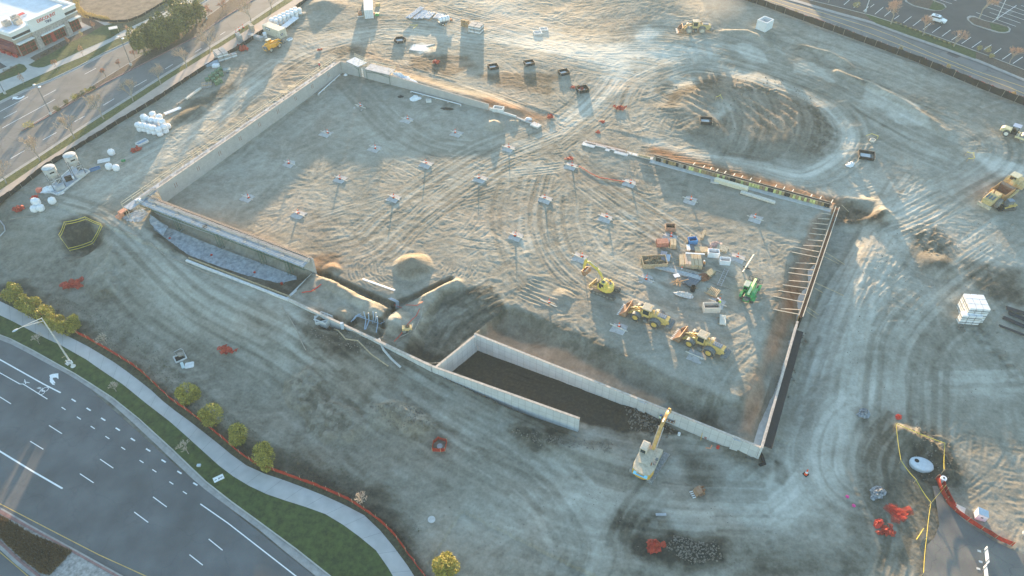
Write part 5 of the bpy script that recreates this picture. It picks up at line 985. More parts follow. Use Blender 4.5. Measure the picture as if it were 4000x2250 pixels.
def roller():
    a,b=P(3928,528),P(3990,548); t=thing('road_roller','cream roller with a blue canopy and pale wheel rims at the right edge','roller',a,yaw(a,b))
    for y in (-.85,.85): wheel(t,0,y,.72,.5,mTyre,M('white_rim',(.7,.68,.62),.6,.1,3))
    MB().prismx([(-1.5,.8),(-1.4,1.4),(-.9,1.75),(.6,1.7),(.7,.7)],-.7,.7).build('engine_hood',M('cream_paint',(.66,.58,.34),.5,.15,2),t,bevel=.08); m=MB(); 
    for x in (.7,1.8):
        for y in (-.65,.65): m.bar((x,y,1.0),(x,y,2.7),.08)
    m.build('canopy_posts',mBlack,t); MB().box((1.25,0,2.75),(1.6,1.6,.1)).build('canopy',M('blue_canopy',(.30,.38,.50),.6,.1,2),t); m=MB(); m.box((1.2,0,1.1),(1.2,1.2,.6)); m.box((1.1,0,1.6),(.5,.5,.6)); m.build('operator_station',mBlack,t)
    MB().cyl((3.4,0,.75),.75,2.0,26,ax='y').build('drum',mSilver,t); m=MB(); m.bar((1.8,-1.12,.8),(4.2,-1.12,.8),.14,.4); m.bar((1.8,1.12,.8),(4.2,1.12,.8),.14,.4); m.bar((4.3,-1.1,.8),(4.3,1.1,.8),.2,.3); m.bar((2.3,-1.1,.9),(2.3,1.1,.9),.3,.3); m.build('drum_frame',M('cream_paint',(.66,.58,.34)),t)
roller()
def mixer():
    a=P(493,842); t=thing('concrete_mixer','orange towable grout pump at the west end of the lit block wall','mixer',a,yaw(P(470,862),P(520,830)))
    MB().box((-.3,0,.95),(1.5,1.2,.9)).build('engine_box',M('salmon_orange',(.66,.30,.18),.6,.15,2),t,bevel=.06); MB().box((-1.5,0,.6),(.8,1.2,.4)).build('toolbox',M('salmon_orange',(.66,.30,.18)),t); m=MB(); m.box((-.1,-.61,.9),(.9,.04,.6)); m.build('open_panel',mBlack,t)
    for y in (-.75,.75): wheel(t,1.0,y,.36,.2,mBlack,mRimG)
    MB().bar((.5,0,.5),(2.6,0,.45),.12).build('tow_bar',mSteel,t); MB().lathe([(.35,0),(.6,.6),(.62,.62)],14,(1.1,0,.7)).build('hopper',mGreyP,t)
mixer()
def compactor():
    a=P(1592,1292); t=thing('trench_roller','small yellow trench roller on the soil beside the haul ramp','compactor',a,.1)
    for x in (-.55,.55): MB().cyl((x,0,.34),.34,1.0,18,ax='y').build('drum',mGreyP,t)
    MB().box((0,0,.75),(1.7,.95,.5)).build('body',mYelD,t,bevel=.06); MB().box((.1,.1,1.05),(.7,.5,.2)).build('engine_cover',mBlack,t); m=MB(); m.tube([(.8,-.4,.9),(1.0,-.4,1.4),(1.0,.4,1.4),(.8,.4,.9)],.03,6); m.build('handle',mSteel,t)
compactor()
def water_trailer():
    a=P(1737,92); t=thing('water_trailer','white water tank on a small two axle trailer in the far yard','trailer',a,yaw(P(1730,92),P(1768,84)))
    m=MB(); m.tube([(-1.6,0,1.5),(-1.45,0,1.5),(1.3,0,1.5),(1.45,0,1.5)],[.5,.78,.78,.5],18); m.build('tank',mWhiteP,t,smooth=False); m=MB()
    for x in (-.8,.1,.9): m.torus((x,0,1.5),.8,.035,20,5,ax='y'); 
    m.v=[(x,y,z) for x,y,z in m.v]; 
    m=MB(); 
    for x in (-.8,.1,.9): m.lathe([(.79,-.03),(.81,-.03),(.81,.03),(.79,.03)],18,(0,0,0)); m.v[-72:]=[(x+v[2],v[0],1.5+v[1]) for v in m.v[-72:]]
    m.build('tank_straps',mBlack,t); MB().box((0,0,.65),(3.4,1.7,.15)).build('chassis',mGreyP,t); MB().bar((1.7,0,.6),(3.2,0,.5),.12).build('drawbar',mGreyP,t)
    for x in (-.9,0):
        for y in (-.95,.95): wheel(t,x,y,.36,.24,mBlack,M('white_rim',(.7,.68,.62)))
    MB().box((2.0,0,.85),(.6,.9,.5)).build('pump',mRust,t)
water_trailer()
t=thing('tool_rig','small rusty concrete saw rig beside the white container','saw',P(1408,62),.2); MB().box((0,0,.7),(1.0,1.2,.8)).build('engine',M('rust_orange',(.42,.17,.08),.6,.3,3),t,bevel=.1); m=MB(); m.tube([(-.5,-.5,.4),(-.6,-.5,2.4)],.05,6); m.tube([(.2,-.5,1.0),(.2,-.5,2.0),(.2,.5,2.0),(.2,.5,1.0)],.05,6); m.build('handles',mRust,t); MB().box((0,-.9,.15),(1.8,.3,.15)).build('skid',mConcL,t)
t=thing('generator','small green generator with a white cap beside the white container','generator',P(1474,64),.2); MB().box((0,0,.6),(1.2,1.0,.7)).build('body',mGreenP,t,bevel=.06); MB().cyl((-.1,0,1.1),.2,.2,12).build('cap',mWhiteP,t); MB().bar((-1.6,1.6,.6),(-.4,.3,.7),.25).build('red_hose',mRed,t)
tag(MB().cyl((0,0,.45),.7,.9,20).build('cable_drum',M('tan_drum',(.42,.34,.18),.8,.15,3)),'tan round drum standing beyond the white container','drum').location=P(1477,24)
# ---------------------------------------------------------------- people
def person(label,loc,rz,vest,trousers,hat,hands_fwd=.35,lean=.12):
    t=thing('person',label,'person',loc,rz)
    sk=[((0,0,.95),.13),((.02,0,1.15),.14),((.05,0,1.38),.17),((.07,0,1.50),.07),((.09,0,1.60),.06)]; m=bpy.data.meshes.new('body'); vs=[p for p,_ in sk]; rs=[r for _,r in sk]; es=[(0,1),(1,2),(2,3),(3,4)]
    def add(p,r,par): vs.append(p); rs.append(r); es.append((par,len(vs)-1)); return len(vs)-1
    for s in (-1,1):
        a=add((0,s*.1,.88),.10,0); a=add((.04+.08*s,s*.12,.48),.07,a); a=add((.0+.14*s,s*.13,.10),.05,a); add((.12+.14*s,s*.14,.05),.045,a)
        b=add((.06,s*.2,1.42),.065,2); b=add((.14,s*.27,1.16),.05,b); b=add((.14+hands_fwd*.6,s*.2,1.02),.038,b); h=add((.2+hands_fwd*.6,s*.18,1.0),.04,b)
    m.from_pydata([Vector(v) for v in vs],es,[]); o=bpy.data.objects.new('body',m); col.objects.link(o); o.parent=t
    sm=o.modifiers.new('skin','SKIN'); m.skin_vertices[0].data[0].use_root=True
    for i,r in enumerate(rs): m.skin_vertices[0].data[i].radius=(r,r)
    su=o.modifiers.new('sub','SUBSURF'); su.levels=1; su.render_levels=1; m.materials.append(trousers)
    MB().lathe([(.15,0),(.2,.12),(.21,.36),(.19,.42),(.1,.47)],14,(.04,0,1.03)).build('vest',vest,t,smooth=True)
    hd=MB().lathe([(.03,-.13),(.075,-.1),(.095,-.02),(.1,.05),(.08,.12),(.02,.14)],12,(.11,0,1.70)).build('head',M('skin',(.42,.25,.17),.6,.1,3),t,smooth=True); MB().box((.215,0,1.69),(.03,.03,.04)).build('nose',M('skin',(.42,.25,.17)),hd)
    m=MB(); m.lathe([(.15,0),(.13,.02),(.125,.08),(.08,.14),(.01,.16)],14,(.10,0,1.74)); m.box((.23,0,1.75),(.12,.2,.02)); m.build('hard_hat',hat,t,smooth=False)
    for s in (-1,1):
        m=MB(); bx,by,bz=.22+hands_fwd*.6,s*.18,1.0; m.box((bx+.03,by,bz),(.09,.08,.03))
        for k in range(4): m.tube([(bx+.07,by-.03+k*.02,bz),(bx+.12-abs(k-1.4)*.008,by-.032+k*.021,bz-.01),(bx+.14-abs(k-1.4)*.01,by-.032+k*.021,bz-.035)],[.009,.008,.006],5)
        m.tube([(bx+.02,by-s*.04,bz),(bx+.06,by-s*.07,bz-.01)],[.011,.008],5); m.build('hand',M('skin',(.42,.25,.17)),t)
    return t
mVest=M('hi_vis_yellow',(.55,.75,.08),.6,.1,5); mDk=M('dark_clothes',(.04,.045,.06),.9,.2,5); mHatW=M('white_hat',(.78,.78,.78),.4,.05,3)
person('worker in yellow vest and white hard hat beside the pale open box',P(2807,1200),2.6,mVest,mDk,mHatW)
person('worker in dark clothes and white hard hat left of the yellow vested worker',P(2796,1192),-.5,mDk,mDk,mHatW)
person('worker in orange shirt and white hard hat right of the plywood stacks',P(2748,1046),2.8,M('orange_shirt',(.62,.30,.10),.8,.1,5),mDk,mHatW)
person('worker in green yellow vest and blue hard hat beside the digging bucket',P(2574,1650),.4,M('faded_vest',(.50,.62,.40),.7,.1,5),mDk,M('blue_hat',(.06,.16,.45),.4,.1,3))
for q,l in (((1250,268),'worker in red shirt and white hard hat on the north west scaffold walkway'),):
    person(l,(*G(q[0],q[1],3.1)[:2],3.0),.6,M('red_shirt',(.55,.04,.06),.8,.1,5),mDk,mHatW)
# ---------------------------------------------------------------- fences and nets
def fence(name,label,cat,pts,h,mat,stake,z=None,step=2.2,th=.03,wob=.12,group=None):
    p=[np.array(P(*q)) for q in pts]
    if z is not None: p=[np.array((*G(*q,z)[:2],z)) for q in pts]
    p=np.array(p); d=np.concatenate([[0],np.cumsum(np.hypot(*np.diff(p[:,:2],axis=0).T))]); n=int(d[-1]/.8)+2; tt=np.linspace(0,d[-1],n); q=np.stack([np.interp(tt,d,p[:,i]) for i in range(3)],1)
    if z is None: q[:,2]=[float(hm(x,y)) for x,y in q[:,:2]]
    t=thing(name,label,cat,tuple(q[0]),0,group); o=q[0]; vs=[]; r=np.random.default_rng(len(pts)); hh=h*(1+r.uniform(-wob,wob*.4,n)); lean=r.uniform(-.08,.08,n)*h
    for i in range(n):
        dd=q[min(i+1,n-1)]-q[max(i-1,0)]; nn=np.array([-dd[1],dd[0]])/max(1e-6,np.hypot(dd[0],dd[1])); b=q[i]-o
        vs+=[(b[0],b[1],b[2]),(b[0]+nn[0]*lean[i],b[1]+nn[1]*lean[i],b[2]+hh[i]),(b[0]+nn[0]*(lean[i]+th),b[1]+nn[1]*(lean[i]+th),b[2]+hh[i]),(b[0]+nn[0]*th,b[1]+nn[1]*th,b[2])]
    fs=[]
    for i in range(n-1):
        for k in range(4): fs.append((i*4+k,i*4+(k+1)%4,i*4+4+(k+1)%4,i*4+4+k))
    MB().add(vs,fs).build('mesh_panel',mat,t)
    k=0; L=d[-1]
    st=None
    for s in np.arange(.1,L,max(step,L/95)):
        x,y,zz=[np.interp(s,tt,q[:,i])-o[i] for i in range(3)]
        if st is None: st=MB().box((0,0,(h+.25)/2),(.06,.06,h+.25)).build('stake',stake,t); st.location=(x,y,zz); st.rotation_euler[0]=.05
        else: c=st.copy(); col.objects.link(c); c.parent=t; c.location=(x,y,zz); c.rotation_euler[0]=rng.uniform(-.15,.15)
    return t
fence('orange_fence','long red orange mesh fence on wooden stakes along the lower left sidewalk','fence',FEN,.95,mOrange,mWood,ZR,2.3)
fence('silt_fence','long black silt fence beside the upper left sidewalk','fence',[(x+1,y+4) for x,y in B0[1:]],1.15,mBlackM,mWoodG,0.,3.0)
fence('silt_fence','long black silt fence along the upper right road','fence',[(2700,-85),(2895,-4),(3000,30),(3207,106),(3400,176),(3564,236),(3705,293),(3828,345),(4000,412),(4300,530)],1.7,mBlackM,mWoodG,ZN,3.0)
fence('orange_fence','low faded orange netting behind the black fence along the upper right road','fence',[(2720,-88),(2905,-8),(3010,24),(3217,98),(3410,168),(3574,228),(3715,285),(3838,335),(4010,402),(4300,520)],1.0,M('faded_orange_net',(.55,.16,.13),.8,.3,2,alpha=.55),mWood,ZN,4.0,wob=.3)
fence('orange_fence','double red barrier netting curving along the kerb at the lower right','fence',[(3652,1868),(3672,1915),(3705,1975),(3750,2015),(3800,2050),(3860,2085),(3900,2110),(3955,2133)],.95,mOrange,mWood,None,1.9)
fence('orange_fence','short red barrier netting folded behind the curved one at the lower right','fence',[(3658,1865),(3688,1908),(3715,1968),(3728,1985)],.9,mOrange,mWood,None,2.5)
mNet=M('red_net',(.46,.06,.035),.8,.35,5,alpha=.8)
def netheap(label,px,py,s=1.,seed=1,mat=None,flat_=.35):
    r=np.random.default_rng(seed); t=MB(); s*=.82
    for k in range(7):                # folded sheets of mesh thrown over each other
        a=r.uniform(0,6.28); c=np.array([r.normal(0,.35),r.normal(0,.28)])*s; L=r.uniform(.6,1.1)*s; vs=[]; n=7
        for i in range(n):
            f=i/(n-1)-.5; w_=r.uniform(.2,.45)*s; z=abs(math.sin(f*5+k))*flat_*1.5*s*r.uniform(.6,1.2)+.04
            for q in (-1,0,1): vs.append((c[0]+math.cos(a)*f*2*L-math.sin(a)*q*w_,c[1]+math.sin(a)*f*2*L+math.cos(a)*q*w_,z*(1 if q==0 else r.uniform(.1,.9))+.03*k*flat_))
        t.add(vs,[(i*3+j,i*3+j+1,i*3+j+4,i*3+j+3) for i in range(n-1) for j in (0,1)])
    o=t.build('orange_net',mat or mNet); o.location=P(px,py); return tag(o,label,'netting')
def netring(label,px,py,s,pts,post=True):
    t=thing('orange_net',label,'netting',P(px,py),0); vs=[]; n=len(pts)*3; P_=[]
    for i in range(len(pts)):
        a=np.array(pts[i]); b=np.array(pts[(i+1)%len(pts)])
        for f in (0,.33,.66): P_.append((a*(1-f)+b*f)*s)
    for i,(x,y) in enumerate(P_): h=.95*(1 if i%3==0 else .72+.1*((i*7)%3)); vs+=[(x,y,0),(x,y,h),(x*.97,y*.97,h),(x*.97,y*.97,0)]
    m=MB().add(vs,[((i*4+k),(i*4+(k+1)%4),(((i+1)%n)*4+(k+1)%4),(((i+1)%n)*4+k)) for i in range(n) for k in range(4)]); m.build('mesh_panel',mOrange,t)
    MB().lathe([(.45,0),(.45,.12),(.3,.14),(.02,.14)],16).build('cover',mConc,t); m=None
    for x,y in pts: st=MB().box((x*s,y*s,.5),(.06,.06,1.15)).build('stake',mWood,t)
    return t
netring('red orange net around a round cover on the open ground right of the yellow bushes',1718,1745,1.,[(-1.1,-.9),(-1.0,.5),(-.3,1.2),(1.1,.7),(.9,-.9),(.2,-1.0)])
netheap('collapsed red orange net below the yellow taped pit at the left',290,1110,1.9,3); netheap('collapsed red orange net with a yellow tape, right of the open vault',880,1372,1.5,4); netheap('sagging red net round a cover beside the dark soil heap at the bottom',2556,2138,1.5,5)
netheap('red net heap between the pallets and the orange yellow telehandler',942,192,1.9,6); netheap('orange net heap at the far left below the white bags',80,820,1.5,7); netheap('red net bundle beside the mixing tub',532,588,1.3,8); netheap('orange net around a small cone in the brown far yard',1702,242,1.2,9,None,.4)
netheap('red net spilling over the black framed pit',2272,348,1.3,10); netheap('flat red net left of the black framed pit',2238,341,.9,11,None,.15); netheap('orange net heap beside the haul road crossing',2150,458,1.0,12); netheap('red net around a dark barrel on its mound',2424,424,1.3,13)
netheap('small pink net left of the formwork bank',2355,475,.8,14,None,.2); netheap('small pink net farther down the bank',2338,517,.7,15,None,.2); netheap('thin red net on the pad near its upper edge',2225,620,.9,16,None,.12); netheap('large flat red net on the dark ground at lower right',3500,2000,2.0,17,M('thin_red_net',(.55,.05,.03),.8,.3,3,alpha=.4),.08); netheap('bright red net heap with a small cone at lower right',3470,2075,1.1,18,None,.25)
netheap('red net heap behind the orange telehandler path near the road',1250,195,.8,19,None,.3); netheap('red net scrap beside the pale sheeting at the left slab',140,772,.8,20,mRed,.5)
def line(name,label,cat,pts,r,mat,dz=.12,n=6,group=None,sag=0,worldz=None):
    p=[Vector(P(*q)) for q in pts]; q=[]
    for a,b in zip(p,p[1:]):
        k=max(2,int((b-a).length/1.2))
        for i in range(k): f=i/k; c=a.lerp(b,f); zz=float(hm(c.x,c.y))+float(samp(SM,c.x,c.y)); c.z=(zz+dz) if worldz is None else worldz; c.z-=sag*4*f*(1-f); q.append(c)
    e=p[-1].copy(); e.z=float(hm(e.x,e.y))+dz; q.append(e); o=q[0].copy(); ob=MB().tube([v-o for v in q],r,n).build(name,mat); ob.location=o; return tag(ob,label,cat,group)
def stakes(label,pts,closed=True,double=False):
    t=thing('tape_barrier',label,'barrier tape',P(*pts[0])); o=t.location; p=[Vector(P(*q))-o for q in pts]
    for a in p: MB().bar(a,a+Vector((0,0,1.1)),.06).build('stake',mWood,t)
    for j in range(len(p) if closed else len(p)-1):
        a,b=p[j],p[(j+1)%len(p)]
        for h in ((1.0,.45) if double else (1.0,)):
            m=MB(); prev=None; k=8
            pts_=[a.lerp(b,i/k)+Vector((0,0,h-.18*4*(i/k)*(1-i/k))) for i in range(k+1)]
            for u,v in zip(pts_,pts_[1:]): m.bar(u,v,.03,.11)
            m.build('tape',M('yellow_tape',(.72,.60,.10),.6,.1,3),t)
    return t
stakes('yellow taped hexagon of stakes around the soil pit at the left',[(258,882),(340,862),(402,888),(366,957),(275,985),(238,933)],True,True)
stakes('yellow tape line around the oval tank at the lower right, running down to the kerb',[(3492,1668),(3512,1810),(3570,1885),(3628,1975),(3610,2110),(3598,2250)],False); stakes('yellow tape above the oval tank, from its top corner to the right',[(3494,1668),(3681,1746),(3678,1848)],False); stakes('short yellow tape joining the barrier netting to the tape line',[(3630,1974),(3686,1908)],False)
# cones, pads and levelling boards on the building pad
def cone():
    t=thing('traffic_cone','orange cone','cone'); MB().box((0,0,.03),(.55,.55,.06)).build('cone_base',mBlack,t); MB().lathe([(.2,.06),(.06,1.0),(.03,1.02)],14).build('cone_body',M('cone_orange',(.85,.10,.03),.5,.1,3),t); MB().lathe([(.148,.38),(.105,.66)],14).build('white_band',mWhiteP,t); t.children[-1].scale=(1.06,1.06,1); return t
CN=cone(); CN.location=(0,0,-50)
GRID={}
rowsp=[[(1407,414),(1590,466),(1783,519),(1986,577),(2229,647),(2458,713),(2696,779.5),(2950,852)],[(1272,519),(1464,577),(1664,639),(1875,696),(2129,776),(2364,849),(2616,926),(2880,1006)],[(1131,636),(1329,696),(1538,771),None,(2015,921),(2264,1004),(2525,1089),(2803,1182)],[(965,770),(1166,835),None,None,None,(2142,1184),(2417,1280),(2716,1388)]]
rz0=yaw(G(1407,414),G(2950,852)); first=True
rn=['top','second','third','bottom']
for j,row in enumerate(rowsp):
    for i,q in enumerate(row):
        if q is None: continue
        p=P(q[0],q[1]+4); p.z=float(hm(p.x,p.y))+.05; w_='in the '+rn[j]+' row of pads, '+ordn(i+1)+' from the left'
        if (i,j)!=(5,3):
            r=np.random.default_rng(i*9+j); pts=[]
            for k in range(12): a=2*math.pi*k/12+.26; q_=1.3/max(abs(math.cos(a)),abs(math.sin(a)))*r.uniform(.86,1.05); pts.append((q_*math.cos(a),q_*math.sin(a)))
            o=MB().prism(pts,-.3,.0).build('footing_pad',M('pad_concrete',(.42,.42,.41),.9,.22,1.2,c2=(.30,.28,.25))); o.location=p; o.rotation_euler[2]=rz0+.0; tag(o,'pale concrete footing pad '+w_,'footing',group='concrete footing pads on the building pad')
        b=MB().box((0,0,.07),(3.4,.14,.14)).build('levelling_board',M('pale_board',(.60,.56,.48),.8,.15,3)); b.location=p+Vector((.0,.15,0)); b.rotation_euler[2]=rz0-.10+rng.uniform(-.05,.05); tag(b,'pale board lying on its footing '+w_,'board',group='boards across the footing pads')
        if (i,j)!=(7,3):
            dup(CN,p+Vector((rng.uniform(-.3,.5),rng.uniform(0,.5),.02)),rng.uniform(0,3),'orange traffic cone on the footing '+w_,group='traffic cones on the footing pads'); rb=MB()
            rb.bar((0,0,0),(0,0,1.5),.045); o=rb.build('starter_bar',mRust); o.location=p+Vector((.1,.35,0)); tag(o,'thin upright bar behind the cone '+w_,'bar',group='upright bars on the footing pads')
for k,(px,py,l) in list(enumerate(((936,118,'orange cone on the sidewalk edge beside the pallets, middle of three'),(923,128,'orange cone on the sidewalk edge beside the pallets, lowest of three'),(951,108,'orange cone on the sidewalk edge beside the pallets, highest of three'),(2720,1002,'cone on the plywood table in the yard cluster'))))[:3]: dup(CN,Vector((*G(px,py,.13)[:2],.14)),.3*k,l,group='cones along the sidewalk')
dup(CN,P(2662,1055),.3,'second orange cone lying close to the right hand footing pad'); dup(CN,P(3147,1853),.6,'orange and white cone on the tiny island of the haul road',scale=1.3); dup(CN,P(1702,243),.4,'white banded cone inside the orange net in the far yard')
for o in list(CN.children): bpy.data.objects.remove(o)
bpy.data.objects.remove(CN)
# black framed pits and inlets
def inlet(px,py,s,label,rz=.5,hexa=False,h=.75):
    t=thing('inlet_pit',label,'drain inlet',P(px,py),rz); n=6 if hexa else 4; r=1.35*s*(1.1 if hexa else 1.25); off=0 if hexa else math.pi/4
    P_=[(r*math.cos(2*math.pi*i/n+off),r*math.sin(2*math.pi*i/n+off)*(1 if hexa else .82)) for i in range(n)]
    for i in range(n): a,b=P_[i],P_[(i+1)%n]; MB().bar((*a,h/2),(*b,h/2),.09,h).build('black_panel',mBlackM,t); MB().bar((*a,0),(*a,h+.12),.1).build('corner_post',mWoodG,t)
    MB().box((-.15*s,0,.18),(1.5*s,1.15*s,.2)).build('concrete_lid',mConcL,t); MB().box((.75*s,0,.12),(.25,.9*s,.2)).build('grate',mGreyP,t); return t
for a in ((1563,160,1.1,'black six sided inlet fence in the far yard, leftmost of the black pits',.2,True),(1927,263,1.05,'black edged inlet pit in brown soil, second from the left',.3),(2067,253,1.05,'black edged inlet pit above the sunlit rubble strip',.3),(2202,287,1.05,'black edged inlet pit left of the haul road junction',.35),(2275,354,1.15,'black edged inlet pit covered by red netting',.3,False,.9),(2757,477,1.15,'black edged inlet pit on the left flank of the big soil mound',-.15),(3383,612,1.35,'large black edged inlet pit right of the big soil mound',-.3)): inlet(*a)
# stacks, boxes, crates
def box_open(label,px,py,sx,sy,sz,mat,rz,cat='crate',name='open_box',inner=mBlack,wall_=.1):
    t=thing(name,label,cat,P(px,py),rz); 
    for x in (-1,1): MB().box((x*(sx/2-wall_/2),0,sz/2),(wall_,sy,sz)).build('side_panel',mat,t)
    for y in (-1,1): MB().box((0,y*(sy/2-wall_/2),sz/2),(sx-2*wall_-.004,wall_,sz-.01)).build('side_panel',mat,t)
    MB().box((0,0,sz*.32),(sx-2*wall_-.01,sy-2*wall_-.01,.04)).build('contents',inner,t); return t
def pallet_stack(label,px,py,nx,ny,nz,mat,rz,cat='pallet',name='block_pallet',u=(1.1,1.1,1.0),group=None,strip=None):
    t=thing(name,label,cat,P(px,py),rz,group)
    for z in range(nz):
        for x in range(nx):
            for y in range(ny):
                if z==nz-1 and (x+y)%7==6: continue
                c=((x-(nx-1)/2)*u[0],(y-(ny-1)/2)*u[1],z*u[2]); m=MB(); m.box((c[0],c[1],c[2]+u[2]*.54),(u[0]*.90,u[1]*.90,u[2]*.84)); o=m.build('cube_of_blocks',mat,t); MB().box((c[0],c[1],c[2]+.06),(u[0]*.9,u[1]*.9,.1)).build('pallet_board',mWoodG,o)
                if strip: MB().box((c[0],c[1],c[2]+u[2]*.45),(u[0]*.915,u[1]*.915,u[2]*.26)).build('wrap_band',strip,o)
    return t
mWrap=M('white_wrap',(.66,.68,.70),.6,.1,2); mBlkG=blockmat('grey_cubes',(.40,.40,.39),.4,.2,.5,(.25,.25,.25),.02)
pallet_stack('tall stepped pile of grey block pallets beside the upper left sidewalk',868,228,2,3,2,mBlkG,.62,u=(1.5,1.3,1.05),strip=mWrap); pallet_stack('low row of wrapped block pallets in front of the tall pile',905,225,2,1,1,mBlkG,.62,u=(1.5,1.3,1.0),strip=mWrap)
pallet_stack('dark grey block pallets beside the upper left sidewalk behind the red net',938,160,1,2,2,M('dark_cubes',(.30,.31,.30),.9,.15,2),.6,u=(1.3,1.3,1.1)); pallet_stack('flat row of grey block pallets behind the orange yellow telehandler',1002,152,4,1,1,mBlkG,-.5,u=(1.3,1.3,1.0)); pallet_stack('small column of white buckets and boxes next to the cream container',1038,150,1,1,2,mWrap,.4,u=(1.0,1.0,.8)); pallet_stack('mixed pallets with timber beside the sidewalk behind the cream container',985,118,1,2,2,M('mixed_pallet',(.42,.38,.30),.9,.3,3),.6,u=(1.1,1.1,.9))
pallet_stack('three brown crates stacked in the far yard',1818,102,2,1,2,M('brown_crate',(.33,.22,.12),.85,.25,3),-.5,'crate','brown_crate',(1.2,1.1,1.0)); pallet_stack('white topped block pallets stacked in the far yard',1860,122,2,2,2,mBlkG,-.42,u=(1.9,1.4,1.05),strip=mWrap); pallet_stack('big stack of white wrapped insulation cartons at the right',3786,1228,3,3,3,mWhiteP,-.12,'cartons','carton_stack',(1.15,1.25,1.15),strip=M('carton_print',(.30,.32,.34),.7,.5,9)); pallet_stack('front row of white wrapped cartons below the big stack',3778,1258,3,1,2,mWhiteP,-.12,'cartons','carton_stack',(1.15,1.2,1.1),strip=M('carton_print',(.50,.50,.50)))
for k,(px,py) in enumerate(((812,318),(826,306),(838,296),(850,286),(862,278),(836,318),(850,306),(866,296),(848,330),(862,322))):
    t=thing('green_bundle','green strapped bundle in the heap by the upper left sidewalk, '+ordn(k+1)+' from its lower left','bundle',P(px,py),.55,'green strapped bundles'); MB().box((0,0,.45),(1.0,1.1,.9)).build('bundle',M('green_grey_bundle',(.15,.20,.12),.85,.35,3),t); m=MB(); m.box((-.25,0,.46),(.08,1.13,.93)); m.box((.25,0,.46),(.08,1.13,.93)); m.build('green_strap',M('green_strap',(.05,.25,.10),.6,.1,3),t)
t=thing('frame_stack','stack of grey and yellow scaffold frames leaning by the green bundles','frames',P(808,338),.3)
for k in range(4):
    m=MB(); z=.15+.25*k
    for a,b in (((-1.1,-.9),(1.1,-.9)),((1.1,-.9),(1.1,.9)),((1.1,.9),(-1.1,.9)),((-1.1,.9),(-1.1,-.9)),((-.6,.9),(-.6,-.9)),((.5,.9),(.5,-.9))): m.bar((a[0]+k*.06,a[1]-k*.1,z),(b[0]+k*.06,b[1]-k*.1,z),.08)
    m.build('frame',mWood if k==3 else mSteel,t)
def lumber(label,px,py,L,W,H,n,mat,rz,cat='lumber',name='timber_stack',bear=True,rnd=False,dz=0):
    t=thing(name,label,cat,P(px,py,dz),rz); 
    if bear: 
        for x in (-L*.3,L*.3): MB().box((x,0,.06),(.12,W*1.5,.12)).build('bearer',mWood,t)
    for k in range(n):
        y=(k-(n-1)/2)*W/n; m=MB()
        if rnd: m.cyl((rng.uniform(-.1,.1),y,.12+H/2),W/n*.46,L*rng.uniform(.9,1),8,ax='x')
        else: m.box((rng.uniform(-.08,.08)*L*.3,y,.12+H/2),(L*rng.uniform(.93,1),W/n*.9,H))
        m.build('pipe' if rnd else 'board',mat,t)
    return t
lumber('white foam boards lying beside the upper left yard track',676,436,4.2,1.0,.25,3,mWhiteP,yaw(P(640,448),P(712,420)),'boards'); lumber('pale timber planks above the white foam boards',757,370,5.8,.7,.35,4,M('pale_board',(.60,.56,.48)),yaw(P(735,390),P(782,356))); lumber('grey plank bridging from the foam boards to the planks',712,398,3.8,.35,.2,2,mWoodG,yaw(P(690,415),P(740,382)))
lumber('blue grey planks on pallets beside the tall block pile',830,256,3.6,1.3,.7,4,M('blue_grey_board',(.30,.36,.42),.8,.2,3),.62); tag(MB().box((0,0,.35),(1.7,1.2,.7)).build('wrapped_bale',mWhiteP),'white wrapped bale beside the blue grey planks','bale').location=P(845,262); lumber('timber and metal scraps on a pallet right of the green bundles',888,278,1.8,1.4,.5,5,M('scrap_green',(.30,.34,.32),.8,.3,4),.3)
t=lumber('long wrapped bundle of galvanised tubes in the far yard, leftmost',1622,58,8.5,1.6,.9,5,M('galvanised',(.36,.42,.50),.4,.2,3,metal=.5),yaw(P(1595,76),P(1645,38)),'tubes','tube_bundle',True,True)
for k,(a,b,w_) in enumerate((((1622,80),(1660,48),1.6),((1637,82),(1678,46),1.5),((1665,78),(1690,55),2.0),((1705,80),(1725,60),2.6))): lumber(('galvanised tubes in the far yard, second bundle from the left','galvanised tubes in the far yard, third bundle from the left','galvanised tubes in the far yard, shorter bundle right of the middle','galvanised tubes in the far yard, rightmost wide bundle')[k],(a[0]+b[0])/2,(a[1]+b[1])/2,6.5-k,w_,.7,5,M('galvanised',(.36,.42,.50)),yaw(P(*a),P(*b)),'tubes','tube_bundle',True,True)
for k,(a,b) in enumerate((((3948,1210),(4010,1232)),((3958,1232),(4015,1258)),((3938,1250),(3995,1278)),((3925,1282),(3980,1306)))): lumber('black plastic pipes at the right edge, '+('topmost','second from the top','third from the top','lowest and shortest')[k]+' bundle',(a[0]+b[0])/2,(a[1]+b[1])/2,4.4,.9 if k<3 else .5,.3,4 if k<3 else 2,M('black_pipe',(.03,.035,.045),.5,.2,3),yaw(P(*a),P(*b)),'pipes','pipe_bundle',False,True)
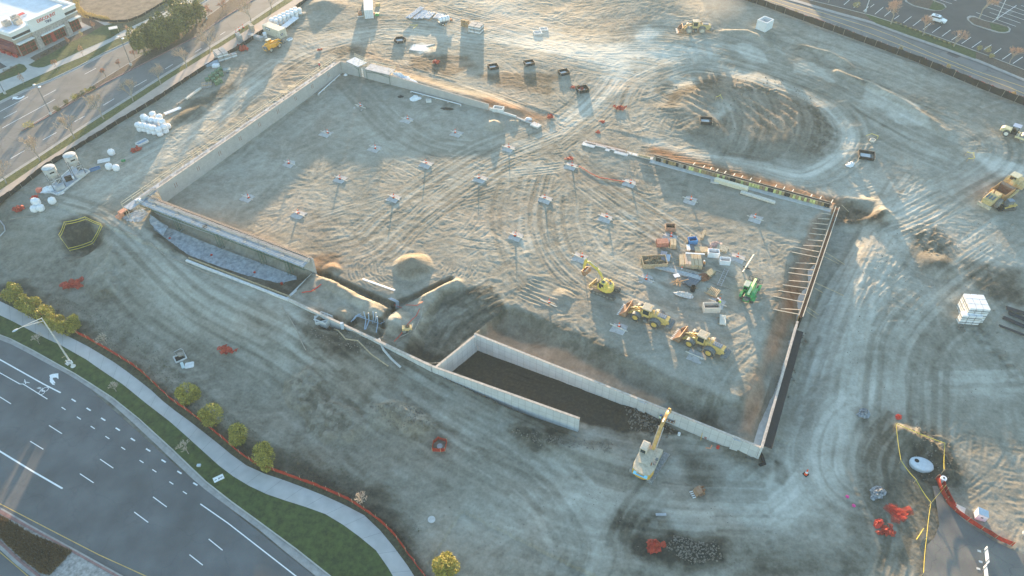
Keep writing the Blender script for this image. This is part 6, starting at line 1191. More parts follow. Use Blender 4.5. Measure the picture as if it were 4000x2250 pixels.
# containers
def container(label,a,b,side,h,mat,rough_top=None):
    A=P(*a); B=P(*b); rz=yaw(A,B); L=(B-A).length; t=thing('shipping_container',label,'container',A,rz); y=2.44*side/2
    m=MB().box((L/2,y,h/2+.1),(L,2.44,h)); m.build('body',mat,t); m=MB(); n=int(L/.4)
    for k in range(n):
        for s in (-1,1): m.box((L*(k+.5)/n,y+s*1.23,h/2+.1),(L/n*.5,.03,h*.86))
    m.build('corrugation',mat,t); m=MB()
    for x in (.05,L-.05):
        for s in (-1,1): m.box((x,y+s*1.2,h/2+.1),(.12,.14,h+.04))
    m.build('corner_posts',M('container_edge',(.62,.60,.54),.6,.1,3),t); return t,L,y,rz
mCream=M('cream_container',(.62,.58,.46),.6,.14,1.4,c2=(.50,.44,.33)); mWhC=M('white_container',(.68,.70,.72),.6,.1,1.5)
t,L_,y_,rz_=container('cream storage container with dark blue signs beside the upper left yard',(1032,131),(1096,156),1,2.4,mCream)
s_=MB().box((L_*.32,-.035,1.9),(1.9,.05,.62)).build('sign_panel',M('navy_sign',(.03,.05,.12),.5,.1,3),t); m=MB(); m.box((L_*.32,-.065,1.92),(1.6,.02,.30)); m.build('sign_stripe',mWhiteP,s_)
s_=MB().box((L_+.04,.8,1.2),(.05,.8,.5)).build('sign_panel',M('navy_sign',(.03,.05,.12)),t); MB().box((L_+.07,.8,1.2),(.02,.55,.14)).build('sign_stripe',mWhiteP,s_); m=MB(); 
for y in (.7,1.2,1.7): m.bar((L_+.04,y,.2),(L_+.04,y,2.3),.05)
m.build('door_bars',mSteel,t)
t,L_,y_,rz_=container('long white storage container at the top of the far yard',(1427,76),(1424,-12),-1,2.6,mWhC); m=MB(); 
for y in (-.5,-1.0,-1.5,-2.0): m.bar((-.04,y,.2),(-.04,y,2.5),.05)
m.build('door_bars',mSteel,t)
# big bags
def bigbag():
    t=thing('bulk_bag','bag','bulk bag'); r=np.random.default_rng(3); n=14; vs=[]; prof=[(.42,0),(.52,.12),(.56,.45),(.54,.8),(.44,.98),(.2,1.06),(.02,1.07)]
    for rr,z in prof:
        for k in range(n): a=2*math.pi*k/n; q=rr*(1+.1*abs(math.cos(2*a)))*(1+r.uniform(-.04,.04)); vs.append((q*math.cos(a),q*math.sin(a),z))
    fs=[(i*n+k,i*n+(k+1)%n,(i+1)*n+(k+1)%n,(i+1)*n+k) for i in range(len(prof)-1) for k in range(n)]; MB().add(vs,fs+[tuple(range(n))[::-1]]).build('bag',mBag,t,smooth=True); m=MB()
    for a in range(4): q=math.pi/4+a*math.pi/2; m.tube([(.4*math.cos(q),.4*math.sin(q),.9),(.3*math.cos(q),.3*math.sin(q),1.18),(.12*math.cos(q),.12*math.sin(q),1.05)],.025,4)
    m.build('loops',mWhiteP,t); return t
BB=bigbag(); BB.location=(0,0,-50)
def z1p(x,y): return (x/1.932,y/1.932)
low=[(1062,985),(1098,990),(1135,1002),(1170,1010),(1212,1020),(1255,1000),(1240,960),(1200,955),(1160,950),(1120,940),(1165,905),(1100,925),(1215,925),(1272,965)]
k=0
for i,(x,y) in enumerate(low):
    p=P(*z1p(x,y)); p.z=float(hm(p.x,p.y))
    for l in range(2 if i not in (13,) else 1):
        k+=1; dup(BB,p+Vector((rng.uniform(-.1,.1)+.0*l,rng.uniform(-.1,.1),1.02*l)),rng.uniform(0,3),('lower' if l==0 else 'upper')+' white bulk bag of the left yard heap, '+ordn(i+1)+' counted from its lower left',scale=(1.3,1.3,1.0),group='white bulk bags heaped by the upper left yard track')
for i,(x,y) in enumerate(((1115,150),(1162,152))): pass
r5=lambda x,y:(900+x/6.0375,y/6.0375)
A_=P(*r5(1000,600)); B_=P(*r5(1570,330)); C_=P(*r5(1110,625)); 
for i in range(7):
    for j in range(2):
        p=A_.lerp(B_,i/6.2)+(C_-A_)*(j*.9); p.z=float(hm(p.x,p.y))
        for l in range(2): dup(BB,p+Vector((0,0,1.02*l)),rng.uniform(0,3),('upper' if l else 'lower')+' white bag behind the cream container, '+('front' if j else 'back')+' line, '+ordn(i+1)+' from the container',scale=(1.15,1.15,1.05),group='white bulk bags behind the cream container')
for x,y,l in ((848,1168,'single white bulk bag with a pointed end beside the dust sheet'),(830,1275,'white square bag with a dark label, left of a pair below the pallet'),(884,1285,'plain white square bag, right of a pair below the pallet')): dup(BB,P(*z1p(x,y)),.3,l,scale=1.25)
for px,py,dz,l in ((141,796,0,'white bag, upper one of the four at the far left'),(140,826,0,'white bag, lower left of the four at the far left'),(164,822,0,'white bag, lower right of the four at the far left'),(156,812,.9,'white bag on top of the other bags at the far left'),(208,793,0,'white bag standing alone right of the four at the far left')): dup(BB,P(px,py,dz),.8,l,scale=1.25)
for o in list(BB.children): bpy.data.objects.remove(o)
bpy.data.objects.remove(BB)
o=MB().box((0,0,.06),(2.6,1.5,.1)).build('pallet_sheet',mConcL); o.location=P(406,629); o.rotation_euler[2]=.35; tag(o,'grey pallet sheet with a red spot and black bar beside the white bags','pallet')
o=MB().box((0,0,.2),(.8,.45,.4)).build('green_box',M('green_strap',(.05,.25,.10))); o.location=P(483,631); o.rotation_euler[2]=.2; tag(o,'small green box on the yard right of the square bags','box')
box_open('pale mixing tub with blue grey slurry above the red net',556,560,2.6,1.4,.5,mConcL,.9,'tub','mixing_tub',mPVC); box_open('small oval white tub right of the cream container',1132,157,1.5,.9,.4,mWhiteP,.9,'tub','wash_tub',mPVC); box_open('blue trough at the right corner of the silo slab',372,662,2.2,.8,.5,M('blue_trough',(.12,.22,.38),.5,.15,3),.6,'trough','trough',mConc)
# mortar silos on their slab
SL=[(180,748),(228,765),(352,672),(292,650)]
o=MB().prism([tuple(P(*q)[:2]) for q in SL],-.3,.14).build('silo_slab',M('pale_blue_slab',(.40,.44,.48),.9,.12,1.5)); tag(o,'pale slab with raised edges under the two mortar silos','slab')
m=MB(); q=[P(*a) for a in SL]
for a,b in zip(q,q[1:]+q[:1]): m.bar((a.x,a.y,.25),(b.x,b.y,.25),.25,.22)
m.build('slab_edge',mConcL,o)
def silo(label,px,py,rz,h):
    t=thing('mortar_silo',label,'silo',P(px,py,.1),rz); MB().lathe([(.25,2.0),(.45,2.25),(1.25,3.5),(1.28,4.9),(1.2,5.0),(.5,5.12),(.02,5.14)],22).build('hopper_tank',M('silo_grey',(.50,.50,.48),.5,.18,2),t,smooth=False); MB().lathe([(1.30,4.86),(1.31,4.98)],22).build('rim_band',mSteel,t)
    for x in (-1.15,1.15):
        for y in (-1.15,1.15): MB().bar((x,y,0),(x*.95,y*.95,4.2),.13).build('leg',mGreyP,t)
    m=MB()
    for z in (2.3,3.4):
        for a,b in (((-1,-1),(1,-1)),((1,-1),(1,1)),((1,1),(-1,1)),((-1,1),(-1,-1))): m.bar((a[0]*1.13,a[1]*1.13,z),(b[0]*1.13,b[1]*1.13,z),.1)
    m.bar((-1.15,-1.15,.5),(1.13,-1.13,2.3),.07); m.build('cross_bracing',mConc,t); MB().box((0,-1.7,.6),(1.8,.9,.6)).build('trough',mConc,t); MB().box((.6,.2,1.2),(.8,.6,1.0)).build('mixer_motor',mGreyP,t); MB().box((0,-1.29,4.2),(.9,.04,.3)).build('name_plate',mBlack,t)
silo('left mortar silo on a steel leg frame at the upper left yard',228,728,.75,0); silo('right mortar silo on a steel leg frame at the upper left yard',308,680,.75,0)
MBt=thing('mixer_engine','black mixer engine between the two mortar silos','engine',P(272,706,.1),.6); MB().box((0,0,.6),(1.4,.9,.9)).build('engine',mBlack,MBt,bevel=.1); MB().cyl((.9,-.5,.7),.2,.5,12).build('white_canister',mWhiteP,MBt)
blob('dust_sheet','crumpled pale sheet over bags at the left end of the silo slab','sheet',P(192,742),1.6,1.1,.9,mWhiteP,14,9,.4); blob('sand_bag','small white heap on the slab edge below the left silo','sand bag',P(232,755),.9,.6,.35,mWhiteP,12,10,.4)
o=MB().box((0,0,.45),(1.0,.8,.9)).build('fuel_box',M('faded_red_box',(.60,.18,.12),.6,.1,3)); o.location=P(156,748); tag(o,'faded red box at the left end of the silo slab','box')
# long panel on trestles, crate, pallets
t=thing('panel_table','long white formwork panel on trestles beside the bulk bags','panel',P(1135,100),yaw(P(*r5(1260,650)),P(*r5(1600,390)))); MB().box((0,0,1.0),(6.8,1.9,.12)).build('panel',mWhC,t); m=None
for x in (-2.8,-1,1,2.8):
    for y in (-.7,.7): MB().bar((x,y,0),(x,y,.94),.09).build('leg',mSteel,t)
pallet_stack('flat grey pallets at the end of the bulk bag rows',1182,60,2,1,1,mWoodG,.6,'pallet','pallet',(1.2,1.2,.5))
box_open('large white open precast box near the upper right road',2983,112,3.4,3.0,2.6,M('pale_precast',(.62,.66,.68),.8,.08,2),.75,'precast box','precast_box',mConc,.25)
for px,py,l in ((2100,129,'grey slab with raised rim in the far yard, left of a pair'),(2124,115,'pale slab in the far yard, right of a pair')): box_open(l,px,py,2.3,1.9,.35,mConcL,.2,'slab','rimmed_slab',mConc,.2)
tag(MB().prism([(-3.2,-1.2),(0,-2.2),(3.0,-1.4),(1.2,.4),(3.6,2.0),(0,1.4),(-2.2,2.0)],-.05,.10).build('slurry_patch',mConcL),'dried pale slurry spill in the far yard','slurry').location=P(1645,185)
# cluster on the pad
q1=lambda x,y:(2550+x/5.152,950+y/5.152)
def at(x,y): return q1(x,y)
def wstack(label,x,y,n,L,W,H,mat,rz,**k): return lumber(label,*at(x,y),L,W,H,n,mat,rz,**k)
wstack('wide plywood sheets on the pad, left of two plywood stacks',615,410,2,3.0,1.7,1.0,mPly,1.45); wstack('narrow plywood strips between the two plywood stacks',690,410,2,3.0,1.1,1.1,M('pink_ply',(.52,.38,.28),.8,.15,2),1.45); wstack('mixed plywood sheets under a long pale board, right stack',850,420,3,3.2,2.2,1.0,mPly,1.5)
wstack('single long pale board across the top of the right plywood stack',835,310,1,3.8,.3,.15,mWhiteP,-.1,bear=False,dz=1.1); wstack('red edged form panels stacked upper left in the yard cluster',185,40,3,2.3,1.5,1.0,M('red_edge_form',(.40,.18,.13),.8,.25,3),.05); wstack('narrow tan form box beside the red edged panels',400,60,2,2.0,1.1,1.0,mPly,1.45)
wstack('long grey aluminium beams on the pad, upper bundle',550,550,4,9.2,1.0,.3,mWoodG,-.42); wstack('long grey aluminium beams on the pad, lower bundle',470,600,4,9.2,1.0,.3,M('grey_beams',(.40,.42,.42),.5,.2,3),-.42); wstack('dark steel beams laid side by side on the pad',800,770,6,3.6,2.2,.3,M('dark_beams',(.13,.15,.17),.45,.2,3,metal=.3),.85)
wstack('grey form panels leaning beside the timber crate',200,300,3,2.6,1.2,.5,M('mauve_panel',(.36,.33,.36),.7,.2,3),1.25); wstack('pale blue panel right of the leaning grey panels',285,320,1,2.0,1.2,.3,M('pale_blue_panel',(.42,.50,.58),.6,.1,3),1.3)
wstack('bright timber posts bundled near the white hatted workers',1215,1010,7,2.1,2.0,.45,mWood,.95,rnd=True); lumber('bright timber props standing bundled below the open pale box',2822,1255,2.5,1.1,.5,6,M('bright_board',(.74,.70,.60)),1.35,rnd=True)
wstack('mixed short boards right of the rusty clamps',1150,620,5,1.9,1.2,.4,M('mixed_boards',(.42,.36,.22),.8,.4,6),.75); wstack('short dark and pale boards at the upper right of the yard cluster',1400,130,6,2.2,1.6,.4,M('mixed_boards2',(.40,.38,.30),.8,.5,7),-.5,); blob('clamp_heap','rusty clamps heaped on a pallet in the yard cluster','clamps',P(*at(1025,690)),1.1,.9,.6,mRust,14,21,.4,None,.5); blob('rag_heap','white and grey sacks heaped on a pallet near the loaders','sacks',P(*at(620,1050)),1.5,.7,.6,M('pale_sacks',(.60,.58,.54),.9,.2,4),14,22,-.3,None,.4); blob('rag_heap','grey and pink rags beside the short boards','rags',P(*at(1255,30)),1.1,.6,.5,M('pink_grey',(.42,.33,.31),.9,.3,4),12,23,.3,None,.5)
wstack('pale square table board with a red cap on it',975,165,1,2.5,1.6,.5,mPly,-.03); wstack('small white board between thin rails, upper yard cluster',710,115,1,1.5,.7,.4,mWhiteP,1.5); wstack('short black and white posts beside the small white board',800,120,4,1.7,1.0,.4,M('dark_beams',(.13,.15,.17)),1.4)
wstack('long plank leaning at the top of the yard cluster, left one',-10+  480+250,-60,1,2.6,.4,.5,mWood,1.1); lumber('long plank leaning at the top of the yard cluster, right one',2745,925,2.6,.5,.6,2,mWood,1.15)
box_open('blue open tool crate at the top of the yard cluster',*at(790,-10),1.7,1.3,1.0,M('blue_crate',(.05,.22,.50),.5,.1,3),.12); box_open('white open plastic crate beside the small red box',*at(1208,250),2.1,1.3,1.2,mWhiteP,-.12,inner=mGreyP); box_open('white open crate holding dark scrap, right side of the yard cluster',*at(1440,400),1.9,1.2,1.1,mWhiteP,-.1); box_open('pale open box beside the two workers',*at(1165,1350),2.9,1.5,1.3,M('cream_box',(.62,.57,.50),.7,.1,3),.0,inner=mGreyP); box_open('dark open crate edged in rusty timber at the top of the cluster',2617,895,1.9,1.5,.9,M('rust_timber',(.38,.24,.16),.8,.3,3),-.1)
box_open('timber crate full of scrap wood, left of the yard cluster',*at(20,420),4.6,2.6,1.1,mWood,.05,inner=M('scrap_wood',(.25,.19,.12),.9,.5,4)); blob('scrap_pile','scrap timber heaped inside the left crate','scrap',P(*at(20,420),.35),2.0,1.1,.8,M('scrap_wood',(.25,.19,.12)),18,31,0,None,.5); t=thing('broken_crate','tangled orange timber frame with a white board, lower left of the cluster','frame',P(*at(510,810)),.3)
for k in range(9): a=rng.uniform(0,6.28); m=MB(); c=Vector((rng.uniform(-1,1),rng.uniform(-.7,.7),.2+.1*k)); dv=Vector((math.cos(a),math.sin(a),rng.uniform(-.2,.2)))*rng.uniform(.7,1.2); m.bar(c-dv,c+dv,.11).build('stick',M('orange_wood',(.52,.32,.17),.8,.2,3),t)
MB().box((0,1.0,1.1),(1.1,.9,.05)).build('white_board',mWhC,t)
o=MB().lathe([(.4,0),(.42,1.2),(.36,1.2),(.36,.2),(.01,.2)],16).build('black_bin',mBlack); o.location=P(*at(800,960)); tag(o,'black round bin standing below the dark steel beams','bin'); o=MB().box((0,0,.35),(.7,.6,.7)).build('red_box',M('red_white_box',(.60,.12,.06),.6,.1,3)); o.location=P(*at(1140,175)); tag(o,'small red box left of the white plastic crate','box')
t=thing('ladder_frame','aluminium ladder frame lying across two pale bars on the pad','ladder',P(*at(1400,720)),yaw(P(*at(1320,860)),P(*at(1460,560)))); m=MB(); 
for y in (-.35,.35): m.bar((-2.4,y,.35),(2.6,y,.35),.08)
for k in range(9): m.bar((-2.2+k*.56,-.35,.35),(-2.2+k*.56,.35,.35),.06)
m.build('rails_and_rungs',mSteel,t); m=MB()
for x in (-2.0,1.3): MB().bar((x,-2.2,.12),(x+.2,2.2,.12),.1).build('bearer',mWoodG,t)
t=thing('pipe_on_stand','long pale pipe with black bands on a low stand above the green telehandler','pipe',P(*at(1890,500)),yaw(P(*at(1770,680)),P(*at(2010,310)))); MB().tube([(-2.8,0,.8),(3.2,0,1.0)],.14,10).build('pipe',M('cream_pipe',(.66,.60,.48),.6,.1,3),t)
for x in (-2.7,-1.4,2.2): MB().tube([(x,0,.85),(x+.15,0,.86)],.18,10).build('band',mBlack,t)
m=MB(); m.bar((0,-.7,.1),(0,.7,.1),.12); m.bar((-.6,0,.1),(.6,0,.1),.12); m.bar((0,0,.1),(0,0,.8),.12); m.build('stand',mBlack,t)
box_open('low wire crate at the end of the long white timber stack',2792,712,1.8,1.0,.4,mConc,-.28,inner=mConc); lumber('long pale timber stack beside the coloured formwork',2855,728,7.4,1.0,.8,4,M('pale_lvl',(.66,.60,.44),.7,.1,3),rN-.02,bear=False); lumber('long narrow timber stack on two thin cross bars below the formwork',2958,775,7.6,.8,.4,3,M('pale_board',(.60,.56,.48)),rN-.06)
# things by the block wall inside
blob('mortar_bags','white bags on a small pallet below the north east block wall','bags',P(1622,388),1.2,.8,.8,mWhiteP,12,41,.2,None,.4); box_open('small pale open crate below the north east block wall',1675,398,1.3,.9,.6,mConcL,.1,inner=mWoodG); blob('tarp_roll','dark rolled tarpaulin on the pad left of the small heap','tarpaulin',P(1746,426),1.6,.5,.3,mBlack,12,43,-.1); blob('tyre_scrap','dark scrap ring near the north wall','scrap',P(1566,379),.7,.5,.3,mBlack,12,44)
blob('white_sack','white sack near the inner north corner','sack',P(1350,294),.5,.4,.4,mWhiteP,10,45); box_open('white precast box behind the low foundation wall',1947,434,2.6,1.6,1.0,mConcL,-.25,'precast box','precast_box',mGreyP,.25); blob('white_sack','white plastic sack behind the footing strip','sack',P(2063,468),.9,.6,.6,mWhiteP,10,46)
# lower site
t=thing('open_vault','open utility vault with a raised silver grille on the lower left ground','vault',P(704,1398),.6); 
for x,y,a,b in ((0,.75,2.0,.2),(0,-.75,2.0,.2),(.9,0,.2,1.29),(-.9,0,.2,1.29)): MB().box((x,y,.12),(a,b,.25)).build('rim',mConc,t)
MB().box((0,0,.05),(1.55,1.25,.05)).build('opening',mBlack,t); m=MB(); m.bar((-.4,.8,.2),(-.5,1.0,1.0),.08); m.bar((-.5,1.0,1.0),(.7,1.0,1.1),.08); m.tube([(.7,1.0,1.1),(.95,.8,.8),(.9,.5,.3)],.06,6); m.build('grille',mSteel,t); MB().box((.35,.3,.5),(1.0,.8,.3),.1,ry=.3).build('vault_contents',mWoodG,t)
o=MB().prism([(-.75,-.5),(-.6,-.65),(.6,-.65),(.75,-.5),(.75,.5),(.6,.65),(-.6,.65),(-.75,.5)],0,.14).build('concrete_cover',mConcL); o.location=P(740,1426); o.rotation_euler[2]=.25; tag(o,'pale rounded vault lid right of the open vault','lid'); o=MB().box((0,0,.12),(.5,1.5,.2)).build('vault_cover_strip',M('pale_teal',(.50,.58,.56),.7,.1,3)); o.location=P(713,1428); o.rotation_euler[2]=.55; tag(o,'narrow pale teal cover strip below the open vault','cover')
o=MB().lathe([(.55,0),(.55,.1),(.01,.12)],20).build('manhole_cover',mConc); o.location=P(1686,2031); tag(o,'round grey manhole cover on the lower ground left of centre','manhole cover')
m=MB(); n=28; prof=[(1.0,0),(1.0,.5),(.9,.62),(.01,.66)]; m.lathe(prof,n); m.v=[(x*1.75,y*1.25,z) for x,y,z in m.v]; t=thing('oval_tank','pale oval precast tank lid with a dark hole in the taped pit','tank',P(3598,1818),-.35); m.build('tank_top',M('pale_precast',(.62,.66,.68)),t); h_=MB().lathe([(.01,.0),(.33,.0)],16,(-.75,.25,.69)); MB().cyl((-.78,.25,.665),.34,.02,16).build('access_hole',mBlack,t)
t=thing('spare_bucket','spare excavator bucket lying on the mud right of the large excavator','bucket',P(2712,1930),.3); b=MB(); b.prismx([(0,.1),(.3,.9),(1.0,1.1),(1.4,.7),(1.35,.1),(.6,0),(.65,.06),(1.25,.15),(1.3,.65),(.95,1.02),(.35,.82),(.06,.1)][::-1],-.6,.6); b.build('bucket_shell',mBucket,t); m=MB()
for k in range(4): m.box((-.25,-.5+k*.33,.12),(.5,.13,.12))
m.build('bucket_teeth',mTooth,t); m=MB(); m.box((1.2,-.25,1.0),(.5,.1,.5)); m.box((1.2,.25,1.0),(.5,.1,.5)); m.build('hinge_lugs',mRust,t)
t=thing('tripod_level','yellow survey tripod leaning by the south wall','tripod',P(2740,1702),.2)
for a in (0,2.1,4.2): MB().bar((.0,0,1.3),(.8*math.cos(a),.8*math.sin(a),0),.07).build('leg',M('tripod_yellow',(.65,.40,.05),.5,.1,3),t)
MB().box((0,0,1.4),(.2,.2,.2)).build('head',mBlack,t); o=MB().box((0,0,.25),(.9,.35,.4)).build('tool_case',M('grey_red_case',(.40,.20,.18),.6,.2,3)); o.location=P(2762,1707); o.rotation_euler[2]=.6; tag(o,'small red grey tool case right of the survey tripod','case'); tag(MB().cyl((0,0,.2),.25,.4,12).build('red_bucket',mRed),'small red bucket on the mud below the south wall','bucket').location=P(2804,1748)
tag(MB().cyl((0,0,.25),.22,.5,12).build('white_canister',mWhiteP),'white canister on the mud right of the digging arm','canister').location=P(2652,1698); line('white_rod','long white rod leaning on the south wall','rod',[(2661,1669),(2668,1643)],.05,mWhiteP,.2,6)
line('red_cloth','crumpled salmon strip on the mud','strip',[(2757,1748),(2775,1750),(2781,1740)],.1,M('salmon_orange',(.66,.30,.18)),.1); line('membrane_roll','loose black membrane strip at the corner of the walls','membrane',[(2962,1760),(2975,1785),(2985,1815),(2965,1820)],.28,mBlackM,.2,6)
o=MB().box((0,0,.1),(1.5,.4,.12)).build('grey_plank',mSteel); o.location=P(2582,2010); tag(o,'short grey plank near the churned soil at the bottom','plank')
# hoses, conduits
hz_=[('hose','pale hose curving down the ground left of the low wall','hose',[(1100,1198),(1130,1240),(1160,1290),(1175,1330),(1195,1370)],.09,mWoodG),('hose','pale hose winding from the pit mound to the trench strip','hose',[(552,952),(590,950),(640,995),(720,1030),(850,1085),(960,1125)],.08,mWoodG),('hose','cream pipe line left of the plastic sheeting','hose',[(424,870),(432,880),(480,900),(535,925)],.08,mWoodG),
 ('fabric_sleeve','long pale fabric sleeve below the low wall','sleeve',[(1480,1325),(1500,1370),(1530,1405),(1565,1436)],.2,mConc),('hose','pale timber string below the low wall, kinked in two places','hose',[(1306,1286),(1350,1325),(1398,1333),(1450,1385),(1517,1432)],.11,mWood),('hose','thin pale hose following the foot of the south wall','hose',[(1575,1376),(1640,1410),(1720,1440),(1800,1480),(1950,1560),(2100,1600),(2190,1660)],.07,mWoodG),
 ('hose','looped pale hose left of the haul ramp','hose',[(1655,1182),(1645,1240),(1620,1290),(1600,1300),(1560,1320)],.09,mWoodG),('red_tape','straight red tape line across the soil heaps','tape',[(1640,1208),(1610,1250),(1575,1295),(1540,1335)],.06,mRed),('red_tape','red tape curve behind the pipe trench','tape',[(1540,1190),(1590,1192),(1630,1195),(1652,1180)],.05,mRed),('red_hose','red hose curving beside the cross beam','hose',[(1180,1145),(1215,1140),(1240,1125),(1255,1112)],.09,mRed),
 ('red_hose','red hose lying on the pad in the upper middle','hose',[(2262,650),(2300,675),(2340,695),(2400,705),(2440,712)],.07,mRed),('hose','grey hose loop at the left edge','hose',[(0,862),(18,885),(22,905),(0,925)],.12,mSteel),('hose','thin hose from the orange net heap to the right','hose',[(40,858),(100,850),(160,845)],.06,mWoodG),('yellow_tape','yellow green tape scrap by the lower right tape line','tape',[(3580,2108),(3595,2085),(3608,2065)],.05,M('yellow_tape',(.72,.60,.10)))]
for a in hz_: line(*a)
t=thing('conduit_bundle','grey blue conduits bent round the corner of the pipe trench','conduit',P(1480,1262))
for k in range(4): pts=[Vector(P(*q,.35+.1*(k%2)))-t.location+Vector((.16*k,.16*k,0)) for q in ((1372,1262),(1388,1242),(1400,1240),(1450,1250),(1490,1262))]; MB().tube(pts,.08,6).build('conduit',mPVC,t)
for k,(a,b,c) in enumerate((((1424,1288),(1432,1262),(1424,1232)),((1428,1288),(1444,1265),(1442,1238)),((1456,1265),(1462,1250),(1460,1232)),((1464,1262),(1470,1250),(1472,1238)),((1470,1300),(1478,1275),(1476,1252)))):
    pts=[Vector(P(*a,.1)),Vector(P(*b,.8)),Vector(P(*c,1.0))]; MB().tube([p-t.location for p in pts],.1,7).build('conduit',mPVC,t)
t=thing('conduit_bundle','grey blue conduits turning at the corner of the two trenches','conduit',P(1548,1195))
for k in range(3): pts=[Vector(P(*q,.9))-t.location+Vector((.2*k,.1*k,0)) for q in ((1520,1180),(1535,1187),(1550,1193),(1546,1200))]; MB().tube(pts,.08,6).build('conduit',mPVC,t)
lumber('white conduits lying beside the sand pile',1478,1115,7.5,.4,.15,2,mWhiteP,yaw(P(1420,1094),P(1530,1133)),'pipes','pipe_bundle',False,True); tag(MB().box((0,0,.9),(.5,.5,1.4)).build('blue_column_form',M('pale_blue_panel',(.42,.50,.58))),'pale blue box post outside the low wall','post').location=P(1340,1285)
box_open('open concrete vault with a lit rim outside the low wall',1258,1252,2.4,1.8,.7,mConc,.3,'vault','open_vault',mBlack,.2)
# lower right
t=thing('cabinet','white utility cabinet with a pale blue sloping top at the lower right','cabinet',P(3826,2020),-.35); MB().prismx([(-.7,0),(-.7,1.5),(.7,1.2),(.7,0)],-.55,.55).build('body',mWhiteP,t,bevel=.03); MB().box((0,0,1.39),(1.5,1.15,.06),ry=.21).build('top',M('pale_blue_panel',(.42,.50,.58)),t); MB().box((.0,-.57,.8),(.3,.03,.2)).build('vent',mBlack,t)
def barricade(label,px,py,rz):
    t=thing('barricade',label,'barricade',P(px,py),rz)
    for z in (.45,.8,1.15): MB().box((0,0,z),(2.4,.06,.2)).build('rail_board',M('reflective_white',(.86,.86,.84),.4,.04,3),t)
    for x in (-.8,.8): MB().bar((x,.05,0),(x,.05,1.35),.07).build('post',mSteel,t); MB().bar((x,-.6,.04),(x,.6,.04),.07).build('foot',mSteel,t); blob_=MB().box((x,.6,.1),(.3,.45,.14)).build('sandbag',mConcL,t)
barricade('white three board barricade on the lower right pavement, upper one',3845,2180,1.25); barricade('white three board barricade on the lower right pavement, cut by the bottom edge',3842,2250,1.25)
t=thing('white_drum','white round tank with a dark cap inside the barrier netting','drum',P(3678,1880)); MB().cyl((0,0,.5),.42,1.0,16).build('drum_body',mWhiteP,t,smooth=False); MB().cyl((0,0,1.03),.14,.06,10).build('cap',mBlack,t)
t=thing('light_head','cream round light head on its pole at the right edge','light',P(3988,2105)); MB().bar((.3,.1,0),(.3,.1,1.4),.14).build('pole',mSteel,t); m=MB().lathe([(.3,0),(.45,.15),(.42,.3),(.02,.36)],16,(0,0,1.3)); m.build('lamp_head',M('cream_box',(.62,.57,.50)),t)
o=MB().box((0,0,.08),(1.9,1.2,.16)).build('cover_slab',M('cream_box',(.62,.57,.50))); o.location=P(3742,1985); o.rotation_euler[2]=-.6; tag(o,'cream flat slab behind the barrier netting','slab')
for px,py,l,s in ((3428,1928,'bundled grey fabric with red tape in the lower right dirt',1.2),(3372,1618,'grey fabric lump beside an orange stake near the haul road bend',1.1),(3430,2045,'red and yellow bundle beside the small cone at the lower right',.8),(3508,1628,'small pink tape bundle above the taped pit',.6),(3320,645,'white and red bundle right of the big soil mound',1.0)): blob('fabric_bundle',l,'fabric',P(px,py),1.0*s,.7*s,.6*s,M('grey_fabric',(.25,.27,.29),.9,.4,3) if 'grey' in l else (mRed if 'red and' in l or 'pink' in l else mWhiteP),12,int(px)%50,.5,None,.4)
for k,(px,py) in enumerate(((3310,1940),(3335,1975))): o=MB().lathe([(.22,0),(.28,.1),(.02,.2)],12).build('pink_marker',M('pink_marker',(.65,.06,.25),.5,.1,3)); o.location=P(px,py); tag(o,'small pink ground marker at the lower right, '+('upper' if k==0 else 'lower')+' of two','marker')
t=thing('ring_manhole','round pale manhole ring inside a yellow taped stake frame, right of the mound','manhole ring',P(3408,548)); MB().lathe([(.5,0),(.62,.0),(.62,.45),(.5,.45),(.5,.1)],18).build('ring',M('cream_box',(.62,.57,.50)),t); m=MB(); m.bar((-1.4,.8,.9),(.2,1.6,.9),.06); m.bar((.2,1.6,.9),(1.3,.6,.9),.06); m.bar((1.3,.6,0),(1.3,.6,.9),.06); m.build('tape',M('yellow_tape',(.72,.60,.10)),t)
stakes('thin cream tape on stakes over the brush pile at the far right',[(3770,608),(3797,612),(3800,630),(3775,632)],False); stakes('pale tape on three stakes on the big soil mound',[(2795,390),(2812,382),(2820,398)],False); stakes('small frame of pale stakes in the far yard',[(1600,108),(1632,108),(1615,122)],False)
# ---------------------------------------------------------------- trees
mBark=M('bark',(.20,.17,.14),.9,.3,6); mBarkP=M('pale_bark',(.34,.30,.25),.9,.25,6); mTwigO=M('orange_twigs',(.40,.29,.22),.9,.3,5); mTwigP=M('pale_twigs',(.40,.33,.25),.9,.3,5); mTwigR=M('russet_twigs',(.42,.21,.14),.9,.35,4)
def leafmat(name,c,c2):
    m,n,b=nmat(name); L=n.links.new; oi=n.nodes.new('ShaderNodeNewGeometry'); rp=n.nodes.new('ShaderNodeValToRGB'); rp.color_ramp.elements[0].color=(*c,1); rp.color_ramp.elements[1].color=(*c2,1); L(oi.outputs['Random Per Island'],rp.inputs[0]); L(rp.outputs[0],b.inputs['Base Color']); b.inputs['Roughness'].default_value=.7; b.inputs['Subsurface Weight'].default_value=0
    return m
mJun=leafmat('juniper_leaves',(.12,.13,.03),(.50,.42,.07)); mPine=leafmat('pine_needles',(.05,.065,.025),(.26,.24,.06)); mRusL=leafmat('russet_leaves',(.26,.12,.06),(.48,.26,.14)); mDryG=leafmat('dry_grass',(.30,.24,.10),(.55,.45,.20)); mShrub=leafmat('shrub_leaves',(.06,.07,.03),(.20,.19,.07)); mBrn=leafmat('brown_tufts',(.09,.06,.035),(.24,.17,.09)); mWeed=leafmat('weeds',(.05,.07,.03),(.12,.13,.06))
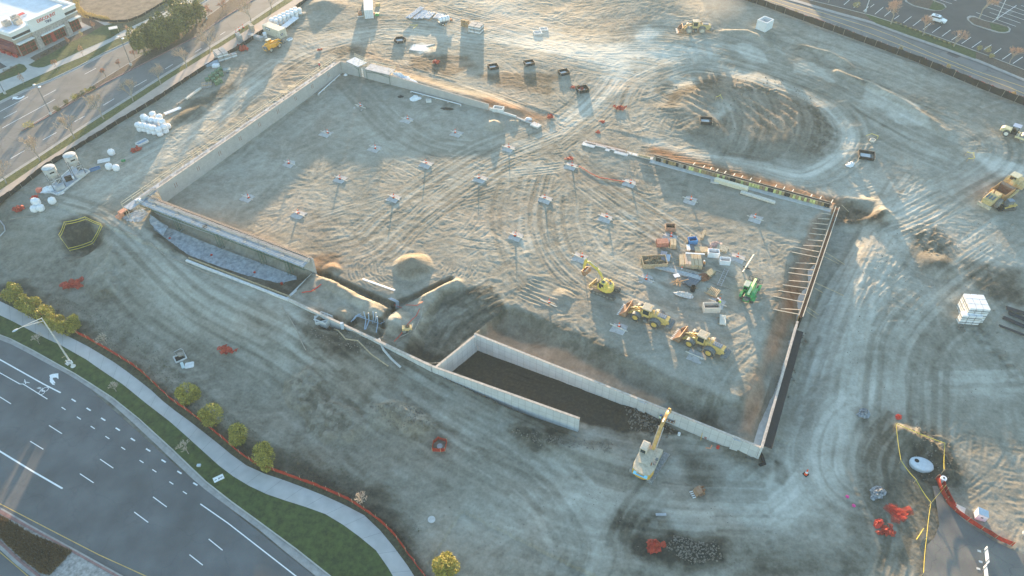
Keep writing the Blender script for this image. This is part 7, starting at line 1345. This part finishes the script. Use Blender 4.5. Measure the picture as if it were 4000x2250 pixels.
def bare(seed,h=6.,spread=.5,lv=5,twig=.018):
    r=random.Random(seed); tr=MB(); tw=MB(); 
    def grow(p,d,L,rad,l):
        q=p+d*L; m=tr if l<=2 else tw; midp=p.lerp(q,.5)+Vector((r.uniform(-1,1),r.uniform(-1,1),0))*L*.06
        m.tube([p,midp,q],[rad,rad*.8,rad*.6],5 if l<2 else 3,False)
        if l>=lv: return
        n=3 if l else 4
        for i in range(n+(r.random()<.4)):
            a=r.uniform(0,6.28); s=spread*r.uniform(.6,1.3); u=d.orthogonal().normalized(); v=d.cross(u); nd=(d+(u*math.cos(a)+v*math.sin(a))*s+Vector((0,0,.12))).normalized()
            st=p.lerp(q,r.uniform(.55,1)); grow(st,nd,L*r.uniform(.62,.8),max(rad*.55,twig),l+1)
    grow(Vector((0,0,0)),Vector((r.uniform(-.05,.05),r.uniform(-.05,.05),1)).normalized(),h*.3,h*.022,0); return tr,tw
def bare_tree(label,loc,seed,h,spread,bm,tm,group,lv=5,name='bare_tree',cat='tree',twig=.018):
    t=thing(name,label,cat,loc,seed*1.3,group); a,b=bare(seed,h,spread,lv,twig); a.build('trunk',bm,t); b.build('crown',tm,t); return t
def crown(seed,rx,rz,n,ls,mat,parent=None,name='crown',low=.12,lob=6,shape=1.):
    r=np.random.default_rng(seed); C=[(0,0,rz*.5,1)]+[(rx*.5*math.cos(a)*r.uniform(.5,1.1),rx*.5*math.sin(a)*r.uniform(.5,1.1),rz*r.uniform(.25,.85),r.uniform(.4,.65)) for a in r.uniform(0,6.28,lob)]
    m=MB(); vs=[];fs=[]
    for i in range(n):
        c=C[r.integers(0,len(C))]; d=r.normal(0,1,3); d/=np.linalg.norm(d); q=r.uniform(.55,1.0)**.5; z=c[2]+d[2]*rz*.5*c[3]*q; w_=(1-.35*shape*max(0,(z/rz-.3)))
        p=np.array([c[0]+d[0]*rx*c[3]*q*w_*.72,c[1]+d[1]*rx*c[3]*q*w_*.72,max(z,low*rz*r.uniform(.3,1))]); u=r.normal(0,1,3); u/=np.linalg.norm(u); v=np.cross(u,d); nv=np.linalg.norm(v); v=v/nv if nv>1e-3 else np.array([1,0,0]); s=ls*r.uniform(.5,1.3); k=len(vs)
        u2=u*.6+d*.6; vs+=[p-v*s*.5,p+u2*s*.5,p+v*s*.5,p+u2*s*1.1+v*s*.1]; fs+=[(k,k+1,k+2),(k,k+3,k+1)]
    return m.add(vs,fs).build(name,mat,parent)
def conifer(label,loc,seed,rx,rz,mat,group,name='evergreen_tree',n=2600,ls=.26,cat='tree'):
    t=thing(name,label,cat,loc,0,group); MB().tube([(0,0,-.2),(.05,0,rz*.6)],[rx*.07,rx*.03],7).build('trunk',mBark,t); crown(seed,rx,rz,n,ls,mat,t); return t
for k,(px,py,rx,rz) in enumerate(((72,1180,1.6,2.9),(112,1212,1.5,2.6),(150,1232,1.7,2.7),(190,1258,1.7,2.8),(232,1282,1.5,2.5),(272,1300,1.5,2.3),(296,1282,1.2,2.2))):
    conifer('yellow green juniper in the dense hedge at the left edge, '+ordn(k+1)+' from the left',P(px,py),100+k,rx*1.4,rz*1.35,mJun,'junipers of the dense left hedge','juniper',4200,.27)
for k,(px,py,rx,rz,l) in enumerate(((748,1560,1.65,2.9,'yellow topped juniper nearest the open vault'),(842,1648,1.8,3.2,'large yellow green juniper, second of the four loose ones beside the orange fence'),(942,1718,1.5,2.8,'smaller darker juniper, third of the four loose ones beside the orange fence'),(1040,1808,1.75,2.9,'round yellow green juniper, lowest of the four loose ones beside the orange fence'),(1740,2240,1.7,3.0,'bright yellow green juniper alone at the bottom edge'))): conifer(l,P(px,py),200+k,rx*1.45,rz*1.35,mJun,None,'juniper',5200,.26)
for k,(px,py,rx,rz) in enumerate(((568,212,3.0,6.0),(600,188,2.6,5.2),(636,190,2.8,6.2),(668,165,2.8,6.8),(704,150,3.0,7.2),(738,118,3.2,8.5),(690,80,2.6,8.5),(770,92,3.0,6.8),(640,150,2.4,5.0))):
    conifer('yellow green pine on the upper left median, '+ordn(k+1)+' from its near end',Vector((*G(px,py,.14)[:2],.1)),300+k,rx*1.3,rz*1.18,mPine,'pines on the upper left median','pine_tree',3600,.5)
bt=[((158,629),6.3,'lowest but one beside the upper left sidewalk'),((26,717),6.0,'at the left edge, lowest beside the upper left sidewalk'),((290,541),6.6,'third from the left beside the upper left sidewalk'),((406,466),6.2,'fourth from the left beside the upper left sidewalk'),((520,396),5.6,'fifth from the left beside the upper left sidewalk'),((629,331),5.2,'sixth from the left beside the upper left sidewalk'),((730,264),6.2,'seventh from the left beside the upper left sidewalk'),((823,207),8.0,'tallest bare tree beside the upper left sidewalk, above the tall block pile'),((981,83),6.0,'behind the cream container'),((1062,38),5.5,'at the top edge beyond the cream container')]
for k,(q,h,l) in enumerate(bt): bare_tree('bare pale twigged street tree '+l if 'tallest' not in l else l,Vector((*G(*q,.1)[:2],.1)),k+1,h*1.3,.6,mBarkP,mTwigP,'bare street trees beside the upper left road')
for k,(q,h,l) in enumerate((((3479,96),7.2,'leftmost of the bare orange brown trees beside the parking lot'),((3603,140),5.4,'second of the bare orange brown trees beside the parking lot'),((3725,184),5.6,'third of the bare orange brown trees beside the parking lot'),((3942,250),5.2,'rightmost of the bare orange brown trees beside the parking lot'),((3823,76),7.6,'bare orange brown tree on the kerbed island of the parking lot'),((3235,12),5.0,'bare tree at the top edge left of the parking lot'),((3650,10),6,'bare tree on the far island at the top edge'))): bare_tree(l,Vector((*G(*q,ZN)[:2],ZN+.1)),k+21,h*1.25,.62,mBarkP,mTwigO,'bare trees around the parking lot')
for k,(q,h,l,z) in enumerate((((155,1345),3.2,'small bare tree below the arm of the tall street lamp',ZR),((455,1530),3.2,'bare tree on the lawn strip right of the tall street lamp',ZR),((738,1774),4.0,'bare tree on the lawn in front of the junipers',ZR),((415,1345),3.4,'faint bare tree behind the orange fence right of the dense hedge',ZR+1.5),((1416,1965),3.2,'spreading bare shrub tree behind the orange fence near the bottom',ZR+.3))): bare_tree(l,Vector((*G(*q,z)[:2],z)),k+41,h,.8,mBarkP,M('white_twigs',(.46,.40,.33),.9,.2,5),None,4,twig=.03)
for k,(q,h,l) in enumerate((((414,300),3.4,'leftmost russet shrub on the upper left median'),((468,262),3.0,'second russet shrub on the upper left median'),((528,225),3.2,'third russet shrub, beside the pines of the upper left median'),((818,62),3.6,'orange shrub past the pines on the upper left median, left one'),((872,40),4.2,'orange shrub past the pines on the upper left median, middle one'),((905,5),3.4,'orange shrub past the pines on the upper left median, at the top edge'))):
    t=bare_tree(l,Vector((*G(*q,.14)[:2],.14)),k+61,h,.85,mBark,mTwigR,'russet shrubs on the upper left median',4,'russet_shrub','shrub',.03); 
    if k>2: crown(70+k,h*.5,h*.9,500,.2,mRusL,t,'leaves',.3)
for k,(q,h,l) in enumerate((((224,272),2.9,'young orange leaved tree before the store lawn, second from the left'),((326,220),3.1,'young orange leaved tree before the store lawn, third from the left'),((502,137),3.2,'young orange leaved tree near the green utility cabinet'),((93,329),2.8,'young brown leaved tree at the left end of the store verge'),((323,147),2.2,'young yellow tree in the bed beside the store lawn'),((368,112),2.2,'young staked tree at the right end of the store bed'),((270,172),2.0,'small staked orange tree in the bed under the store front'))):
    t=thing('young_tree',l,'tree',Vector((*G(*q,.12)[:2],.12)),0,'young street trees before the store'); MB().tube([(0,0,0),(0,0,h*.6)],[.05,.03],5).build('trunk',mBarkP,t); c_=crown(80+k,h*.32,h*.75,260,.2,mRusL if k!=4 else mDryG,t,'crown',0,4); c_.location.z=h*.28
def shrub(label,loc,s,mat,seed,n=500,ls=.16,group=None,name='shrub',flat_=.6): t=thing(name,label,'shrub',loc,0,group); crown(seed,s,s*flat_*1.6,n,ls,mat,t,'foliage',.05,4,.2); return t
for k,q in enumerate(((118,498),(225,430),(260,405),(290,392),(305,380),(322,368),(345,360),(365,352))): shrub('yellow green shrub on the narrow median tip, '+ordn(k+1)+' from its tip',Vector((*G(*q,.14)[:2],.14)),(1.9 if k==0 else 1.0) if k!=3 else 1.4,mShrub if k%3 else mJun,400+k,700,.16,'low shrubs on the upper left median')
for k,q in enumerate(((150,232),(165,222),(180,213),(196,203),(214,193),(232,184),(250,176))): shrub('brown round tuft in the planting bed under the store front, '+ordn(k+1)+' from the left',Vector((*G(*q,.12)[:2],.12)),.6,mBrn,420+k,180,.14,'brown tufts in the store bed')
for k,q in enumerate(((10,292),(22,280),(36,278),(48,268),(62,262))): shrub('brown tuft beside the lot corner left of the store, '+ordn(k+1)+' from the left',Vector((*G(*q,.12)[:2],.12)),.7,mBrn,440+k,180,.14,'brown tufts at the left lot corner')
for q,s,l in (((3344,28),1.3,'bright sunlit grass tuft beside the parking lot lamp'),((3822,196),.9,'tan ornamental grass left of a pair by the parking kerb'),((3850,206),1.3,'large tan ornamental grass right of a pair by the parking kerb'),((3870,225),.8,'small tan grass tuft below the large one'),((3702,268),.8,'yellow weed clump on the black fence in its middle'),((3955,372),.7,'yellow weed clump on the black fence near the right edge'),((3520,195),.6,'yellow weed clump on the black fence left of its middle'),((3105,55),.7,'yellow weed clump on the black fence near its upper end')): shrub(l,Vector((*G(*q,ZN)[:2],ZN+.1)),s,mDryG,int(q[0]),500,.2,None,'grass_tuft',.7)
for k in range(26):
    f=k/25; q=(3490+f*235,88+f*92); shrub('small golden hedge plant along the parking kerb, '+ordn(k+1)+' from the left',Vector((*G(*q,ZN)[:2],ZN+.1)),.42,mDryG if k%2 else mBrn,460+k,90,.16,'low hedge plants along the parking kerb')
# grass and ground cover that nobody could count
def tufts(name,label,poly,z,n,h,mat,seed,w=.05):
    r=np.random.default_rng(seed); p=np.array(poly); x0,y0=p.min(0); x1,y1=p.max(0); xy=r.uniform((x0,y0),(x1,y1),(n*3,2)); xy=xy[poly_sd(xy[:,0],xy[:,1],poly)<0][:n]; vs=[];fs=[]
    for i,(x,y) in enumerate(xy): a=r.uniform(0,6.28); hh=h*r.uniform(.5,1.2); dx,dy=math.cos(a)*w,math.sin(a)*w; k=i*3; zz=z if z is not None else float(hm(x,y)); vs+=[(x-dx,y-dy,zz),(x+dx,y+dy,zz),(x+r.uniform(-.5,.5)*hh,y+r.uniform(-.5,.5)*hh,zz+hh)]; fs.append((k,k+1,k+2))
    o=MB().add(vs,fs).build(name,mat,kind='stuff'); o['label']=label
tufts('ornamental_grass','brown ornamental grass covering the lower left median',GL([(-60,1990),(0,2012),(120,2085),(285,2155),(195,2250),(160,2240),(78,2176),(0,2102),(-60,2050)],ZR),ZR+.1,9000,.55,mBrn,1,.06)
tufts('weeds','green brown weeds along the foot of the orange fence',GL([(x+8,y-16) for x,y in FEN[1:]],ZR)+GL([(x-6,y+14) for x,y in FEN[1:]],ZR)[::-1],ZR+.05,9000,.28,mWeed,2,.05)
tufts('weeds','low dry scrub on the bank behind the orange fence',GL([(x+6,y-12) for x,y in FEN[4:-2]],ZR)+GL([(x+60,y-85) for x,y in FEN[4:-2]],ZR)[::-1],None,11000,.25,mWeed,3,.06)
tufts('dry_grass','straw coloured grass along the brown field beyond the store',GL([(285,0),(295,40),(330,70),(420,86),(430,76),(340,56),(312,30),(310,0)],0),.14,4000,.9,mDryG,4,.1)
tufts('lawn_grass','sparse taller grass in the lit verge beside the upper left sidewalk',GL(B1[1:-1],0)+GL(B2[1:-1],0)[::-1],.12,9000,.14,mDryG if False else leafmat('verge_blades',(.08,.09,.02),(.24,.22,.07)),5,.05)
# stones and clods lying about
r_=np.random.default_rng(8); m=MB(); 
zones_=[([(2440,1590),(2540,1610),(2640,1680),(2600,1720),(2460,1680)],260,.22),([(2620,2090),(2810,2130),(2820,2190),(2700,2200),(2600,2150)],300,.2),([(1440,1590),(1640,1600),(1700,1680),(1560,1700)],200,.18),([(1990,1680),(2250,1720),(2400,1730),(2380,1770),(2100,1740)],220,.16),([(3560,1640),(3720,1740),(3720,1900),(3560,1880)],160,.16),([(3130,1290),(3170,1290),(3080,1560),(3050,1560)],60,.25),([(2620,330),(3050,300),(3250,440),(3240,600),(2900,600)],300,.2),([(3740,1180),(3770,1180),(3770,1300),(3740,1300)],30,.3),([(1200,1260),(1500,1330),(1480,1400),(1230,1330)],160,.17),([(1700,1980),(2600,1900),(3100,2100),(2900,2240),(1900,2240)],260,.1),([(400,1100),(1100,1400),(1500,1750),(1100,1750),(500,1300)],260,.1),([(3300,850),(3950,850),(3950,1600),(3300,1500)],300,.12)]
for poly,n,s in zones_:
    P_=PL(poly); p=np.array(P_); x0,y0=p.min(0); x1,y1=p.max(0); xy=r_.uniform((x0,y0),(x1,y1),(n*3,2)); xy=xy[poly_sd(xy[:,0],xy[:,1],P_)<0][:n]
    for x,y in xy: ss=s*r_.uniform(.4,1.5); m.box((x,y,float(hm(x,y))+float(samp(SM,x,y))+ss*.2),(ss,ss*r_.uniform(.6,1.2),ss*r_.uniform(.5,.9)),r_.uniform(0,6),rx=r_.uniform(-.5,.5),taper=.6)
o=m.build('clods_and_stones',M('clod',(.20,.18,.15),.95,.4,3),kind='stuff'); o['label']='loose clods and stones scattered over the churned soil'
# ---------------------------------------------------------------- street lamps and signs
def lamp(label,base,z,h,heads,rz,pole=mGreyP,w=.11):
    t=thing('street_lamp',label,'street lamp',(*G(*base,z)[:2],z),rz); MB().lathe([(.32,0),(.32,.5),(.26,.55),(.2,.56)],14).build('base',mConc,t); MB().tube([(0,0,.5),(0,0,h)],[w,w*.6],8).build('pole',pole,t)
    for s in heads: hd=MB(); hd.bar((s*.2,0,h-.05),(s*.75,0,h+.05),.08); hd.build('arm',pole,t); MB().lathe([(.05,-.1),(.34,-.06),(.36,.04),(.1,.14),(.02,.15)],14,(s*1.0,0,h+.05)).build('lamp_head',mWhiteP,t)
    return t
lamp('double headed dark street lamp on the upper left median, nearer one',(199,446),.14,7.5,(-1,1),2.6); lamp('double headed dark street lamp beside the pines on the upper left median',(512,254),.14,7.6,(-1,1),2.6); lamp('dark street lamp at the left end of the store verge',(20,366),.12,6.5,(-1,1),2.6); lamp('dark street lamp beyond the pines at the top edge',(806,73),.14,7.5,(-1,1),2.6)
lamp('slim pale lamp post on the verge of the parking lot',(3380,47),ZN,7.5,(1,),1.2,mWhC); lamp('slim pale lamp post inside the parking lot on a tall concrete foot',(3893,76),ZN,8.0,(-1,1),1.2,mWhC)
Lp=thing('street_lamp','tall pale street lamp with a long braced arm over the lower left road','street lamp',(*G(287,1432,ZR)[:2],ZR),0); zt_=top_z(G(287,1432,ZR),(155,1249))-ZR; ae=G(66,1300,ZR+zt_)[:2]-G(287,1432,ZR)[:2]
MB().lathe([(.42,0),(.42,.16),(.3,.2),(.16,.75),(.12,.76)],18).build('base',mConcL,Lp); MB().tube([(0,0,.7),(0,0,zt_+.15)],[.15,.085],10).build('pole',M('pale_pole',(.60,.62,.60),.4,.08,3,metal=.3),Lp)
a_=Vector((ae[0],ae[1],zt_+.55)); m=MB(); m.tube([(0,0,zt_+.1),a_*.55+Vector((0,0,zt_*.45+.15)),a_*.78+Vector((0,0,(zt_+.4)*.22))],[.06,.05,.045],7); m.tube([(0,0,zt_-.55),a_*.78+Vector((0,0,(zt_+.4)*.22))],[.05,.045],7); m.tube([a_*.78+Vector((0,0,(zt_+.4)*.22)),a_],[.045,.045],7); m.build('arm',M('pale_pole',(.60,.62,.60)),Lp)
u_=a_.normalized(); ch=MB(); ch.lathe([(.02,-.05),(.2,-.02),(.22,.05),(.1,.12),(.02,.13)],14); ch.v=[(x*2.2,y,z) for x,y,z in ch.v]; o=ch.build('lamp_head',M('blue_grey_head',(.45,.52,.58),.4,.1,3),Lp); o.location=a_; o.rotation_euler[2]=math.atan2(ae[1],ae[0])
sy=math.atan2(ae[1],ae[0]); cs=Vector((math.sin(sy),-math.cos(sy),0))
for h in (1.9,3.0): MB().bar((0,0,h),tuple(Vector((0,0,h))+Vector((ae[0],ae[1],0)).normalized()*.75),.05).build('banner_rod',mWood,Lp)
sg=MB(); sg.box((0,0,0),(1.05,.04,.75)); so_=sg.build('sign_board',mWhiteP,Lp); so_.location=Vector((.0,-.17,1.55)); so_.rotation_euler[2]=.0; so_.rotation_euler[0]=0

mInk=M('dark_ink',(.04,.05,.05),.6,.1,3)
m=MB()
for k,(w_,z) in enumerate(((.7,.22),(.55,.09),(.75,-.04),(.6,-.17))): m.box((0,-.026,z),(w_,.01,.06))
m.build('sign_lines',mInk,so_)
t=thing('lawn_sign','white sign board tilted on the lawn beside the lower left road','sign',(*G(860,1880,ZR)[:2],ZR+.1),.55); MB().box((0,0,.75),(1.5,.05,.75),rx=-.9).build('sign_board',mWhiteP,t); m=MB(); m.box((-.45,-.05,.76),(.3,.03,.1),rx=-.9); m.box((.42,-.05,.78),(.32,.03,.1),rx=-.9); m.prismx([(-.1,.62),(.05,.95),(.18,.9),(.06,.6)],-.12,-.06); m.build('sign_mark',mInk,t)
for x in (-.6,.6): MB().bar((x,.1,0),(x,.1,.75),.05).build('leg',mWood,t)
o=MB().box((0,0,.2),(.55,.4,.3)).build('utility_box',M('blue_grey_head',(.45,.52,.58))); o.location=(*G(779,1822,ZR)[:2],ZR+.1); tag(o,'small grey utility box on the lawn above the tilted sign','utility box')
o=MB().box((0,0,.06),(.8,.55,.1)).build('handhole_cover',mConc); o.location=(*G(266,1423,ZR)[:2],ZR+.12); o.rotation_euler[2]=-.6; tag(o,'square concrete handhole cover beside the tall street lamp','cover')
t=thing('utility_cabinet','dark green utility cabinet with a pale top on the store lawn','cabinet',(*G(449,128,.12)[:2],.12),.45); MB().box((0,0,.7),(2.2,1.6,1.4)).build('body',M('cabinet_green',(.03,.07,.035),.5,.2,3),t); MB().box((0,0,1.46),(2.3,1.7,.12)).build('lid',mConcL,t)
t=thing('bicycle_rack','small hoop bicycle rack on the plaza before the store','rack',(*G(110,240,.1)[:2],.1),.5); 
for y in (0,.5): MB().tube([(0,y,0),(0,y,.8),(.3,y,.95),(.6,y,.8),(.6,y,0)],.04,6).build('hoop',mSteel,t)
fence('silt_fence','low dark silt fence along the edge of the brown field','fence',[(330,66),(400,84),(450,88),(500,86),(560,62),(640,14),(680,-10)],.7,mBlackM,mWoodG,.14,3.0)
# ---------------------------------------------------------------- shop at the upper left
Q0=G(87,222,.1)[:2]; Q1=G(323,109,.1)[:2]; rQ,LQ=local(Q0,Q1); SH=thing('shop_building','white and stone shop with dark red glazed front at the upper left','shop',(*Q0,.1),rQ)
HW=6.6; Wd=34.; mStone=M('ledge_stone',(.36,.33,.30),.95,.4,2.2,bump=.9,c2=(.20,.18,.17)); mStucco=M('white_stucco',(.72,.73,.72),.8,.05,2); mTaupe=M('taupe_stucco',(.36,.31,.26),.85,.06,2); mRedB=M('dark_red_brick',(.22,.055,.06),.85,.15,3); mRedF=M('red_frame',(.38,.04,.03),.5,.15,3); mRoofW=M('white_roof_membrane',(.62,.66,.70),.7,.08,.6); mInt=M('shop_glass',(.10,.055,.03),.15,.5,1.2,spec=.5,c2=(.03,.025,.02))
MB().box((LQ/2,Wd/2+.3,HW/2-.6),(LQ-.1,Wd,HW-1.2)).build('walls',mTaupe,SH); rf=MB().box((LQ/2,Wd/2+.2,HW-.5),(LQ-.6,Wd-.2,.2)).build('roof',mRoofW,SH)
m=MB()
for (x,y,a,b) in ((LQ/2,.0,LQ+.8,.5),(-.15,Wd/2,.5,Wd),(LQ+.15,Wd/2,.5,Wd),(LQ/2,Wd+.4,LQ+.8,.5)): m.box((x,y,HW-.35),(a,b-.01,1.0 if a>b else 1.002))
m.build('parapet',mStucco,SH); m=MB()
for (x,y,a,b) in ((LQ/2,-.1,LQ+1.2,.8),(-.25,Wd/2,.8,Wd),(LQ+.25,Wd/2,.8,Wd)): m.box((x,y,HW+.2),(a,b-.01,.22 if a>b else .225))
m.build('cornice',mStucco,SH); MB().box((LQ/2,-.05,HW-1.15),(LQ+.3,.62,.6)).build('dark_band',M('dark_grille_band',(.04,.04,.045),.6,.1,2),SH); MB().box((LQ/2,-.15,HW-1.62),(LQ+.6,.8,.22)).build('ledge',mStucco,SH); MB().box((LQ/2,-.05,HW-2.2),(LQ+.1,.5,1.0)).build('fascia',mTaupe,SH)
# centre portal
c0,c1=LQ*.255,LQ*.80
MB().box(((c0+c1)/2,-.35,HW-.1),(c1-c0,1.3,3.0)).build('portal_sign_wall',mStucco,SH); MB().box(((c0+c1)/2,-.35,HW+1.5),(c1-c0+.6,1.8,.3)).build('portal_cornice',mStucco,SH); MB().box(((c0+c1)/2,-.3,HW-2.35),(c1-c0-.02,1.28,1.5)).build('stone_lintel',mStone,SH)
for x in (c0+.75,c1-.75): MB().box((x,-.5,(HW-2.4)/2),(1.5,1.5,HW-2.4),taper=.86).build('stone_pillar',mStone,SH)
MB().box(((c0+c1)/2,-1.15,HW-3.2),(c1-c0-3.2,1.0,.22)).build('canopy',mStucco,SH); MB().box((c0/2-.1,-.7,HW-2.95),(c0-.2,1.3,.24)).build('canopy',mStucco,SH); MB().box(((c1+LQ)/2+.2,-.7,HW-2.95),(LQ-c1-.1,1.3,.24)).build('canopy',mStucco,SH); MB().box((-1.0,5,HW-3.2),(1.6,9.5,.25)).build('side_canopy_roof',mRedB,SH)
text('DISCOUNT',1.15,mRed,SH,((c0+c1)/2,-1.03,HW+.42),(R(90),0,0),'red_lettering',.08); text('TIRE',1.0,M('navy_letters',(.02,.04,.14),.5,.1,3),SH,((c0+c1)/2+.1,-1.03,HW-.62),(R(90),0,0),'blue_lettering',.08)
for a,b,nn in ((.3,c0-.1,3),(c0+1.5,(c0+c1)/2-.5,3),((c0+c1)/2+.5,c1-1.5,3),(c1+.2,LQ-.3,4)):
    gl=MB().box(((a+b)/2,.02,1.75),(b-a,.12,3.3)).build('shop_window',mInt,SH); m=MB()
    for k in range(nn+1): m.box((a+(b-a)*k/nn,-.06,1.75),(.1,.08,3.3))
    for z in (.15,1.3,2.4,3.35): m.box(((a+b)/2,-.06,z),(b-a,.075,.09))
    m.build('window_frame',mRedF,gl)
MB().box(((c0+c1)/2,-.1,1.75),(1.0,.3,3.4)).build('red_pier',mRedF,SH); m=MB(); m.box((-.08,5,1.7),(.1,9.5,3.2)); m.build('side_glazing',mInt,SH); m=MB()
for k in range(8): m.box((-.15,.4+k*1.3,1.7),(.08,.1,3.2))
for z in (.3,1.6,3.2): m.box((-.15,5,z),(.075,9.5,.1))
m.build('side_frame',mRedF,SH); m=MB(); m.box((-.25,4.5,HW-.45),(.12,3.2,.7)); m.build('side_sign',mRed,SH); m=MB(); m.box((-.05,14,HW/2-1.2),(.3,26,3.6)); m.build('side_brick',mRedB,SH)
for x,y in ((2.2,4.5),(5.4,5.2),(4.2,2.6)): u=MB().box((x+1.0,y+1.5,HW+.25),(1.8,1.5,1.2)).build('rooftop_unit',M('tan_unit',(.42,.38,.33),.7,.25,3),rf); MB().cyl((x+1.0,y+1.5,HW+.87),.5,.06,14).build('fan',mGreyP,u)
for x,y,c_ in ((9.0,8.0,mWhC),(2.0,11.0,mWhC)): u=MB().box((x,y,HW-.2),(2.4,1.8,.4)).build('skylight',c_,rf); MB().box((x,y,HW+.04),(1.9,1.3,.08)).build('skylight_pane',mRed if x>5 else M('pale_blue_panel',(.42,.50,.58)),u)
for k,x in enumerate((1.5,4.0,6.5)): t=thing('tyre_rack','red shelf of tyres before the shop side, '+ordn(k+1)+' from the corner','rack',along(Q0,rQ,-.9,x,.1),rQ+R(90)); MB().box((0,0,.5),(1.6,.5,.9)).build('shelf',mRedF,t)
# unseen store block added north of the parking lot to shade it
b=thing('added_shade_store','plain unseen store block added beyond the top right corner to shade the parking lot','store',(85,252,ZN),0); b.rotation_euler[2]=0; MB().box((75,20,3.6),(150,34,7.2)).build('walls',mTaupe,b); MB().box((75,20,7.5),(151,35,.6)).build('cornice',mStucco,b)
# dust hanging behind the far loader
m,n,bb=nmat('dust'); n.nodes.remove(bb); pv=n.nodes.new('ShaderNodeVolumePrincipled'); pv.inputs['Color'].default_value=(.95,.88,.78,1); tc=n.nodes.new('ShaderNodeTexCoord'); nz=n.nodes.new('ShaderNodeTexNoise'); nz.inputs['Scale'].default_value=.16; nz.inputs['Detail'].default_value=4; n.links.new(tc.outputs['Object'],nz.inputs['Vector'])
gr=n.nodes.new('ShaderNodeVectorMath'); gr.operation='LENGTH'; sc_=n.nodes.new('ShaderNodeVectorMath'); sc_.operation='MULTIPLY'; n.links.new(tc.outputs['Object'],sc_.inputs[0])
def dust(name,label,loc,dims,den):
    mm=m.copy(); nn=mm.node_tree; s=[k for k in nn.nodes if k.type=='VECT_MATH' and k.operation=='MULTIPLY'][0]; s.inputs[1].default_value=(2/dims[0],2/dims[1],2/dims[2]); l=[k for k in nn.nodes if k.type=='VECT_MATH' and k.operation=='LENGTH'][0]; nn.links.new(s.outputs[0],l.inputs[0])
    mr=nn.nodes.new('ShaderNodeMapRange'); mr.inputs[1].default_value=1; mr.inputs[2].default_value=.1; mr.inputs[3].default_value=0; mr.inputs[4].default_value=den*2; nn.links.new(l.outputs[1],mr.inputs[0])
    mu=nn.nodes.new('ShaderNodeMath'); mu.operation='MULTIPLY'; nzz=[k for k in nn.nodes if k.type=='TEX_NOISE'][0]; nn.links.new(nzz.outputs['Fac'],mu.inputs[0]); nn.links.new(mr.outputs[0],mu.inputs[1]); p_=[k for k in nn.nodes if k.type=='PRINCIPLED_VOLUME'][0]; nn.links.new(mu.outputs[0],p_.inputs['Density']); nn.links.new(p_.outputs[0],[k for k in nn.nodes if k.type=='OUTPUT_MATERIAL'][0].inputs['Volume'])
    q=MB().lathe([(.05,-1),(.6,-.8),(1,0),(.6,.8),(.05,1)],16); q.v=[(x*dims[0]/2,y*dims[1]/2,z*dims[2]/2) for x,y,z in q.v]; o=q.build(name,mm,kind='stuff'); o.location=loc; o['label']=label
dust('dust_cloud','pale dust drifting behind the far wheel loader',P(2770,55)+Vector((0,0,3)),(22,22,9),.022); dust('dust_cloud','wide veil of pale dust over the far haul road',P(2300,150)+Vector((0,0,2)),(46,40,7),.010)
# ---------------------------------------------------------------- air
hz=MB().box((0,95,45.5),(900,730,103)); m,n,b=nmat('haze_air'); n.nodes.remove(b); pv=n.nodes.new('ShaderNodeVolumePrincipled'); pv.inputs['Density'].default_value=.0002; pv.inputs['Color'].default_value=(.55,.78,1,1); pv.inputs['Anisotropy'].default_value=.2
n.links.new(pv.outputs[0],[k for k in n.nodes if k.type=='OUTPUT_MATERIAL'][0].inputs['Volume'])
ho=hz.build('haze',m,kind='stuff'); ho['label']='thin dusty evening haze over the whole site'
